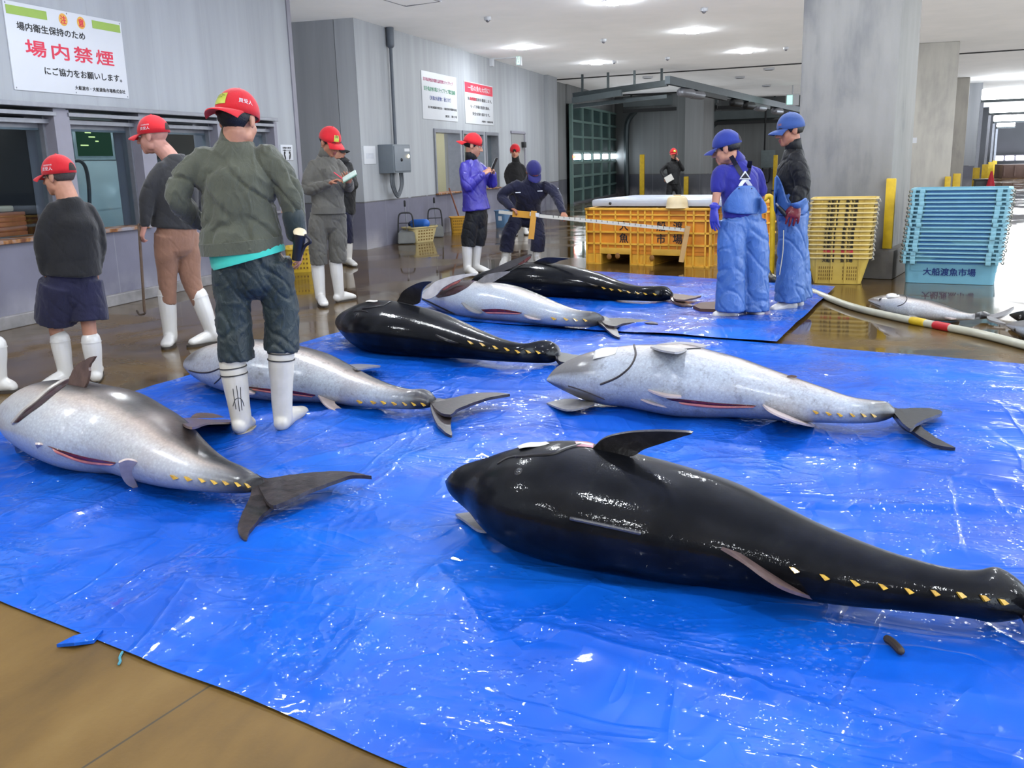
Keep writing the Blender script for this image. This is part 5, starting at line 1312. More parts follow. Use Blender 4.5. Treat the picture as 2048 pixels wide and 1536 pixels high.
def make_basket():
    t = thing('yellow_basket', '', 'basket'); w0, d0, w1, d1, h = .48, .36, .655, .47, .29
    bm = bmesh.new(); tapered(bm, w0, d0, w1-.02, d1-.02, h, .006); fin('tub', bm, M_yb, t, world=False, ang=50)
    bm = bmesh.new(); rimloop(bm, w1-.02, d1-.02, h-.006, .022, .014); fin('rim', bm, M_ybr, t, world=False)
    bm = bmesh.new()
    sl = (w1-.02-w0)/2/h; sd = (d1-.02-d0)/2/h                          # outward slope of the sides
    def onf(u, z, out=.002): return Vector((u, -(d0/2+sd*z)-out, z))
    for row in range(4):
        for k in range(7):
            for s_ in (-1, 1):
                u = s_*(.055+.022*k); z = .045+.04*row
                a, b = onf(u, z, .001), onf(u, z+.026, .001)
                obox(bm, (a+b)/2, .009, .004, .026)
    for sx in (-1, 1):
        for row in range(4):
            for k in range(5):
                z = .045+.04*row; obox(bm, Vector((sx*(w0/2+sl*z+.001), -.09+.045*k, z+.013)), .004, .01, .026)
    fin('slots', bm, M_slot, t, world=False, ang=0)
    bm = bmesh.new()
    for u in (-.215, -.065, .075, .215):
        a, b = onf(u, .01, .004), onf(u, h-.02, .004); d = b-a
        obox(bm, (a+b)/2, .014, .010, d.length, Matrix.Rotation(math.atan2(d.y, -d.z)*0+math.atan2(-d.y, d.z), 4, 'X'))
    fin('ribs', bm, M_yb, t, world=False, ang=0)
    bm = bmesh.new()
    for k in range(3):
        q = [Vector((w1/2-.01, -.06+.05*k, h-.01)), Vector((w1/2+.02, -.05+.05*k, h-.02)), Vector((w1/2+.012+.01*k, -.03+.05*k, h-.05))]
        tube(bm, vcat(q, 4), .004, seg=6)
    fin('cord', bm, M_string, t, world=False)
    for u, s_ in ((-.10, '大船渡'), (.085, '魚市場')):
        p = onf(u, h-.034, .004); n_ = Vector((0, -1, sd*-1)); text(s_, .042, M_black, t, basis(p, (1, 0, 0), (0, -sd, 1)), bold=.0014, ext=.0004)
    return t
ORD = ['topmost', 'second', 'third', 'fourth', 'fifth', 'sixth', 'seventh', 'eighth', 'ninth', 'tenth', 'eleventh', 'twelfth', 'thirteenth', 'fourteenth', 'fifteenth', 'sixteenth', 'seventeenth', 'eighteenth']
yb = G(1677, 569); yb = V(yb.x, yb.y+.20, 0); NB = 14; pit = .0475
proto = make_basket()
rr = random.Random(2)
redrow = 11
for i in range(NB):                                        # i counted from the top
    o = proto if i == 0 else copy_tree(proto)
    z = .003+(NB-1-i)*pit
    o.location = (yb.x+.035*(NB-1-i)/(NB-1)+rr.uniform(-.006, .006)-.01, yb.y+rr.uniform(-.006, .006), z); o.rotation_euler.z = HR*.4+rr.uniform(-.02, .02)
    o['group'] = 'yellow baskets in one stack'
    o['label'] = 'lowest yellow basket of the tall stack, its slotted side showing' if i == NB-1 else ('%s yellow basket from the top of the tall stack, red characters' % ORD[i] if i == redrow else '%s yellow basket %sof the tall stack by the large pillar' % (ORD[i], 'from the top ' if i else ''))
    if i == redrow:
        for ch in o.children:
            if ch.name.startswith('lettering'):
                ch.data = ch.data.copy(); ch.data.materials.clear(); ch.data.materials.append(M_red)
M_bc = plain('light blue crate plastic', (122, 182, 204), .42, .06, 6)
M_bcr = plain('pale blue crate rim', (140, 194, 210), .42, .06, 6)
M_bcs = plain('deep blue crate wall', (74, 138, 196), .45, .08, 6)
M_fray = plain('frayed cord', (190, 186, 172), .8)
def make_crate():
    t = thing('blue_crate', '', 'crate'); w0, d0, w1, d1, h = .85, .48, .94, .56, .25
    bm = bmesh.new(); tapered(bm, w0, d0, w1-.05, d1-.05, h, .008, .04); fin('tub', bm, M_bc, t, world=False, ang=50)
    bm = bmesh.new(); rimloop(bm, w1-.05, d1-.05, h-.008, .036, .016, .05); fin('rim', bm, M_bcr, t, world=False)
    for sx in (-1, 1):
        bm = bmesh.new(); obox(bm, Vector((sx*(w1/2-.11), -d1/2-.006, h-.022)), .05, .03, .044, None, .004); fin('lug', bm, M_bcr, t, world=False)
        bm = bmesh.new(); obox(bm, Vector((sx*(w1/2-.03), -d1/2+.01, h-.022)), .03, .03, .044, None, .004); fin('lug', bm, M_bcr, t, world=False)
    bm = bmesh.new(); sd = (d1-.05-d0)/2/h; z = h-.03; obox(bm, Vector((0, -(d0/2+sd*z)-.003, z)), w1-.3, .006, .024); fin('side_band', bm, M_bcs, t, world=False, ang=0)
    for sx in (-1, 1):
        bm = bmesh.new()
        q = [Vector((sx*(w1/2-.01), -.16, h-.01)), Vector((sx*(w1/2+.03), -.14, h-.02)), Vector((sx*(w1/2+.022), -.10, h-.05)), Vector((sx*(w1/2-.01), -.07, h-.02))]
        tube(bm, vcat(q, 4), .006, seg=6); fin('rope_handle', bm, M_fray, t, world=False)
    p = Vector((0, -(d0/2+sd*.13)-.004, .125)); text('大船渡魚市場', .085, plain('navy print', (20, 50, 120), .5), t, basis(p, (1, 0, 0), (0, -sd, 1)), bold=.002, ext=.0004)
    return t
bl0 = G(1815, 566); bl1 = G(1973, 571); bc = (bl0+bl1)/2; NC = 18; pit = .0432
dx = bl1-bl0; rzc = math.atan2(dx.y, dx.x)
bc = bc+Vector((-dx.y, dx.x, 0)).normalized()*.25
proto = make_crate()
for i in range(NC):
    o = proto if i == 0 else copy_tree(proto)
    f_ = (NC-1-i)/(NC-1)
    o.location = (bc.x+.02+.05*f_+rr.uniform(-.006, .006), bc.y+rr.uniform(-.008, .008), .003+(NC-1-i)*pit); o.rotation_euler.z = rzc+rr.uniform(-.015, .015)
    o['group'] = 'light blue crates in one stack'
    o['label'] = 'lowest light blue crate of the stack, characters on its side' if i == NC-1 else '%s light blue crate %sof the stack at the right' % (ORD[i], 'from the top ' if i else '')
    if i < NC-1:
        for ch in list(o.children):
            if ch.name.startswith('lettering') and i > 0: bpy.data.objects.remove(ch)
for ch in list(proto.children):
    if ch.name.startswith('lettering'): bpy.data.objects.remove(ch)
# yellow curved bumper seen between the aproned men
p = atD(1537, 402, G(1540, 560)); t = thing('yellow_loop', 'yellow curved hose end between the two aproned men', 'hose', (p.x, p.y, 0))
q = [atD(a, b, G(1540, 545)) for a, b in ((1530, 398), (1534, 393), (1540, 393), (1544, 400), (1545, 430), (1545, 480), (1544, 530), (1543, 548))]
bm = bmesh.new(); tube(bm, vcat(q, 5), .03, seg=10); fin('pipe', bm, M_yellow, t)

# ================================================================== things along the far office wall
def dustpan(px, py, ptop, label):
    p = G(px, py); h = atD(px-3, ptop, p).z; p.x = max(p.x, -6.78)
    t = thing('dustpan', label, 'dustpan', p, 'long-handled dustpans')
    m = plain('grey dustpan plastic', (122, 124, 122), .5, .12)
    x, y = Vector((.92, .39, 0)), Vector((-.39, .92, 0))
    def L(a, b, z): return p+x*a+y*b+V(0, 0, z)
    bm = bmesh.new()
    A = [L(-.16, -.16, .01), L(.16, -.16, .01), L(.13, .12, .01), L(-.13, .12, .01), L(-.15, -.06, .20), L(.15, -.06, .20), L(.11, .13, .24), L(-.11, .13, .24)]
    vs = [bm.verts.new(a) for a in A]
    for f_ in ((3, 2, 1, 0), (0, 1, 5, 4), (1, 2, 6, 5), (2, 3, 7, 6), (3, 0, 4, 7), (4, 5, 6, 7)): bm.faces.new([vs[i] for i in f_])
    bmesh.ops.bevel(bm, geom=bm.edges[:], offset=.015, segments=2, affect='EDGES'); fin('scoop', bm, m, t)
    bm = bmesh.new(); tube(bm, vcat([L(-.14, .02, .10), L(-.13, .03, .40), L(-.10, .04, .52), L(0, .045, .54), L(.10, .04, .52), L(.13, .03, .40), L(.14, .02, .10)], 4), .014, seg=8); tube(bm, [L(-.13, .03, .36), L(.13, .03, .36)], .008, seg=6); fin('bail', bm, M_dark, t)
    bm = bmesh.new(); tube(bm, [L(.02, .06, .2), L(.0, .06, h-.04)], .012, seg=8); fin('handle', bm, M_alu, t)
    bm = bmesh.new(); tube(bm, [L(.0, .06, h-.08), L(.0, .06, h)], .02, seg=8); fin('grip', bm, M_dark, t)
dustpan(807, 487, 403, 'long-handled grey dustpan left of the cream basket')
dustpan(851, 474, 397, 'long-handled dustpan behind the cream basket')
def tub(name, label, p0, p1, top, m, w0f, cat='basket', dd=.36, slots=True, rot=None):
    a, b = G(*p0), G(*p1); d = b-a; an = math.atan2(d.y, d.x) if rot is None else rot
    h = atD((p0[0]+p1[0])/2, top, (a+b)/2).z; w1 = d.length/w0f
    y = Vector((-math.sin(an), math.cos(an), 0)); c = (a+b)/2+y*dd/2
    ext = abs(w1/2*math.cos(an))+abs(dd*.66*math.sin(an))+.03
    if c.x < -5.5: c.x = max(c.x, -6.98+ext)
    t = thing(name, label, cat, c, None, an)
    bm = bmesh.new(); tapered(bm, d.length, dd, w1, dd*1.25, h, .008, .05); fin('tub', bm, m, t, world=False, ang=50)
    bm = bmesh.new(); rimloop(bm, w1, dd*1.25, h-.008, .02, .02, .06); fin('rim', bm, m, t, world=False)
    if slots:
        bm = bmesh.new()
        for r in range(4):
            for k in range(6):
                z = h*(.18+.19*r); f_ = z/h; yy = -(dd+(dd*.25)*f_)/2-.001
                obox(bm, Vector((-d.length*.36+d.length*.144*k, yy, z)), d.length*.07, .006, h*.08)
        fin('slots', bm, M_slot, t, world=False, ang=0)
    return t, c, h
tb, cbk, hb_ = tub('cream_basket', 'cream slotted basket holding a blue roll by the far office wall', (832, 486), (868, 482), 453, plain('cream plastic', (212, 194, 140), .5, .1), .72, dd=.26)
q = cbk+V(-.02, .0, hb_-.02)
t = thing('blue_roll', 'bright blue roll lying in the cream basket', 'roll', q)
bm = bmesh.new(); tube(bm, [q+V(-.10, .05, .06), q+V(.14, -.02, .07)], .085, seg=18); fin('roll_body', bm, plain('blue sheet', (40, 110, 210), .5, .1), t)
bm = bmesh.new(); tube(bm, [q+V(-.17, .07, .055), q+V(-.14, .065, .057)], .06, seg=14); fin('roll_end', bm, plain('dark blue end', (40, 60, 90), .5), t)
tub('yellow_basket', 'single yellow basket with a leaning broom against the far office wall', (903, 466), (931, 465), 434, plain('warm yellow plastic', (226, 170, 50), .45, .08), .85, dd=.26)
t, c, h = tub('blue_bucket', 'blue bucket by the far wall between the purple jacket and the bending man', (991, 455), (1012, 455), 421, plain('blue bucket plastic', (92, 130, 170), .45, .08), .9, 'bucket', .3, False)
bm = bmesh.new(); obox(bm, Vector((0, -.172, h*.55)), .08, .006, .10); fin('sticker', bm, M_white, t, world=False, ang=0)
q0 = atD(893, 377, G(925, 462), -.1); q0.x = max(q0.x, -6.96); q1 = atD(926, 440, G(925, 462), .05)
t = thing('broom_handle', 'thin brown broom handle leaning in the lone yellow basket', 'broom', q1)
bm = bmesh.new(); tube(bm, [q0, q1-V(0, 0, .2)], .016, seg=8); fin('stick', bm, plain('brown stick', (140, 84, 62), .6), t)
bm = bmesh.new(); e = q1-V(0, 0, .22); ell(bm, e-V(0, 0, .06), (.07, .05, .09), seg=10); fin('bristles', bm, plain('straw', (150, 120, 70), .9), t)
tub('yellow_tub', 'yellow tub on the floor behind the right arm of the olive-jacketed man', (577, 546), (622, 544), 496, plain('wet yellow plastic', (222, 186, 60), .4, .1), .86, 'tub', .5, True)

# ================================================================== people
def skin_mat(name, rgb):
    t = NT(name); p = t.pos(); n = t.noise(14, 4, p); c = lin(rgb)
    t.set(color=t.ramp(n, [(.3, tuple(v*.82 for v in c[:3])+(1,)), (.7, tuple(min(1, v*1.12) for v in c[:3])+(1,))]), rough=.5, spec=.4, sss=.08, normal=t.bump(t.noise(180, 3, p), .12, .002))
    t.p.inputs['Subsurface Radius'].default_value = (.012, .005, .003); return t.m
M_skin = skin_mat('warm skin', (206, 150, 124)); M_skin2 = skin_mat('tanned skin', (186, 128, 102)); M_skin3 = skin_mat('ruddy skin', (208, 152, 136))
M_lip = plain('lip', (160, 88, 80), .45, .1); M_brow = plain('dark brow', (34, 26, 22), .8)
M_hair = plain('black hair', (22, 19, 19), .45, .4, 60, bump=.6, bscale=140)
M_hairs = plain('cropped greying hair', (74, 66, 62), .7, .3, 90, bump=.5, bscale=200)
M_eyew = plain('eye white', (220, 214, 208), .2); M_iris = plain('dark iris', (30, 20, 16), .1)
M_redcap = cloth('red cotton cap', (214, 32, 44), .75, .12, .15)
M_bluecap = cloth('blue cotton cap', (44, 62, 150), .75, .15, .15)
M_navycap = cloth('navy cotton cap', (40, 40, 110), .75, .15, .15)
M_lblcap = cloth('faded blue cap', (62, 92, 158), .75, .15, .15)
M_boot = plain('white rubber boot', (232, 230, 226), .32, .05, 7, coat=.2)
M_bootd = plain('worn white rubber boot', (226, 220, 206), .35, .10, 9, coat=.2)
M_sole = plain('boot sole', (60, 52, 44), .6); M_solec = plain('cream boot sole', (214, 200, 168), .5)
M_mark = plain('black boot print', (60, 58, 56), .6)
M_tagy = plain('yellow green tag', (196, 206, 60), .3, .03, coat=.4)
M_blk = cloth('black knit', (34, 34, 36), .9, .2, .3)
M_blk2 = cloth('black nylon', (26, 27, 30), .55, .2, .4, sheen=.05)
M_char = cloth('dark grey knit', (52, 52, 54), .9, .15, .25)
M_navy = cloth('navy cotton', (34, 34, 62), .85, .2, .35)
M_navyw = cloth('navy work cloth', (30, 32, 58), .8, .2, .4)
M_olive = cloth('olive work cloth', (86, 89, 76), .72, .14, .6)
M_olived = cloth('dark wet trousers', (44, 56, 58), .5, .25, .5, sheen=.05, spec=.4)
M_brown = cloth('brown trousers', (156, 116, 96), .85, .14, .3)
M_grey = cloth('grey work cloth', (98, 96, 90), .75, .14, .4)
M_purple = cloth('purple rain jacket', (66, 58, 168), .42, .12, .5, sheen=.0, spec=.5)
M_purple2 = cloth('purple blue polo', (46, 48, 150), .8, .15, .3)
M_pvc = cloth('blue oilskin', (76, 118, 190), .42, .12, .45, sheen=0, spec=.5)
M_teal = cloth('turquoise shirt hem', (70, 206, 190), .8, .08, .15)
M_strap = plain('black strap', (22, 22, 40), .6); M_pwhite = plain('white plastic buckle', (230, 234, 240), .4)
M_glvb = plain('blue rubber glove', (74, 78, 196), .4, .12, 12, bump=.3, coat=.2)
M_glvr = plain('dark red rubber glove', (120, 30, 40), .35, .15, 12, bump=.3, coat=.3)

class Rig:
    """joints are given as (px, py, depth offset in metres, + = farther) against the person's own ground point"""
    def __init__(s, ref): s.P0 = G(*ref)
    def __call__(s, px, py, off=0.0):
        if px == 'g': return G(py, off, .025)          # a toe on the ground
        return atD(px, py, s.P0, off)
def dirv(deg, tilt=0.0):
    a = math.radians(deg); h = AWAY*math.cos(a)+SIDE*math.sin(a); t = math.radians(tilt)
    return (h*math.cos(t)-V(0, 0, 1)*math.sin(t)).normalized()
def head_frame(c, face, tilt=0.0, roll=0.0):
    f = dirv(face, tilt); r = f.cross(V(0, 0, 1)).normalized(); u = r.cross(f)
    if roll:
        a = math.radians(roll); r, u = r*math.cos(a)+u*math.sin(a), u*math.cos(a)-r*math.sin(a)
    return Matrix(((r.x, f.x, u.x, c.x), (r.y, f.y, u.y, c.y), (r.z, f.z, u.z, c.z), (0, 0, 0, 1)))
def add_head(bm, F, k=1.0):
    def e(c, r, M=None): ell(bm, F @ (Vector(c)*k), tuple(q*k for q in r), F.to_3x3().to_4x4() @ (M or Matrix.Identity(4)), 18)
    e((0, -.012, .032), (.077, .098, .086)); e((0, .026, -.035), (.062, .064, .082)); e((0, .03, -.078), (.048, .052, .034)); e((0, .066, -.098), (.024, .022, .018))
    e((0, .078, .026), (.05, .018, .012)); e((0, .064, .045), (.054, .03, .04))
    for s in (-1, 1):
        e((s*.033, .052, -.030), (.026, .026, .032)); e((s*.079, -.006, -.008), (.010, .021, .033), Matrix.Rotation(s*.25, 4, 'Z')); e((s*.081, -.012, .006), (.008, .018, .018)); e((s*.044, .006, -.064), (.020, .034, .030))
    tube(bm, [F @ (Vector(q)*k) for q in ((0, .088, .012), (0, .102, -.012), (0, .112, -.032))], [(.008*k), (.010*k), (.014*k)], seg=10)
    for s in (-1, 1): e((s*.013, .096, -.036), (.010, .012, .009))
    e((0, .088, -.062), (.024, .012, .0085)); e((0, .085, -.076), (.021, .012, .009)); e((0, .078, -.088), (.02, .012, .01))
def hand(bm, wr, d, nrm, side, k=1.0, curl=.35, fat=1.0, open_=0.0):
    """palm, four fingers and a thumb. d: along the hand, nrm: back of the hand, side: towards the thumb"""
    d = Vector(d).normalized(); nrm = Vector(nrm); nrm = (nrm-d*nrm.dot(d)).normalized(); sd = d.cross(nrm)
    if sd.dot(Vector(side)) < 0: sd = -sd
    tube(bm, [wr-d*.03*k, wr+d*.012*k, wr+d*.05*k, wr+d*.085*k], [(.027*k*fat, .021*k*fat), (.031*k*fat, .018*k*fat), (.040*k*fat, .016*k*fat), (.039*k*fat, .013*k*fat)], ref=sd, seg=14)
    for i, (o, l) in enumerate(((.030, .074), (.0105, .083), (-.010, .077), (-.029, .060))):
        base = wr+d*(.083-.004*abs(i-1.2))*k+sd*o*k*1.12*fat
        a0 = curl*(.75+.12*i); spread = sd*(o*1.6+open_*o)
        pts = [base-d*.012*k]; p = base.copy(); ang = 0.0; dd = (d+spread).normalized()
        for f, g in ((.45, .6), (.32, 1.0), (.23, .9)):
            ang += a0*g; q = dd*math.cos(ang)-nrm*math.sin(ang); pts.append(p.copy()); p = p+q*l*k*f
        pts.append(p)
        tube(bm, pts, [r*k*fat for r in (.0095, .0092, .0085, .0078, .0065)], ref=sd, seg=8)
    t0 = wr+d*.022*k+sd*.026*k; t1 = wr+d*.052*k+sd*.050*k-nrm*.010*k; t2 = wr+d*.078*k+sd*.058*k-nrm*(.012+.03*curl)*k; t3 = t2+(d*.8-sd*.15-nrm*curl*.6).normalized()*.026*k
    tube(bm, [t0, t1, t2, t3], [r*k*fat for r in (.014, .0125, .0105, .008)], ref=nrm, seg=8)
def limb(bm, pts, rad, n=4, ref=(0, 0, 1), seg=14, cap=True):
    P = catmull([(*p, *(r if isinstance(r, tuple) else (r, r))) for p, r in zip(pts, rad)], n)
    tube(bm, [Vector(q[:3]) for q in P], [(q[3], q[4]) for q in P], ref=ref, seg=seg, cap=cap)
def smile(me, F, m_index, boxes):
    inv = F.inverted()
    for p in me.polygons:
        c = inv @ p.center
        for (lo, hi) in boxes:
            if all(lo[i] < c[i] < hi[i] for i in range(3)): p.material_index = m_index
def cap(par, F, m, back=False, k=1.0, name='cap', tilt=0.0, logo=None):
    C = F @ Matrix.Translation((0, -.010*k, .026*k)) @ Matrix.Rotation(math.radians(-tilt), 4, 'X')
    ra, rb, rc = .093*k, .112*k, .114*k
    bm = bmesh.new(); n, mm = 32, 9; rings = []
    for j in range(mm):
        e = (PI/2)*j/mm-.10*(j == 0)
        rings.append([bm.verts.new(C @ Vector((ra*math.cos(e)*math.cos(2*PI*i/n)*(1+.006*math.cos(6*2*PI*i/n)), rb*math.cos(e)*math.sin(2*PI*i/n), rc*math.sin(e)))) for i in range(n)])
    top = bm.verts.new(C @ Vector((0, 0, rc)))
    for a, b in zip(rings, rings[1:]):
        for i in range(n): bm.faces.new((a[i], a[(i+1) % n], b[(i+1) % n], b[i]))
    for i in range(n): bm.faces.new((rings[-1][i], rings[-1][(i+1) % n], top))
    o = fin(name, bm, m, par, ang=60)
    so = o.modifiers.new('thick', 'SOLIDIFY'); so.thickness = .004*k; so.offset = -1
    sgn = -1 if back else 1
    bm = bmesh.new(); A, B = [], []
    for i in range(17):
        t = -1.05+2.1*i/16; x = math.sin(t)*ra*.97; y0 = math.cos(t)*rb*.97
        ext = .078*k*max(0.0, math.cos(t*.95))**.55; row = []
        for j in range(5):
            f = j/4; yy = y0+ext*f; zz = -.006*k-.020*k*f*f-.020*k*(t/1.05)**2*f
            row.append((x*(1+.05*f), sgn*yy, zz))
        A.append(row)
    va = [[bm.verts.new(C @ Vector(q)) for q in r] for r in A]; vb = [[bm.verts.new(C @ (Vector(q)-V(0, 0, .005*k))) for q in r] for r in A]
    for r0, r1, s0, s1 in zip(va, va[1:], vb, vb[1:]):
        for j in range(4): bm.faces.new((r0[j], r0[j+1], r1[j+1], r1[j])); bm.faces.new((s0[j], s1[j], s1[j+1], s0[j+1]))
        bm.faces.new((r0[4], s0[4], s1[4], r1[4]))
    fin('brim', bm, m, o, ang=60)
    bm = bmesh.new(); ell(bm, C @ Vector((0, 0, rc)), (.008*k, .008*k, .005*k), seg=10); fin('button', bm, m, o)
    # rear strap opening
    bm = bmesh.new(); rg = []
    for i in range(9):
        t = -.36+.72*i/8; rg.append([bm.verts.new(C @ Vector((math.sin(t)*ra*1.005*math.cos(e), -sgn*math.cos(t)*rb*1.006*math.cos(e), rc*math.sin(e)))) for e in (.03+.0*i, .03+.46*math.sqrt(max(0, 1-(t/.37)**2))*.5, .03+.46*math.sqrt(max(0, 1-(t/.37)**2)))])
    for a, b in zip(rg, rg[1:]):
        for j in range(2):
            try: bm.faces.new((a[j], a[j+1], b[j+1], b[j]))
            except ValueError: pass
    fin('strap_opening', bm, M_brow, o, ang=80)
    return o, C, (ra, rb, rc)
def cap_text(o, C, R, s, size, az, el, m, width=None):
    """lettering wrapped on the dome. az: degrees from the wearer's right, counter-clockwise towards the front"""
    t = text(s, size, m, None, Matrix.Identity(4), ext=0.0)
    me = t.data; ra, rb, rc = R; rm = (ra+rb)/2; a0 = math.radians(az); e0 = math.radians(el)
    xs = [v.co.x for v in me.vertices]; k = (width/(max(xs)-min(xs))) if width else 1
    for v in me.vertices:
        a = a0-v.co.x*k/rm*-1.0; e = e0+v.co.y/rc
        v.co = C @ Vector((ra*1.012*math.cos(e)*math.cos(a), rb*1.012*math.cos(e)*math.sin(a), rc*1.012*math.sin(e)))
    me.update(); t.parent = o
    return t
def cap_tag(o, C, R, az, el, w_, h_, s=None):
    ra, rb, rc = R
    def P(u, v, lift=1.02):
        a = math.radians(az)+u*w_/((ra+rb)/2); e = math.radians(el)+v*h_/rc
        return C @ Vector((ra*lift*math.cos(e)*math.cos(a), rb*lift*math.cos(e)*math.sin(a), rc*lift*math.sin(e)))
    bm = bmesh.new(); g = [[bm.verts.new(P(-.5+i/6, -.5+j/3)) for i in range(7)] for j in range(4)]
    for j in range(3):
        for i in range(6): bm.faces.new((g[j][i], g[j][i+1], g[j+1][i+1], g[j+1][i]))
    t = fin('name_tag', bm, M_tagy, o, ang=80); t['label'] = 'yellow green paper tag'
    if s: cap_text(t, C, tuple(q*1.022 for q in R), s, h_*.5, az, el+6, M_black, w_*.8)
def hair(par, F, k=1.0, m=None, low=-.03, fr=0.0, size=1.0):
    bm = bmesh.new(); C = F
    bmesh.ops.create_uvsphere(bm, u_segments=28, v_segments=18, radius=1)
    for v in bm.verts:
        x, y, z = v.co; q = Vector((x*.0845*size, y*.104*size-.014, z*.092*size+.030))
        if q.y > -.02+fr: q.z = max(q.z, .018-.0*q.y) if q.y > .03+fr else max(q.z, -.012)
        if q.z < low: q.z = low-(low-q.z)*.15
        q += Vector((1, .8, .3))*0
        v.co = C @ (q*k)
    bmesh.ops.triangulate(bm, faces=bm.faces[:])
    o = fin('hair', bm, m or M_hair, par, ang=80)
    wrinkle(o.data, .003*k, 60); return o
def face_bits(par, F, k=1.0, glasses=False, open_=True):
    for s in (-1, 1):
        bm = bmesh.new(); ell(bm, F @ (Vector((s*.031, .078, .004))*k), (.0145*k, .011*k, .0075*k), F.to_3x3().to_4x4(), 12); e = fin('eye', bm, M_eyew, par)
        bm = bmesh.new(); ell(bm, F @ (Vector((s*.031, .0865, .0035))*k), (.0062*k, .004*k, .0062*k), F.to_3x3().to_4x4(), 10); fin('iris', bm, M_iris, e)
        bm = bmesh.new(); tube(bm, [F @ (Vector(q)*k) for q in ((s*.014, .095, .026), (s*.03, .093, .032), (s*.048, .082, .027))], .0042*k, seg=6); fin('eyebrow', bm, M_brow, par)
    if glasses:
        bm = bmesh.new()
        for s in (-1, 1):
            c = [F @ (Vector((s*(.033+.024*math.cos(a)), .104-.012*abs(math.cos(a)), .002+.017*math.sin(a)))*k) for a in [2*PI*i/12 for i in range(13)]]
            tube(bm, c, .0016*k, seg=5, cap=False)
            tube(bm, [F @ (Vector(q)*k) for q in ((s*.056, .094, .008), (s*.084, .02, .008), (s*.084, -.012, .004))], .0016*k, seg=5)
        tube(bm, [F @ (Vector(q)*k) for q in ((-.010, .106, .006), (.010, .106, .006))], .0016*k, seg=5)
        fin('glasses', bm, M_dark, par)
def boot(par, top, ankle, toe, m, rt=.066, k=1.0, sole=None, marks=False, z=None, label=None, shoe=False):
    """shaft from top to ankle, foot towards toe (ground point in front); heel set behind the ankle"""
    top, ankle, toe = Vector(top), Vector(ankle), Vector(toe)
    fd = (toe-ankle); fz = toe.z; fd.z = 0; L = fd.length; fd = fd.normalized()
    gz = fz-.025*k
    heel = ankle-fd*.045*k; heel.z = gz+.045*k
    bm = bmesh.new(); sx = Vector((-fd.y, fd.x, 0))
    if not shoe:
        limb(bm, [top, top.lerp(ankle, .35), top.lerp(ankle, .75), ankle, V(ankle.x, ankle.y, gz+.06*k)-fd*.005], [rt*k, rt*.97*k, rt*.84*k, rt*.80*k, rt*.74*k], 4, fd)
    else:
        limb(bm, [V(ankle.x, ankle.y, gz+.10*k), V(ankle.x, ankle.y, gz+.05*k)], [.045*k, .045*k], 3, fd)
    A = V(ankle.x, ankle.y, gz)-fd*.030*k; T = V(toe.x, toe.y, gz)
    limb(bm, [A+V(0, 0, .050*k), A.lerp(T, .35)+V(0, 0, .056*k), A.lerp(T, .7)+V(0, 0, .042*k), T-fd*.03*k+V(0, 0, .034*k)], [(.044*k, .048*k), (.046*k, .052*k), (.052*k, .038*k), (.046*k, .030*k)], 4, sx)
    bb = min(v.co.z for v in bm.verts)
    for v in bm.verts:
        if v.co.z < gz+.008: v.co.z = gz+.008
    me = remeshed(bm, .008*k, 3)
    # open the top of the shaft a little: leave closed, the trouser leg covers it
    o = link('boot' if not shoe else 'shoe', me, m, par)
    if label: o['label'] = label
    bm = bmesh.new(); N = 22; ring0, ring1 = [], []
    prof = []
    for i in range(N):
        a = 2*PI*i/N; c_, s_ = math.cos(a), math.sin(a)
        len_ = (T-A).length; mid = A.lerp(T, .5)
        wv = .050*k*(1+.12*c_)
        prof.append(mid+fd*(c_*(len_/2+.022*k))+sx*(s_*wv))
    r0 = [bm.verts.new(V(p.x, p.y, gz)) for p in prof]; r1 = [bm.verts.new(V(p.x, p.y, gz+.018*k)) for p in prof]
    bm.faces.new(r0[::-1]); bm.faces.new(r1)
    for i in range(N): bm.faces.new((r0[i], r0[(i+1) % N], r1[(i+1) % N], r1[i]))
    fin('sole', bm, sole or M_sole, o)
    if not shoe:
        for f_ in ((.10, .22) if marks else (.06,)):
            c = top.lerp(ankle, f_); d = (ankle-top).normalized()
            bm = bmesh.new(); tube(bm, [c-d*.003*k, c+d*.003*k], rt*1.035*k, ref=fd, seg=20, cap=False); fin('shaft_band', bm, M_mark if marks else m, o)
    return o
UPV = V(0, 0, 1)
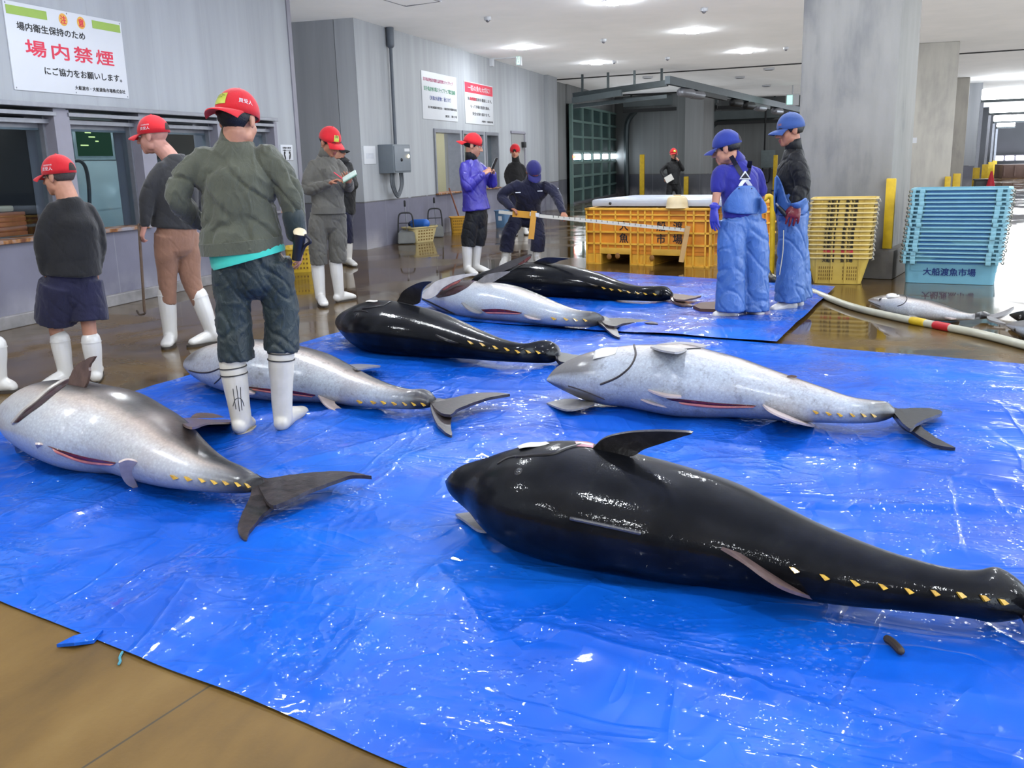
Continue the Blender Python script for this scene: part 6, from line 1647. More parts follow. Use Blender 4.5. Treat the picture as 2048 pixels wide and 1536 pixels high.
def person(label, ref, J, face, cloth_, skin=None, tilt=0.0, roll=0.0, k=1.0, voxel=.006, capm=None, capback=False, captilt=0.0, hairm=None, hair_kw={}, eyes=False, glasses=False, hk=1.10, fatness=1.0, group='people at the tuna sale'):
    """J: joint name -> (px, py, depth). Builds one continuous body, then clothing as children."""
    R = Rig(ref); j = {n: R(*v) for n, v in J.items()}
    t = thing('person', label, 'person', V(R.P0.x, R.P0.y, 0), group)
    sk = skin or M_skin; fz = fatness
    hips = (j['hipL']+j['hipR'])/2; sh = (j['shL']+j['shR'])/2; ax = (j['shR']-j['shL']).normalized(); hax = (j['hipR']-j['hipL']).normalized()
    F = head_frame(j['head'], face, tilt, roll); kk = k*hk
    shw = (j['shR']-j['shL']).length/2
    spine = [hips-UPV*.02*k, hips.lerp(sh, .28)+j.get('belly', V(0, 0, 0)), hips.lerp(sh, .62), sh.lerp(hips, .08)]
    neck0 = sh+UPV*.02*k; neck1 = F @ (Vector((0, -.016, -.05))*kk)
    bm = bmesh.new(); add_head(bm, F, kk)
    limb(bm, [neck0-UPV*.03*k, neck0.lerp(neck1, .5), neck1], [.070*k*fz, .065*k*fz, .062*k*fz], 3, ax)
    limb(bm, spine, [(.12*k*fz, .09*k*fz), (.12*k*fz, .085*k*fz), (.13*k*fz, .09*k*fz), (.095*k*fz, .065*k*fz)], 4, ax)
    for s in 'LR':
        limb(bm, [j['sh'+s]*.7+sh*.3-UPV*.035*k, j['sh'+s].lerp(j['el'+s], .35), j['el'+s], j['el'+s].lerp(j['wr'+s], .4), j['wr'+s]], [.036*k*fz, .040*k*fz, .036*k*fz, .035*k*fz, .025*k], 3)
        limb(bm, [j['hip'+s]*.9+hips*.1, j['hip'+s].lerp(j['kn'+s], .5), j['kn'+s], j['kn'+s].lerp(j['an'+s], .35), j['an'+s]], [.072*k*fz, .066*k*fz, .048*k*fz, .046*k*fz, .034*k], 3)
        toe = j['to'+s]; limb(bm, [j['an'+s], V(j['an'+s].x, j['an'+s].y, max(.05, toe.z+.02)), toe*.75+V(j['an'+s].x, j['an'+s].y, .05)*.25], [.034*k, .034*k, .026*k], 2)
        hd = j.get('ha'+s); hd = (hd-j['wr'+s]) if hd is not None else (j['wr'+s]-j['el'+s])
        hp = cloth_.get('hand'+s, {})
        nr = hp.get('n', (j['wr'+s]-hips)); sd = hp.get('side', AWAY)
        if not hp.get('glove'):
            hand(bm, j['wr'+s], hd, nr, sd, k, hp.get('curl', .4))
    me = remeshed(bm, voxel, 3)
    me.materials.append(sk); me.materials.append(M_lip)
    smile(me, F, 1, [((-.022*kk, .088*kk, -.083*kk), (.022*kk, .12*kk, -.056*kk))])
    b = bpy.data.objects.new('body', me); COL.objects.link(b); b.parent = t; b.matrix_parent_inverse = Matrix.Translation(t.location).inverted()
    if eyes: face_bits(t, F, kk, glasses)
    if hairm: hair(t, F, kk, hairm, **hair_kw)
    cp = None
    if capm: cp = cap(t, F, capm, capback, kk, tilt=captilt)
    vx = max(voxel*1.3, .008)
    c = cloth_
    if 'top' in c:
        q = c['top']; m = q['m']; e = q.get('ease', 1.0)
        hem = hips.lerp(sh, q.get('hem', -.05))
        if 'hemJ' in q: hem = R(*q['hemJ'])
        bm = bmesh.new()
        bl = j.get('belly', V(0, 0, 0))*.7
        limb(bm, [hem, hem.lerp(sh, .24)+bl, hem.lerp(sh, .48)+bl, hem.lerp(sh, .78), sh.lerp(hips, .05), sh+UPV*.040*k, sh+UPV*.080*k],
             [(q.get('hw', .178)*k*e*fz, q.get('hd', .142)*k*e*fz), (q.get('ww', .172)*k*e*fz, .140*k*e*fz), (.172*k*e*fz, .138*k*e*fz), (max(.165*k, shw*1.0)*e, .132*k*e*fz), (max(.12*k, shw*.86)*e, .098*k*e*fz), (.098*k, .088*k), (.068*k, .066*k)], 5, ax, 24, False)
        for s in 'LR':
            wr = j['el'+s].lerp(j['wr'+s], q.get('cuff', .93)); ar = q.get('arm', 1.0)*e
            A0 = j['sh'+s]*.80+sh*.20-UPV*.022*k
            limb(bm, [A0, A0.lerp(j['el'+s], .15), j['sh'+s].lerp(j['el'+s], .55), j['el'+s], j['el'+s].lerp(wr, .5), wr] if q.get('cuff', .93) > 0 else [A0, j['sh'+s].lerp(j['el'+s], .3), j['sh'+s].lerp(j['el'+s], .85)],
                 [.058*k*ar, .064*k*ar, .061*k*ar, .057*k*ar, .052*k*ar, .043*k*ar] if q.get('cuff', .93) > 0 else [.056*k*ar, .062*k*ar, .062*k*ar], 4)
        me = remeshed(bm, vx, 20, .6); wrinkle(me, .006*k, 7, seed=len(label)*1.7, fold=q.get('fold', .007)*k, ff=q.get('ff', 8))
        o = link(q.get('name', 'jacket'), me, m, t)
        if 'collar' in q:
            bm = bmesh.new(); tube(bm, [neck0+UPV*.03*k, neck0.lerp(neck1, .5)+UPV*.02*k, neck0.lerp(neck1, .85)], [(.078*k, .076*k), (.071*k, .070*k), (.070*k, .070*k)], ref=ax, seg=20, cap=False, closed_cap=False)
            cc = fin('collar', bm, q['collar'], o, ang=80); so = cc.modifiers.new('thick', 'SOLIDIFY'); so.thickness = .008*k
        if 'band' in q:
            bm = bmesh.new(); w0 = hem-(sh-hips).normalized()*.0
            tube(bm, [hem-(sh-hips).normalized()*.012*k, hem+(sh-hips).normalized()*.05*k], [(q.get('hw', .178)*k*e*fz*.985, q.get('hd', .142)*k*e*fz*.985), (q.get('hw', .178)*k*e*fz*.99, q.get('hd', .142)*k*e*fz*.99)], ref=ax, seg=28, cap=False)
            fin('waistband', bm, q['band'], o, ang=50)
    if 'legs' in c:
        q = c['legs']; m = q['m']; e = q.get('ease', 1.0); bm = bmesh.new()
        wst = hips.lerp(sh, q.get('waist', .18))
        limb(bm, [hips-UPV*.075*k, hips, wst], [(.142*k*fz*e, .118*k*fz*e), (.160*k*fz*e, .128*k*fz*e), (q.get('ww', .150)*k*fz*e, .125*k*fz*e)], 4, hax, 22)
        for s in 'LR':
            kn, an, hp = j['kn'+s], j['an'+s], j['hip'+s]
            f_ = q.get('len', .35)
            end = kn.lerp(an, f_) if f_ >= 0 else hp.lerp(kn, 1+f_)
            rs = q.get('r', (.102, .092, .078, .080))
            P = [hp*.88+hips*.12, hp.lerp(kn, .45), kn, end] if f_ >= 0 else [hp*.88+hips*.12, hp.lerp(kn, .45), end]
            limb(bm, P, [r*k*e*fz for r in (rs if f_ >= 0 else (rs[0], rs[1], rs[2]))], 5, ax, 18, False)
        me = remeshed(bm, vx, 3); wrinkle(me, .006*k, 8, seed=len(label)*.9, fold=q.get('fold', .008)*k, ff=q.get('ff', 10))
        link(q.get('name', 'trousers'), me, m, t)
    if 'boots' in c:
        q = c['boots']
        for s in 'LR':
            tp = j.get('bt'+s) or j['kn'+s].lerp(j['an'+s], .25)
            boot(t, tp, j['an'+s], j['to'+s], q['m'], q.get('r', .064), k, q.get('sole'), q.get('marks', False), shoe=q.get('shoe', False))
    for s in 'LR':
        hp = c.get('hand'+s, {})
        if hp.get('glove'):
            bm = bmesh.new(); hd = j.get('ha'+s); hd = (hd-j['wr'+s]) if hd is not None else (j['wr'+s]-j['el'+s])
            hand(bm, j['wr'+s], hd, hp.get('n', (j['wr'+s]-hips)), hp.get('side', AWAY), k*1.12, hp.get('curl', .3), 1.22)
            limb(bm, [j['wr'+s].lerp(j['el'+s], hp.get('gl', .2)), j['wr'+s].lerp(j['el'+s], .1), j['wr'+s]], [.050*k, .044*k, .036*k], 3, cap=False)
            me = remeshed(bm, max(.005, voxel*.8), 1); wrinkle(me, .003, 22, seed=3); link('glove', me, hp['glove'], t)
    return t, j, F, cp, R

def sub_hold(name, label, cat, loc): return thing(name, label, cat, loc)
VX = .0065
# --- man in the olive jacket, back to the camera
t, j, F, cp, R = person('person seen from behind in olive jacket and backwards red cap, standing on the tarpaulin', (510, 866),
    dict(head=(477, 241, 0), shL=(392, 308, -.02), shR=(548, 305, .03), elL=(354, 396, -.06), wrL=(396, 446, .14), haL=(424, 456, .22), elR=(583, 398, 0), wrR=(594, 478, .02), haR=(601, 512, .02),
         hipL=(462, 530, -.01), hipR=(545, 522, .03), knL=(467, 640, .0), anL=(482, 836, .0), toL=('g', 500, 846), knR=(563, 632, .06), anR=(564, 806, .04), toR=('g', 606, 822), btL=(464, 722, 0), btR=(562, 693, .04)),
    20, dict(top=dict(m=M_olive, hem=-.02, hemJ=(485, 499, 0), hw=.205, hd=.165, ww=.19, collar=M_olive, band=M_olive, arm=1.06, ease=1.04, fold=.020, ff=7),
             legs=dict(m=M_olived, len=.40, fold=.012, r=(.108, .098, .090, .094)), boots=dict(m=M_bootd, r=.070, sole=M_solec, marks=True), handR=dict(curl=.5, side=-SIDE), handL=dict(curl=.3)),
    tilt=14, capm=M_redcap, capback=True, hairm=M_hair, hair_kw=dict(low=-.062), voxel=VX, k=1.0)
boots_ = [o for o in t.children if o.name.startswith('boot')]
bv_ = BVHTree.FromPolygons([v.co for v in boots_[0].data.vertices], [p.vertices[:] for p in boots_[0].data.polygons])
for ln in ([(466, 778), (469, 800), (472, 818)], [(473, 772), (476, 795), (479, 822)], [(481, 775), (482, 798), (484, 820)], [(466, 812), (470, 800), (477, 796), (484, 800), (488, 812)]):
    P_ = [bv_.ray_cast(EYE, ray(*q).normalized())[0] for q in ln]
    if all(q is not None for q in P_):
        bm = bmesh.new(); tube(bm, vcat(P_, 3), .0022, seg=6); fin('boot_print', bm, M_mark, boots_[0])
cap_tag(*cp, -104, 22, .088, .062, 'サンコー')
cap_text(*cp, '買受人', .026, -28, 20, M_white)
hipsC = R(505, 508, .0); ax = (j['shR']-j['shL']).normalized()
bm = bmesh.new(); tube(bm, [R(499, 520, 0), R(497, 514, 0), R(490, 492, 0)], [(.190, .158), (.193, .161), (.186, .150)], ref=ax, seg=36, cap=False); fin('shirt_hem', bm, M_teal, t)
bm = bmesh.new(); limb(bm, [R(587, 432, .0), R(592, 462, .01)], [.058, .052], 3, (0, 0, 1)); o = fin('sleeve_cuff', bm, cloth('wet dark sleeve end', (44, 56, 58), .5, .2), t)
p0, p1 = R(600, 463, -.07), R(594, 512, -.05)
tt = thing('torch', 'black torch with a pale round lens in the right hand of the olive-jacketed man', 'torch', p1)
d = (p1-p0).normalized()
bm = bmesh.new(); tube(bm, [p0+d*.012, p0+d*.05, p0+d*.07, p1+d*.02], [.032, .032, .026, .024], seg=18, cap=False); fin('barrel', bm, plain('black torch body', (28, 28, 30), .4), tt)
bm = bmesh.new(); n_ = (EYE-p0).normalized(); ell(bm, p0+d*.005, (.034, .034, .012), (n_*.6-d).to_track_quat('Z', 'Y').to_matrix().to_4x4(), 18); fin('lens', bm, plain('cream lens', (236, 220, 184), .25, coat=.4), tt)
bm = bmesh.new(); q = [p0+V(.03, 0, -.02), p0+V(.055, 0, -.05), p1+V(.05, 0, .05), p1+V(.02, 0, .0)]; tube(bm, vcat(q), .008, seg=6); fin('hand_strap', bm, M_strap, tt)
# --- bald man walking left
t, j, F, cp, R = person('person in red cap, dark jumper and brown trousers walking left with a thin stick', (372, 690),
    dict(head=(306, 272, 0), shL=(317, 332, -.12), shR=(386, 327, .14), elL=(294, 398, -.17), wrL=(290, 450, -.2), haL=(280, 476, -.2), elR=(398, 395, .16), wrR=(388, 440, .2),
         hipL=(333, 468, -.08), hipR=(374, 468, .08), knL=(334, 542, -.02), anL=(341, 672, 0), toL=('g', 331, 693), knR=(382, 560, .05), anR=(426, 668, .05), toR=('g', 378, 688), btL=(333, 585, 0), btR=(397, 590, .05)),
    -82, dict(top=dict(m=M_char, hem=.0, hemJ=(350, 456, 0), hw=.180, hd=.15, ease=1.04, fold=.004, name='jumper', arm=.95), legs=dict(m=M_brown, len=.5, fold=.003, r=(.100, .094, .076, .058)), boots=dict(m=M_boot, r=.069), handL=dict(curl=.7, side=-SIDE)),
    skin=M_skin3, capm=M_redcap, hairm=None, voxel=VX, eyes=True, k=1.02, tilt=4)
cap_text(*cp, '買受人', .026, 172, 12, M_white); cap_text(*cp, '大船渡魚市場', .012, 172, 24, M_white)
p0, p1 = R(279, 470, -.2), R(289, 622, -.12)
tt = thing('walking_stick', 'thin rusty stick held in the left hand of the person in brown trousers', 'stick', p1)
bm = bmesh.new(); d = (p1-p0).normalized(); tube(bm, [p0-d*.08, p1], .011, seg=8); fin('shaft', bm, plain('rusty rod', (112, 92, 76), .6, .3, 20), tt)
bm = bmesh.new(); tube(bm, vcat([p1, p1+V(.0, 0, -.02), p1+V(-.05, 0, -.03), p1+V(-.07, 0, .0)]), .008, seg=8); fin('hook', bm, plain('rusty hook', (84, 72, 62), .6, .3, 20), tt)
# --- boy in shorts
t, j, F, cp, R = person('child in a red cap, black sweater, navy shorts and white boots at the left', (150, 768),
    dict(head=(117, 353, 0), shL=(101, 414, -.10), shR=(181, 415, .10), elL=(87, 487, -.14), wrL=(92, 545, -.10), haL=(100, 566, -.05), elR=(196, 487, .12), wrR=(190, 540, .22),
         hipL=(116, 566, -.06), hipR=(168, 564, .06), knL=(111, 648, 0), anL=(131, 742, 0), toL=('g', 84, 772), knR=(177, 648, .03), anR=(190, 738, .03), toR=('g', 195, 736), btL=(120, 678, 0), btR=(182, 680, .03)),
    -76, dict(top=dict(m=M_blk, hem=-.02, hemJ=(146, 549, 0), hw=.178, hd=.150, ease=1.06, fold=.004, name='sweater', arm=1.08), legs=dict(m=M_navy, len=-.08, r=(.125, .125, .128), ease=1.04, fold=.005, name='shorts'),
              boots=dict(m=M_boot, r=.070), handL=dict(curl=.5)),
    skin=M_skin, capm=M_redcap, hairm=M_hairs, hair_kw=dict(size=.985), voxel=VX, eyes=True, k=.90, fatness=1.10, tilt=4)
cap_text(*cp, '買受人', .026, 172, 12, M_white); cap_text(*cp, '大船渡魚市場', .012, 172, 24, M_white)
# --- note-taking man
t, j, F, cp, R = person('person in a grey work suit and red cap writing in a small notepad', (665, 606),
    dict(head=(660, 284, 0), shR=(621, 326, -.07), shL=(681, 325, .13), elR=(615, 380, -.10), wrR=(661, 366, -.24), haR=(678, 358, -.28), elL=(697, 374, .06), wrL=(698, 364, -.16), haL=(690, 354, -.26),
         hipR=(640, 430, -.04), hipL=(674, 430, .07), knR=(635, 476, -.04), anR=(641, 595, -.02), toR=('g', 649, 611), knL=(675, 476, .04), anL=(678, 585, .05), toL=('g', 710, 594), btR=(635, 528, -.02), btL=(671, 523, .04)),
    128, dict(top=dict(m=M_grey, hem=-.02, hemJ=(657, 425, 0), hw=.18, hd=.15, collar=M_grey, band=M_grey, fold=.010, ff=9), legs=dict(m=M_grey, len=.44, fold=.010, r=(.108, .102, .096, .090)), boots=dict(m=M_boot, r=.068),
              handR=dict(curl=.6, side=UPV, n=UPV), handL=dict(curl=.5, side=UPV, n=-AWAY)),
    skin=M_skin2, tilt=24, capm=M_redcap, hairm=M_hair, voxel=VX, eyes=True, glasses=True)
cap_tag(*cp, 78, 22, .06, .06, '買')
for s in ('L', 'R'):
    pass
bm = bmesh.new(); c = R(648, 341, -.19); obox(bm, c, .10, .008, .035, Matrix.Rotation(-.6, 4, 'Z')); fin('pocket_flap', bm, M_grey, t)
c = R(699, 352, -.34)
tt = thing('notepad', 'small pale green notepad in the hand of the person in the grey work suit', 'notepad', c)
Mx = Matrix.Rotation(YAW*0+.3, 4, 'Z') @ Matrix.Rotation(-.5, 4, 'Y') @ Matrix.Rotation(.5, 4, 'X')
bm = bmesh.new(); obox(bm, c, .15, .09, .012, Mx, .003); fin('pages', bm, plain('pale green paper', (206, 226, 216), .6), tt)
bm = bmesh.new(); obox(bm, c-V(0, 0, .009), .156, .096, .004, Mx, .001); fin('cover', bm, plain('green cover', (90, 140, 110), .5), tt)
a, b = R(668, 345, -.30), R(684, 357, -.33)
tt = thing('pen', 'thin red pen in the writing hand above the notepad', 'pen', b); bm = bmesh.new(); tube(bm, [a, b], .005, seg=8); fin('barrel', bm, M_red, tt)
# --- person in black behind him
t, j, F, cp, R = person('person in black with navy trousers standing behind the note-taking one', (700, 531),
    dict(head=(673, 303, 0), shR=(686, 336, -.10), shL=(700, 336, .16), elR=(710, 370, -.06), wrR=(692, 376, -.22), elL=(708, 372, .18), wrL=(696, 380, 0.0),
         hipR=(688, 424, -.07), hipL=(692, 424, .09), knR=(696, 470, -.04), anR=(697, 523, -.02), toR=('g', 711, 531), knL=(690, 468, .10), anL=(686, 520, .12), toL=('g', 700, 527)),
    100, dict(top=dict(m=M_blk2, fold=.006, collar=M_blk2), legs=dict(m=M_navyw, len=.30), boots=dict(m=M_boot)), capm=M_blk2, hairm=M_hair, voxel=.009)
cap_text(*cp, 'K', .05, 75, 14, M_white)
# --- purple jacket
t, j, F, cp, R = person('person in a purple rain jacket and backwards red cap looking at a phone', (948, 547),
    dict(head=(946, 291, 0), shR=(926, 330, -.14), shL=(960, 330, .16), elR=(935, 374, -.18), wrR=(966, 349, -.18), haR=(979, 339, -.14), elL=(984, 368, .12), wrL=(986, 348, .02), haL=(984, 337, -.05),
         hipR=(946, 428, -.06), hipL=(960, 428, .09), knR=(938, 470, -.05), anR=(935, 535, -.06), toR=('g', 952, 549), knL=(959, 468, .06), anL=(951, 531, .07), toL=('g', 979, 544), btR=(934, 490, -.06), btL=(954, 486, .06)),
    92, dict(top=dict(m=M_purple, hemJ=(953, 421, 0), hw=.195, hd=.168, ease=1.04, collar=M_blk2, fold=.008, ff=8, arm=1.12), legs=dict(m=M_blk2, len=.36, r=(.105, .10, .098, .088), fold=.006), boots=dict(m=M_boot, r=.068),
             handR=dict(curl=.8, side=UPV), handL=dict(curl=.8, side=UPV)),
    skin=M_skin, tilt=16, capm=M_redcap, capback=True, hairm=M_hair, voxel=VX, eyes=True)
c = R(989, 327, -.10)
tt = thing('phone', 'black phone in the hands of the person in the purple jacket', 'phone', c)
bm = bmesh.new(); obox(bm, c, .012, .075, .15, Matrix.Rotation(-YAW*0, 4, 'Z') @ Matrix.Rotation(.45, 4, 'Y'), .004); fin('case', bm, M_black, tt)
bm = bmesh.new(); obox(bm, c-V(.0072, 0, -.0035), .002, .066, .135, Matrix.Rotation(.45, 4, 'Y')); fin('screen', bm, emit('phone screen', (.5, .55, .6), .6), tt, ang=0)
# --- figure at the door
t, j, F, cp, R = person('person in a black hooded top with a red cap beside the grey steel door', (1045, 468),
    dict(head=(1030, 303, 0), shR=(1018, 329, 0), shL=(1046, 331, 0), elR=(1013, 352, 0), wrR=(1018, 374, -.1), elL=(1051, 354, 0), wrL=(1048, 376, -.1),
         hipR=(1026, 387, 0), hipL=(1042, 387, 0), knR=(1028, 428, -.03), anR=(1031, 459, 0), toR=('g', 1030, 470), knL=(1046, 428, -.03), anL=(1051, 458, 0), toL=('g', 1054, 468)),
    186, dict(top=dict(m=M_blk, collar=M_blk), legs=dict(m=M_navyw, len=.3), boots=dict(m=M_boot)), capm=M_redcap, capback=True, captilt=18, hairm=M_hair, voxel=.009, eyes=True, k=.97)
# --- bending measurer
t, j, F, cp, R = person('person in navy work clothes and blue cap bending over with a measuring calliper', (1045, 527),
    dict(head=(1067, 343, -.28), shR=(1026, 366, -.16), shL=(1098, 368, -.16), elR=(1003, 394, -.12), wrR=(1024, 417, -.33), haR=(1037, 425, -.38), elL=(1113, 392, -.28), wrL=(1126, 424, -.50), haL=(1133, 436, -.56),
         hipR=(1038, 428, .12), hipL=(1071, 428, .12), knR=(1017, 472, -.02), anR=(1010, 521, 0), toR=('g', 1004, 534), knL=(1076, 472, -.02), anL=(1074, 520, 0), toL=('g', 1080, 533)),
    168, dict(top=dict(m=M_navyw, hem=.02, collar=M_navyw, fold=.010, ease=1.05, arm=1.12), legs=dict(m=M_navyw, len=.62, r=(.108, .105, .10, .10), fold=.010), boots=dict(m=M_boot, r=.07), handR=dict(curl=.95, side=SIDE, n=UPV), handL=dict(curl=.95, side=-SIDE, n=UPV)),
    skin=M_skin2, tilt=48, capm=M_navycap, hairm=M_hair, voxel=VX, eyes=True)
cap_text(*cp, '大船渡', .02, 90, 8, plain('orange embroidery', (220, 90, 50), .6), .08)
for px, py in ((1036, 385), (1080, 382), (1112, 377)):
    bm = bmesh.new(); c = R(px, py, -.33 if px < 1100 else -.26); obox(bm, c, .07, .006, .012, Matrix.Rotation(YAW*-1, 4, 'Z')); fin('chest_mark', bm, M_white, t, ang=0)
D0 = -.42
A_, B_ = R(998, 424, -.28), R(1378, 461, -1.10)
tt = thing('measuring_calliper', 'long white measuring calliper with yellow jaws held across by the bending person', 'calliper', A_)
bm = bmesh.new(); bar(bm, A_, B_, .026, .042); fin('beam', bm, plain('white scale beam', (226, 222, 208), .4, .05), tt, ang=0)
M_jaw = plain('amber jaw plastic', (226, 164, 60), .4, .08)
bm = bmesh.new(); bar(bm, R(1026, 427, -.34), R(1072, 431, -.44), .045, .085); fin('slider', bm, M_jaw, tt, ang=0)
bm = bmesh.new(); bar(bm, R(1068, 422, -.47), R(1062, 478, -.47), .03, .075); fin('slider_jaw', bm, M_jaw, tt, ang=0)
bm = bmesh.new(); bar(bm, R(1376, 452, -1.12), R(1362, 524, -1.12), .03, .06); fin('end_jaw', bm, plain('pale amber jaw', (214, 172, 112), .4, .08), tt, ang=0)
bm = bmesh.new(); bar(bm, R(1060, 428, -.45), R(1078, 430, -.49), .02, .05); fin('lock_collar', bm, M_white, tt, ang=0)
bm = bmesh.new()
dv = B_-A_; an = math.atan2(dv.y, dv.x); n_ = Vector((dv.y, -dv.x, 0)).normalized()
for k in range(24):
    c = A_.lerp(B_, .3+.66*k/23)+n_*.0155+V(0, 0, .012); obox(bm, c, .006, .002, .022 if k % 4 else .034, Matrix.Rotation(an, 4, 'Z'))
fin('scale_marks', bm, M_black, tt, ang=0)
# --- far man on the phone
t, j, F, cp, R = person('distant person all in black with a red cap talking on a phone by the dock', (1347, 427),
    dict(head=(1347, 308, 0), shR=(1333, 327, 0), shL=(1362, 326, 0), elR=(1323, 343, 0), wrR=(1330, 356, -.18), elL=(1366, 340, -.05), wrL=(1357, 321, -.12), haL=(1352, 313, -.10),
         hipR=(1340, 368, 0), hipL=(1355, 368, 0), knR=(1338, 395, -.03), anR=(1336, 421, 0), toR=('g', 1334, 430), knL=(1358, 395, -.03), anL=(1361, 421, 0), toL=('g', 1364, 430)),
    182, dict(top=dict(m=M_blk2, collar=M_blk2), legs=dict(m=M_blk2, len=.8), boots=dict(m=M_black, shoe=True), handL=dict(curl=.8, side=-AWAY)), capm=M_redcap, hairm=M_hair, voxel=.010, eyes=True, k=.93)
cap_tag(*cp, 100, 22, .07, .05)
c = R(1338, 357, -.28); tt = thing('clipboard', 'white clipboard in the hand of the distant person on the phone', 'clipboard', c)
bm = bmesh.new(); obox(bm, c, .20, .012, .15, Matrix.Rotation(-YAW, 4, 'Z') @ Matrix.Rotation(-.5, 4, 'Y')); fin('sheet', bm, M_paper, tt, ang=0)
bm = bmesh.new(); obox(bm, c+V(.0, .012, .0), .22, .008, .17, Matrix.Rotation(-YAW, 4, 'Z') @ Matrix.Rotation(-.5, 4, 'Y')); fin('board', bm, M_dark, tt, ang=0)
c = R(1351, 312, -.16); tt = thing('phone', 'dark phone held to the ear of the distant person by the dock', 'phone', c); bm = bmesh.new(); obox(bm, c, .03, .02, .14, Matrix.Rotation(.3, 4, 'Y'), .006); fin('case', bm, M_black, tt)
# --- left aproned man
t, j, F, cp, R = person('person in blue oilskin overalls over a purple polo shirt, back to the camera', (1475, 636),
    dict(head=(1453, 297, -.02), shL=(1440, 336, -.06), shR=(1508, 338, .08), elL=(1435, 380, -.08), wrL=(1429, 418, -.10), haL=(1428, 455, -.10), elR=(1522, 388, .15), wrR=(1512, 425, .28),
         hipL=(1464, 442, -.02), hipR=(1506, 442, .05), knL=(1463, 530, -.03), anL=(1460, 622, -.02), toL=('g', 1424, 632), knR=(1511, 532, .05), anR=(1508, 622, .06), toR=('g', 1526, 630)),
    -66, dict(top=dict(m=M_purple2, hem=.1, cuff=-1, name='polo_shirt', collar=M_purple2, arm=1.05, fold=.006), legs=dict(m=M_pvc, len=.98, waist=.34, ease=1.10, name='overalls', r=(.112, .112, .108, .118), fold=.011, ff=7), boots=dict(m=M_boot, shoe=True, sole=M_boot),
              handL=dict(glove=M_glvb, curl=.25)),
    skin=M_skin, tilt=14, capm=M_bluecap, hairm=M_hair, voxel=VX, eyes=True, k=1.0)
_BV = {}
def onback(px, py, o, lift=.012):
    d = ray(px, py).normalized(); best = None
    for ch in t.children:
        if ch.type == 'MESH' and ch.name.split('.')[0] in ('polo_shirt', 'overalls', 'jacket'):
            if ch.name not in _BV: _BV[ch.name] = BVHTree.FromPolygons([v.co for v in ch.data.vertices], [p.vertices[:] for p in ch.data.polygons])
            h = _BV[ch.name].ray_cast(EYE, d)
            if h[0] is not None and (best is None or h[3] < best[3]): best = h
    return best[0]-d*lift if best else R(px, py, o)
def strap(pts, wd, m, name):
    P = [onback(px, py, -.15) for px, py in pts]; bm = bmesh.new(); rows = []
    P = vcat(P, 4)
    for i, p in enumerate(P):
        tn = (P[min(i+1, len(P)-1)]-P[max(i-1, 0)]).normalized(); vw = (EYE-p).normalized(); s_ = tn.cross(vw).normalized()*wd/2
        rows.append([bm.verts.new(q) for q in (p-s_, p+s_, p+s_-vw*.006, p-s_-vw*.006)])
    for a, b in zip(rows, rows[1:]):
        for k in range(4): bm.faces.new((a[k], a[(k+1) % 4], b[(k+1) % 4], b[k]))
    return fin(name, bm, m, t, ang=20)
def bib(pts, m, name, lift=.016):
    from mathutils.geometry import delaunay_2d_cdt
    Q = [Vector(q) for q in catmull(list(pts)+[pts[0]], 3)[:-1]]; n = len(Q); inner = []
    def inside(x, y):
        c = False
        for i in range(n):
            a, b = Q[i], Q[i-1]
            if (a.y > y) != (b.y > y) and x < (b.x-a.x)*(y-a.y)/(b.y-a.y)+a.x: c = not c
        return c
    x = min(q.x for q in Q)
    while x < max(q.x for q in Q):
        y = min(q.y for q in Q)
        while y < max(q.y for q in Q):
            if inside(x, y) and min((q-Vector((x, y))).length for q in Q) > 2: inner.append(Vector((x, y)))
            y += 4
        x += 4
    vs2, _, fs, _, _, _ = delaunay_2d_cdt(Q+inner, [], [list(range(n))], 1, 1e-4)
    bm = bmesh.new(); vs = [bm.verts.new(onback(q.x, q.y, -.15, lift)) for q in vs2]
    for f in fs: bm.faces.new([vs[i] for i in f])
    bmesh.ops.smooth_vert(bm, verts=[v for v in bm.verts if not v.is_boundary], factor=.5, use_axis_x=True, use_axis_y=True, use_axis_z=True)
    o = fin(name, bm, m, t, ang=80); so = o.modifiers.new('thick', 'SOLIDIFY'); so.thickness = .006; return o
bib([(1476, 373), (1490, 371), (1506, 373), (1516, 386), (1530, 405), (1532, 425), (1500, 428), (1470, 427), (1448, 420), (1452, 402), (1465, 384)], M_pvc, 'back_bib')
strap([(1462, 312), (1472, 330), (1482, 346), (1489, 356)], .038, M_strap, 'shoulder_strap'); strap([(1500, 322), (1498, 336), (1495, 348), (1491, 358)], .038, M_strap, 'shoulder_strap')
tri = [(1490, 344), (1480, 358), (1500, 358)]
bm = bmesh.new(); P = [onback(x, y, -.15, .022) for x, y in tri]; tube(bm, P+[P[0]], .008, seg=8); o = fin('triangle_buckle', bm, M_pwhite, t); o['label'] = 'white triangular strap buckle'
for pts in ([(1490, 359), (1484, 366), (1480, 373)], [(1491, 359), (1497, 366), (1502, 373)]): strap(pts, .030, M_pwhite, 'strap_end')
for px in (1478, 1503):
    bm = bmesh.new(); ell(bm, onback(px, 377, -.15, .02), (.007, .007, .007), seg=8); fin('rivet', bm, M_dark, t)
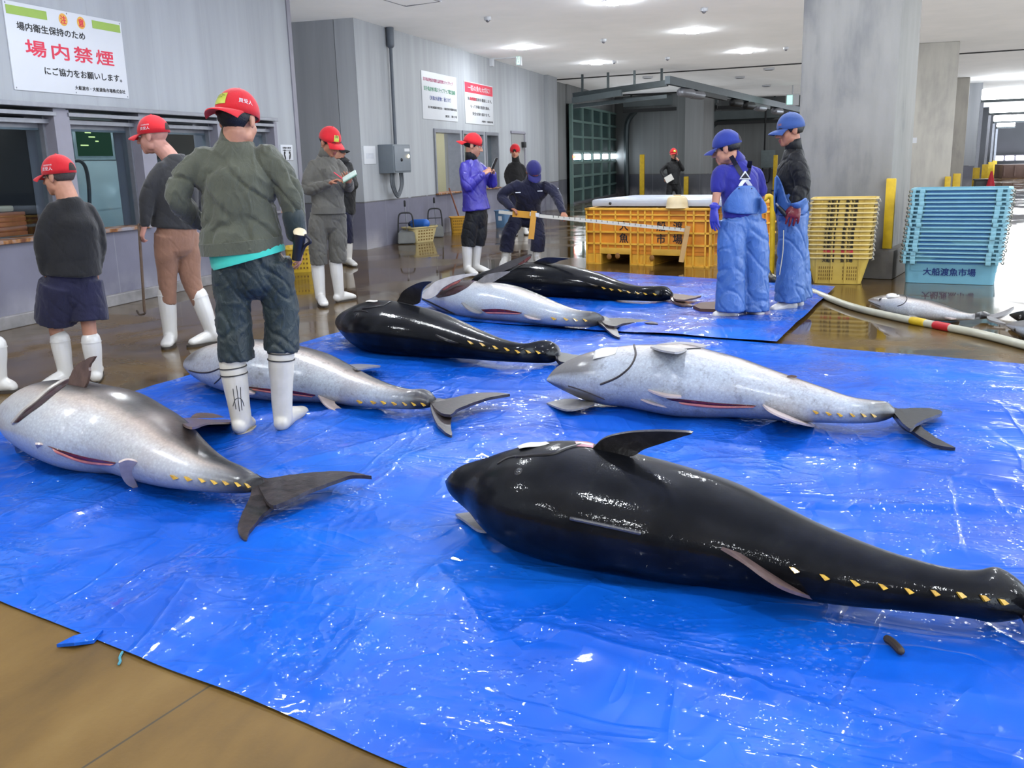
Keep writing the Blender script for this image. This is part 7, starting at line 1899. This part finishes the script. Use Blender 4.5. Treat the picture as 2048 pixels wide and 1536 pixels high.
# --- right aproned man
t, j, F, cp, R = person('person in a black jacket under blue oilskin overalls with dark red gloves', (1580, 621),
    dict(head=(1580, 261, 0), shL=(1594, 314, -.17), shR=(1580, 312, .18), elL=(1606, 369, -.22), wrL=(1592, 410, -.26), haL=(1584, 446, -.27), elR=(1584, 370, .22), wrR=(1568, 402, .10),
         hipL=(1586, 430, -.08), hipR=(1584, 430, .10), knL=(1583, 516, -.06), anL=(1580, 604, -.05), toL=('g', 1541, 620), knR=(1590, 512, .10), anR=(1594, 598, .10), toR=('g', 1558, 606)),
    -96, dict(top=dict(m=M_blk2, hem=.05, collar=M_blk2, fold=.010, ease=1.04, arm=1.2), legs=dict(m=M_pvc, len=.97, waist=.36, ease=1.12, name='overalls', r=(.112, .112, .112, .125), fold=.011, ff=7), boots=dict(m=M_boot, shoe=True, sole=M_boot),
              handL=dict(glove=M_glvr, curl=.2, side=-SIDE, gl=.35)),
    skin=M_skin2, tilt=8, capm=M_lblcap, hairm=M_hair, voxel=VX, eyes=True, k=1.0)
cap_text(*cp, '大船渡', .02, 108, 16, plain('orange embroidery', (220, 130, 50), .6), .05)
bib([(1549, 356), (1556, 352), (1566, 372), (1572, 392), (1580, 406), (1600, 402), (1612, 396), (1614, 425), (1580, 430), (1552, 428), (1547, 400)], M_pvc, 'front_bib', .02)
bm = bmesh.new(); q = [R(1567, 461, -.28), R(1566, 500, -.27), R(1562, 530, -.27), R(1559, 549, -.27)]; tube(bm, vcat(q), .004, seg=6)
tag(fin('thin_cord', bm, plain('pale cord', (206, 200, 180), .7), ang=40), 'thin pale cord hanging from the red glove of the right aproned person', 'cord')
c = R(1566, 424, -.20); tt = thing('hand_tool', 'small black tool at the waist of the right aproned person', 'tool', c)
bm = bmesh.new(); tube(bm, [R(1558, 415, -.22), R(1566, 424, -.22), R(1573, 432, -.23)], [.018, .022, .016], seg=10); fin('grip', bm, M_dark, tt)
bm = bmesh.new(); tube(bm, [R(1556, 412, -.22), R(1553, 408, -.22)], .01, seg=8); fin('tip', bm, M_alu, tt)
# --- person cut off by the left edge
t, j, F, cp, R = person('person cut off by the left edge, one white boot toe in view', (-20, 786),
    dict(head=(-95, 330, 0), shR=(-100, 400, -.18), shL=(-80, 400, .18), elR=(-112, 480, -.2), wrR=(-88, 545, -.15), elL=(-100, 480, .2), wrL=(-76, 540, .15),
         hipR=(-70, 560, -.08), hipL=(-66, 560, .08), knR=(-38, 650, -.05), anR=(-3, 747, 0), toR=('g', 36, 776), knL=(-80, 660, .08), anL=(-90, 752, .1), toL=('g', -50, 772), btR=(-8, 690, 0), btL=(-86, 700, .1)),
    90, dict(top=dict(m=M_navy, collar=M_navy), legs=dict(m=cloth('pale blue grey trousers', (128, 136, 156), .8), len=.42), boots=dict(m=M_boot, r=.066)), capm=M_redcap, hairm=M_hair, voxel=.009, k=.97)
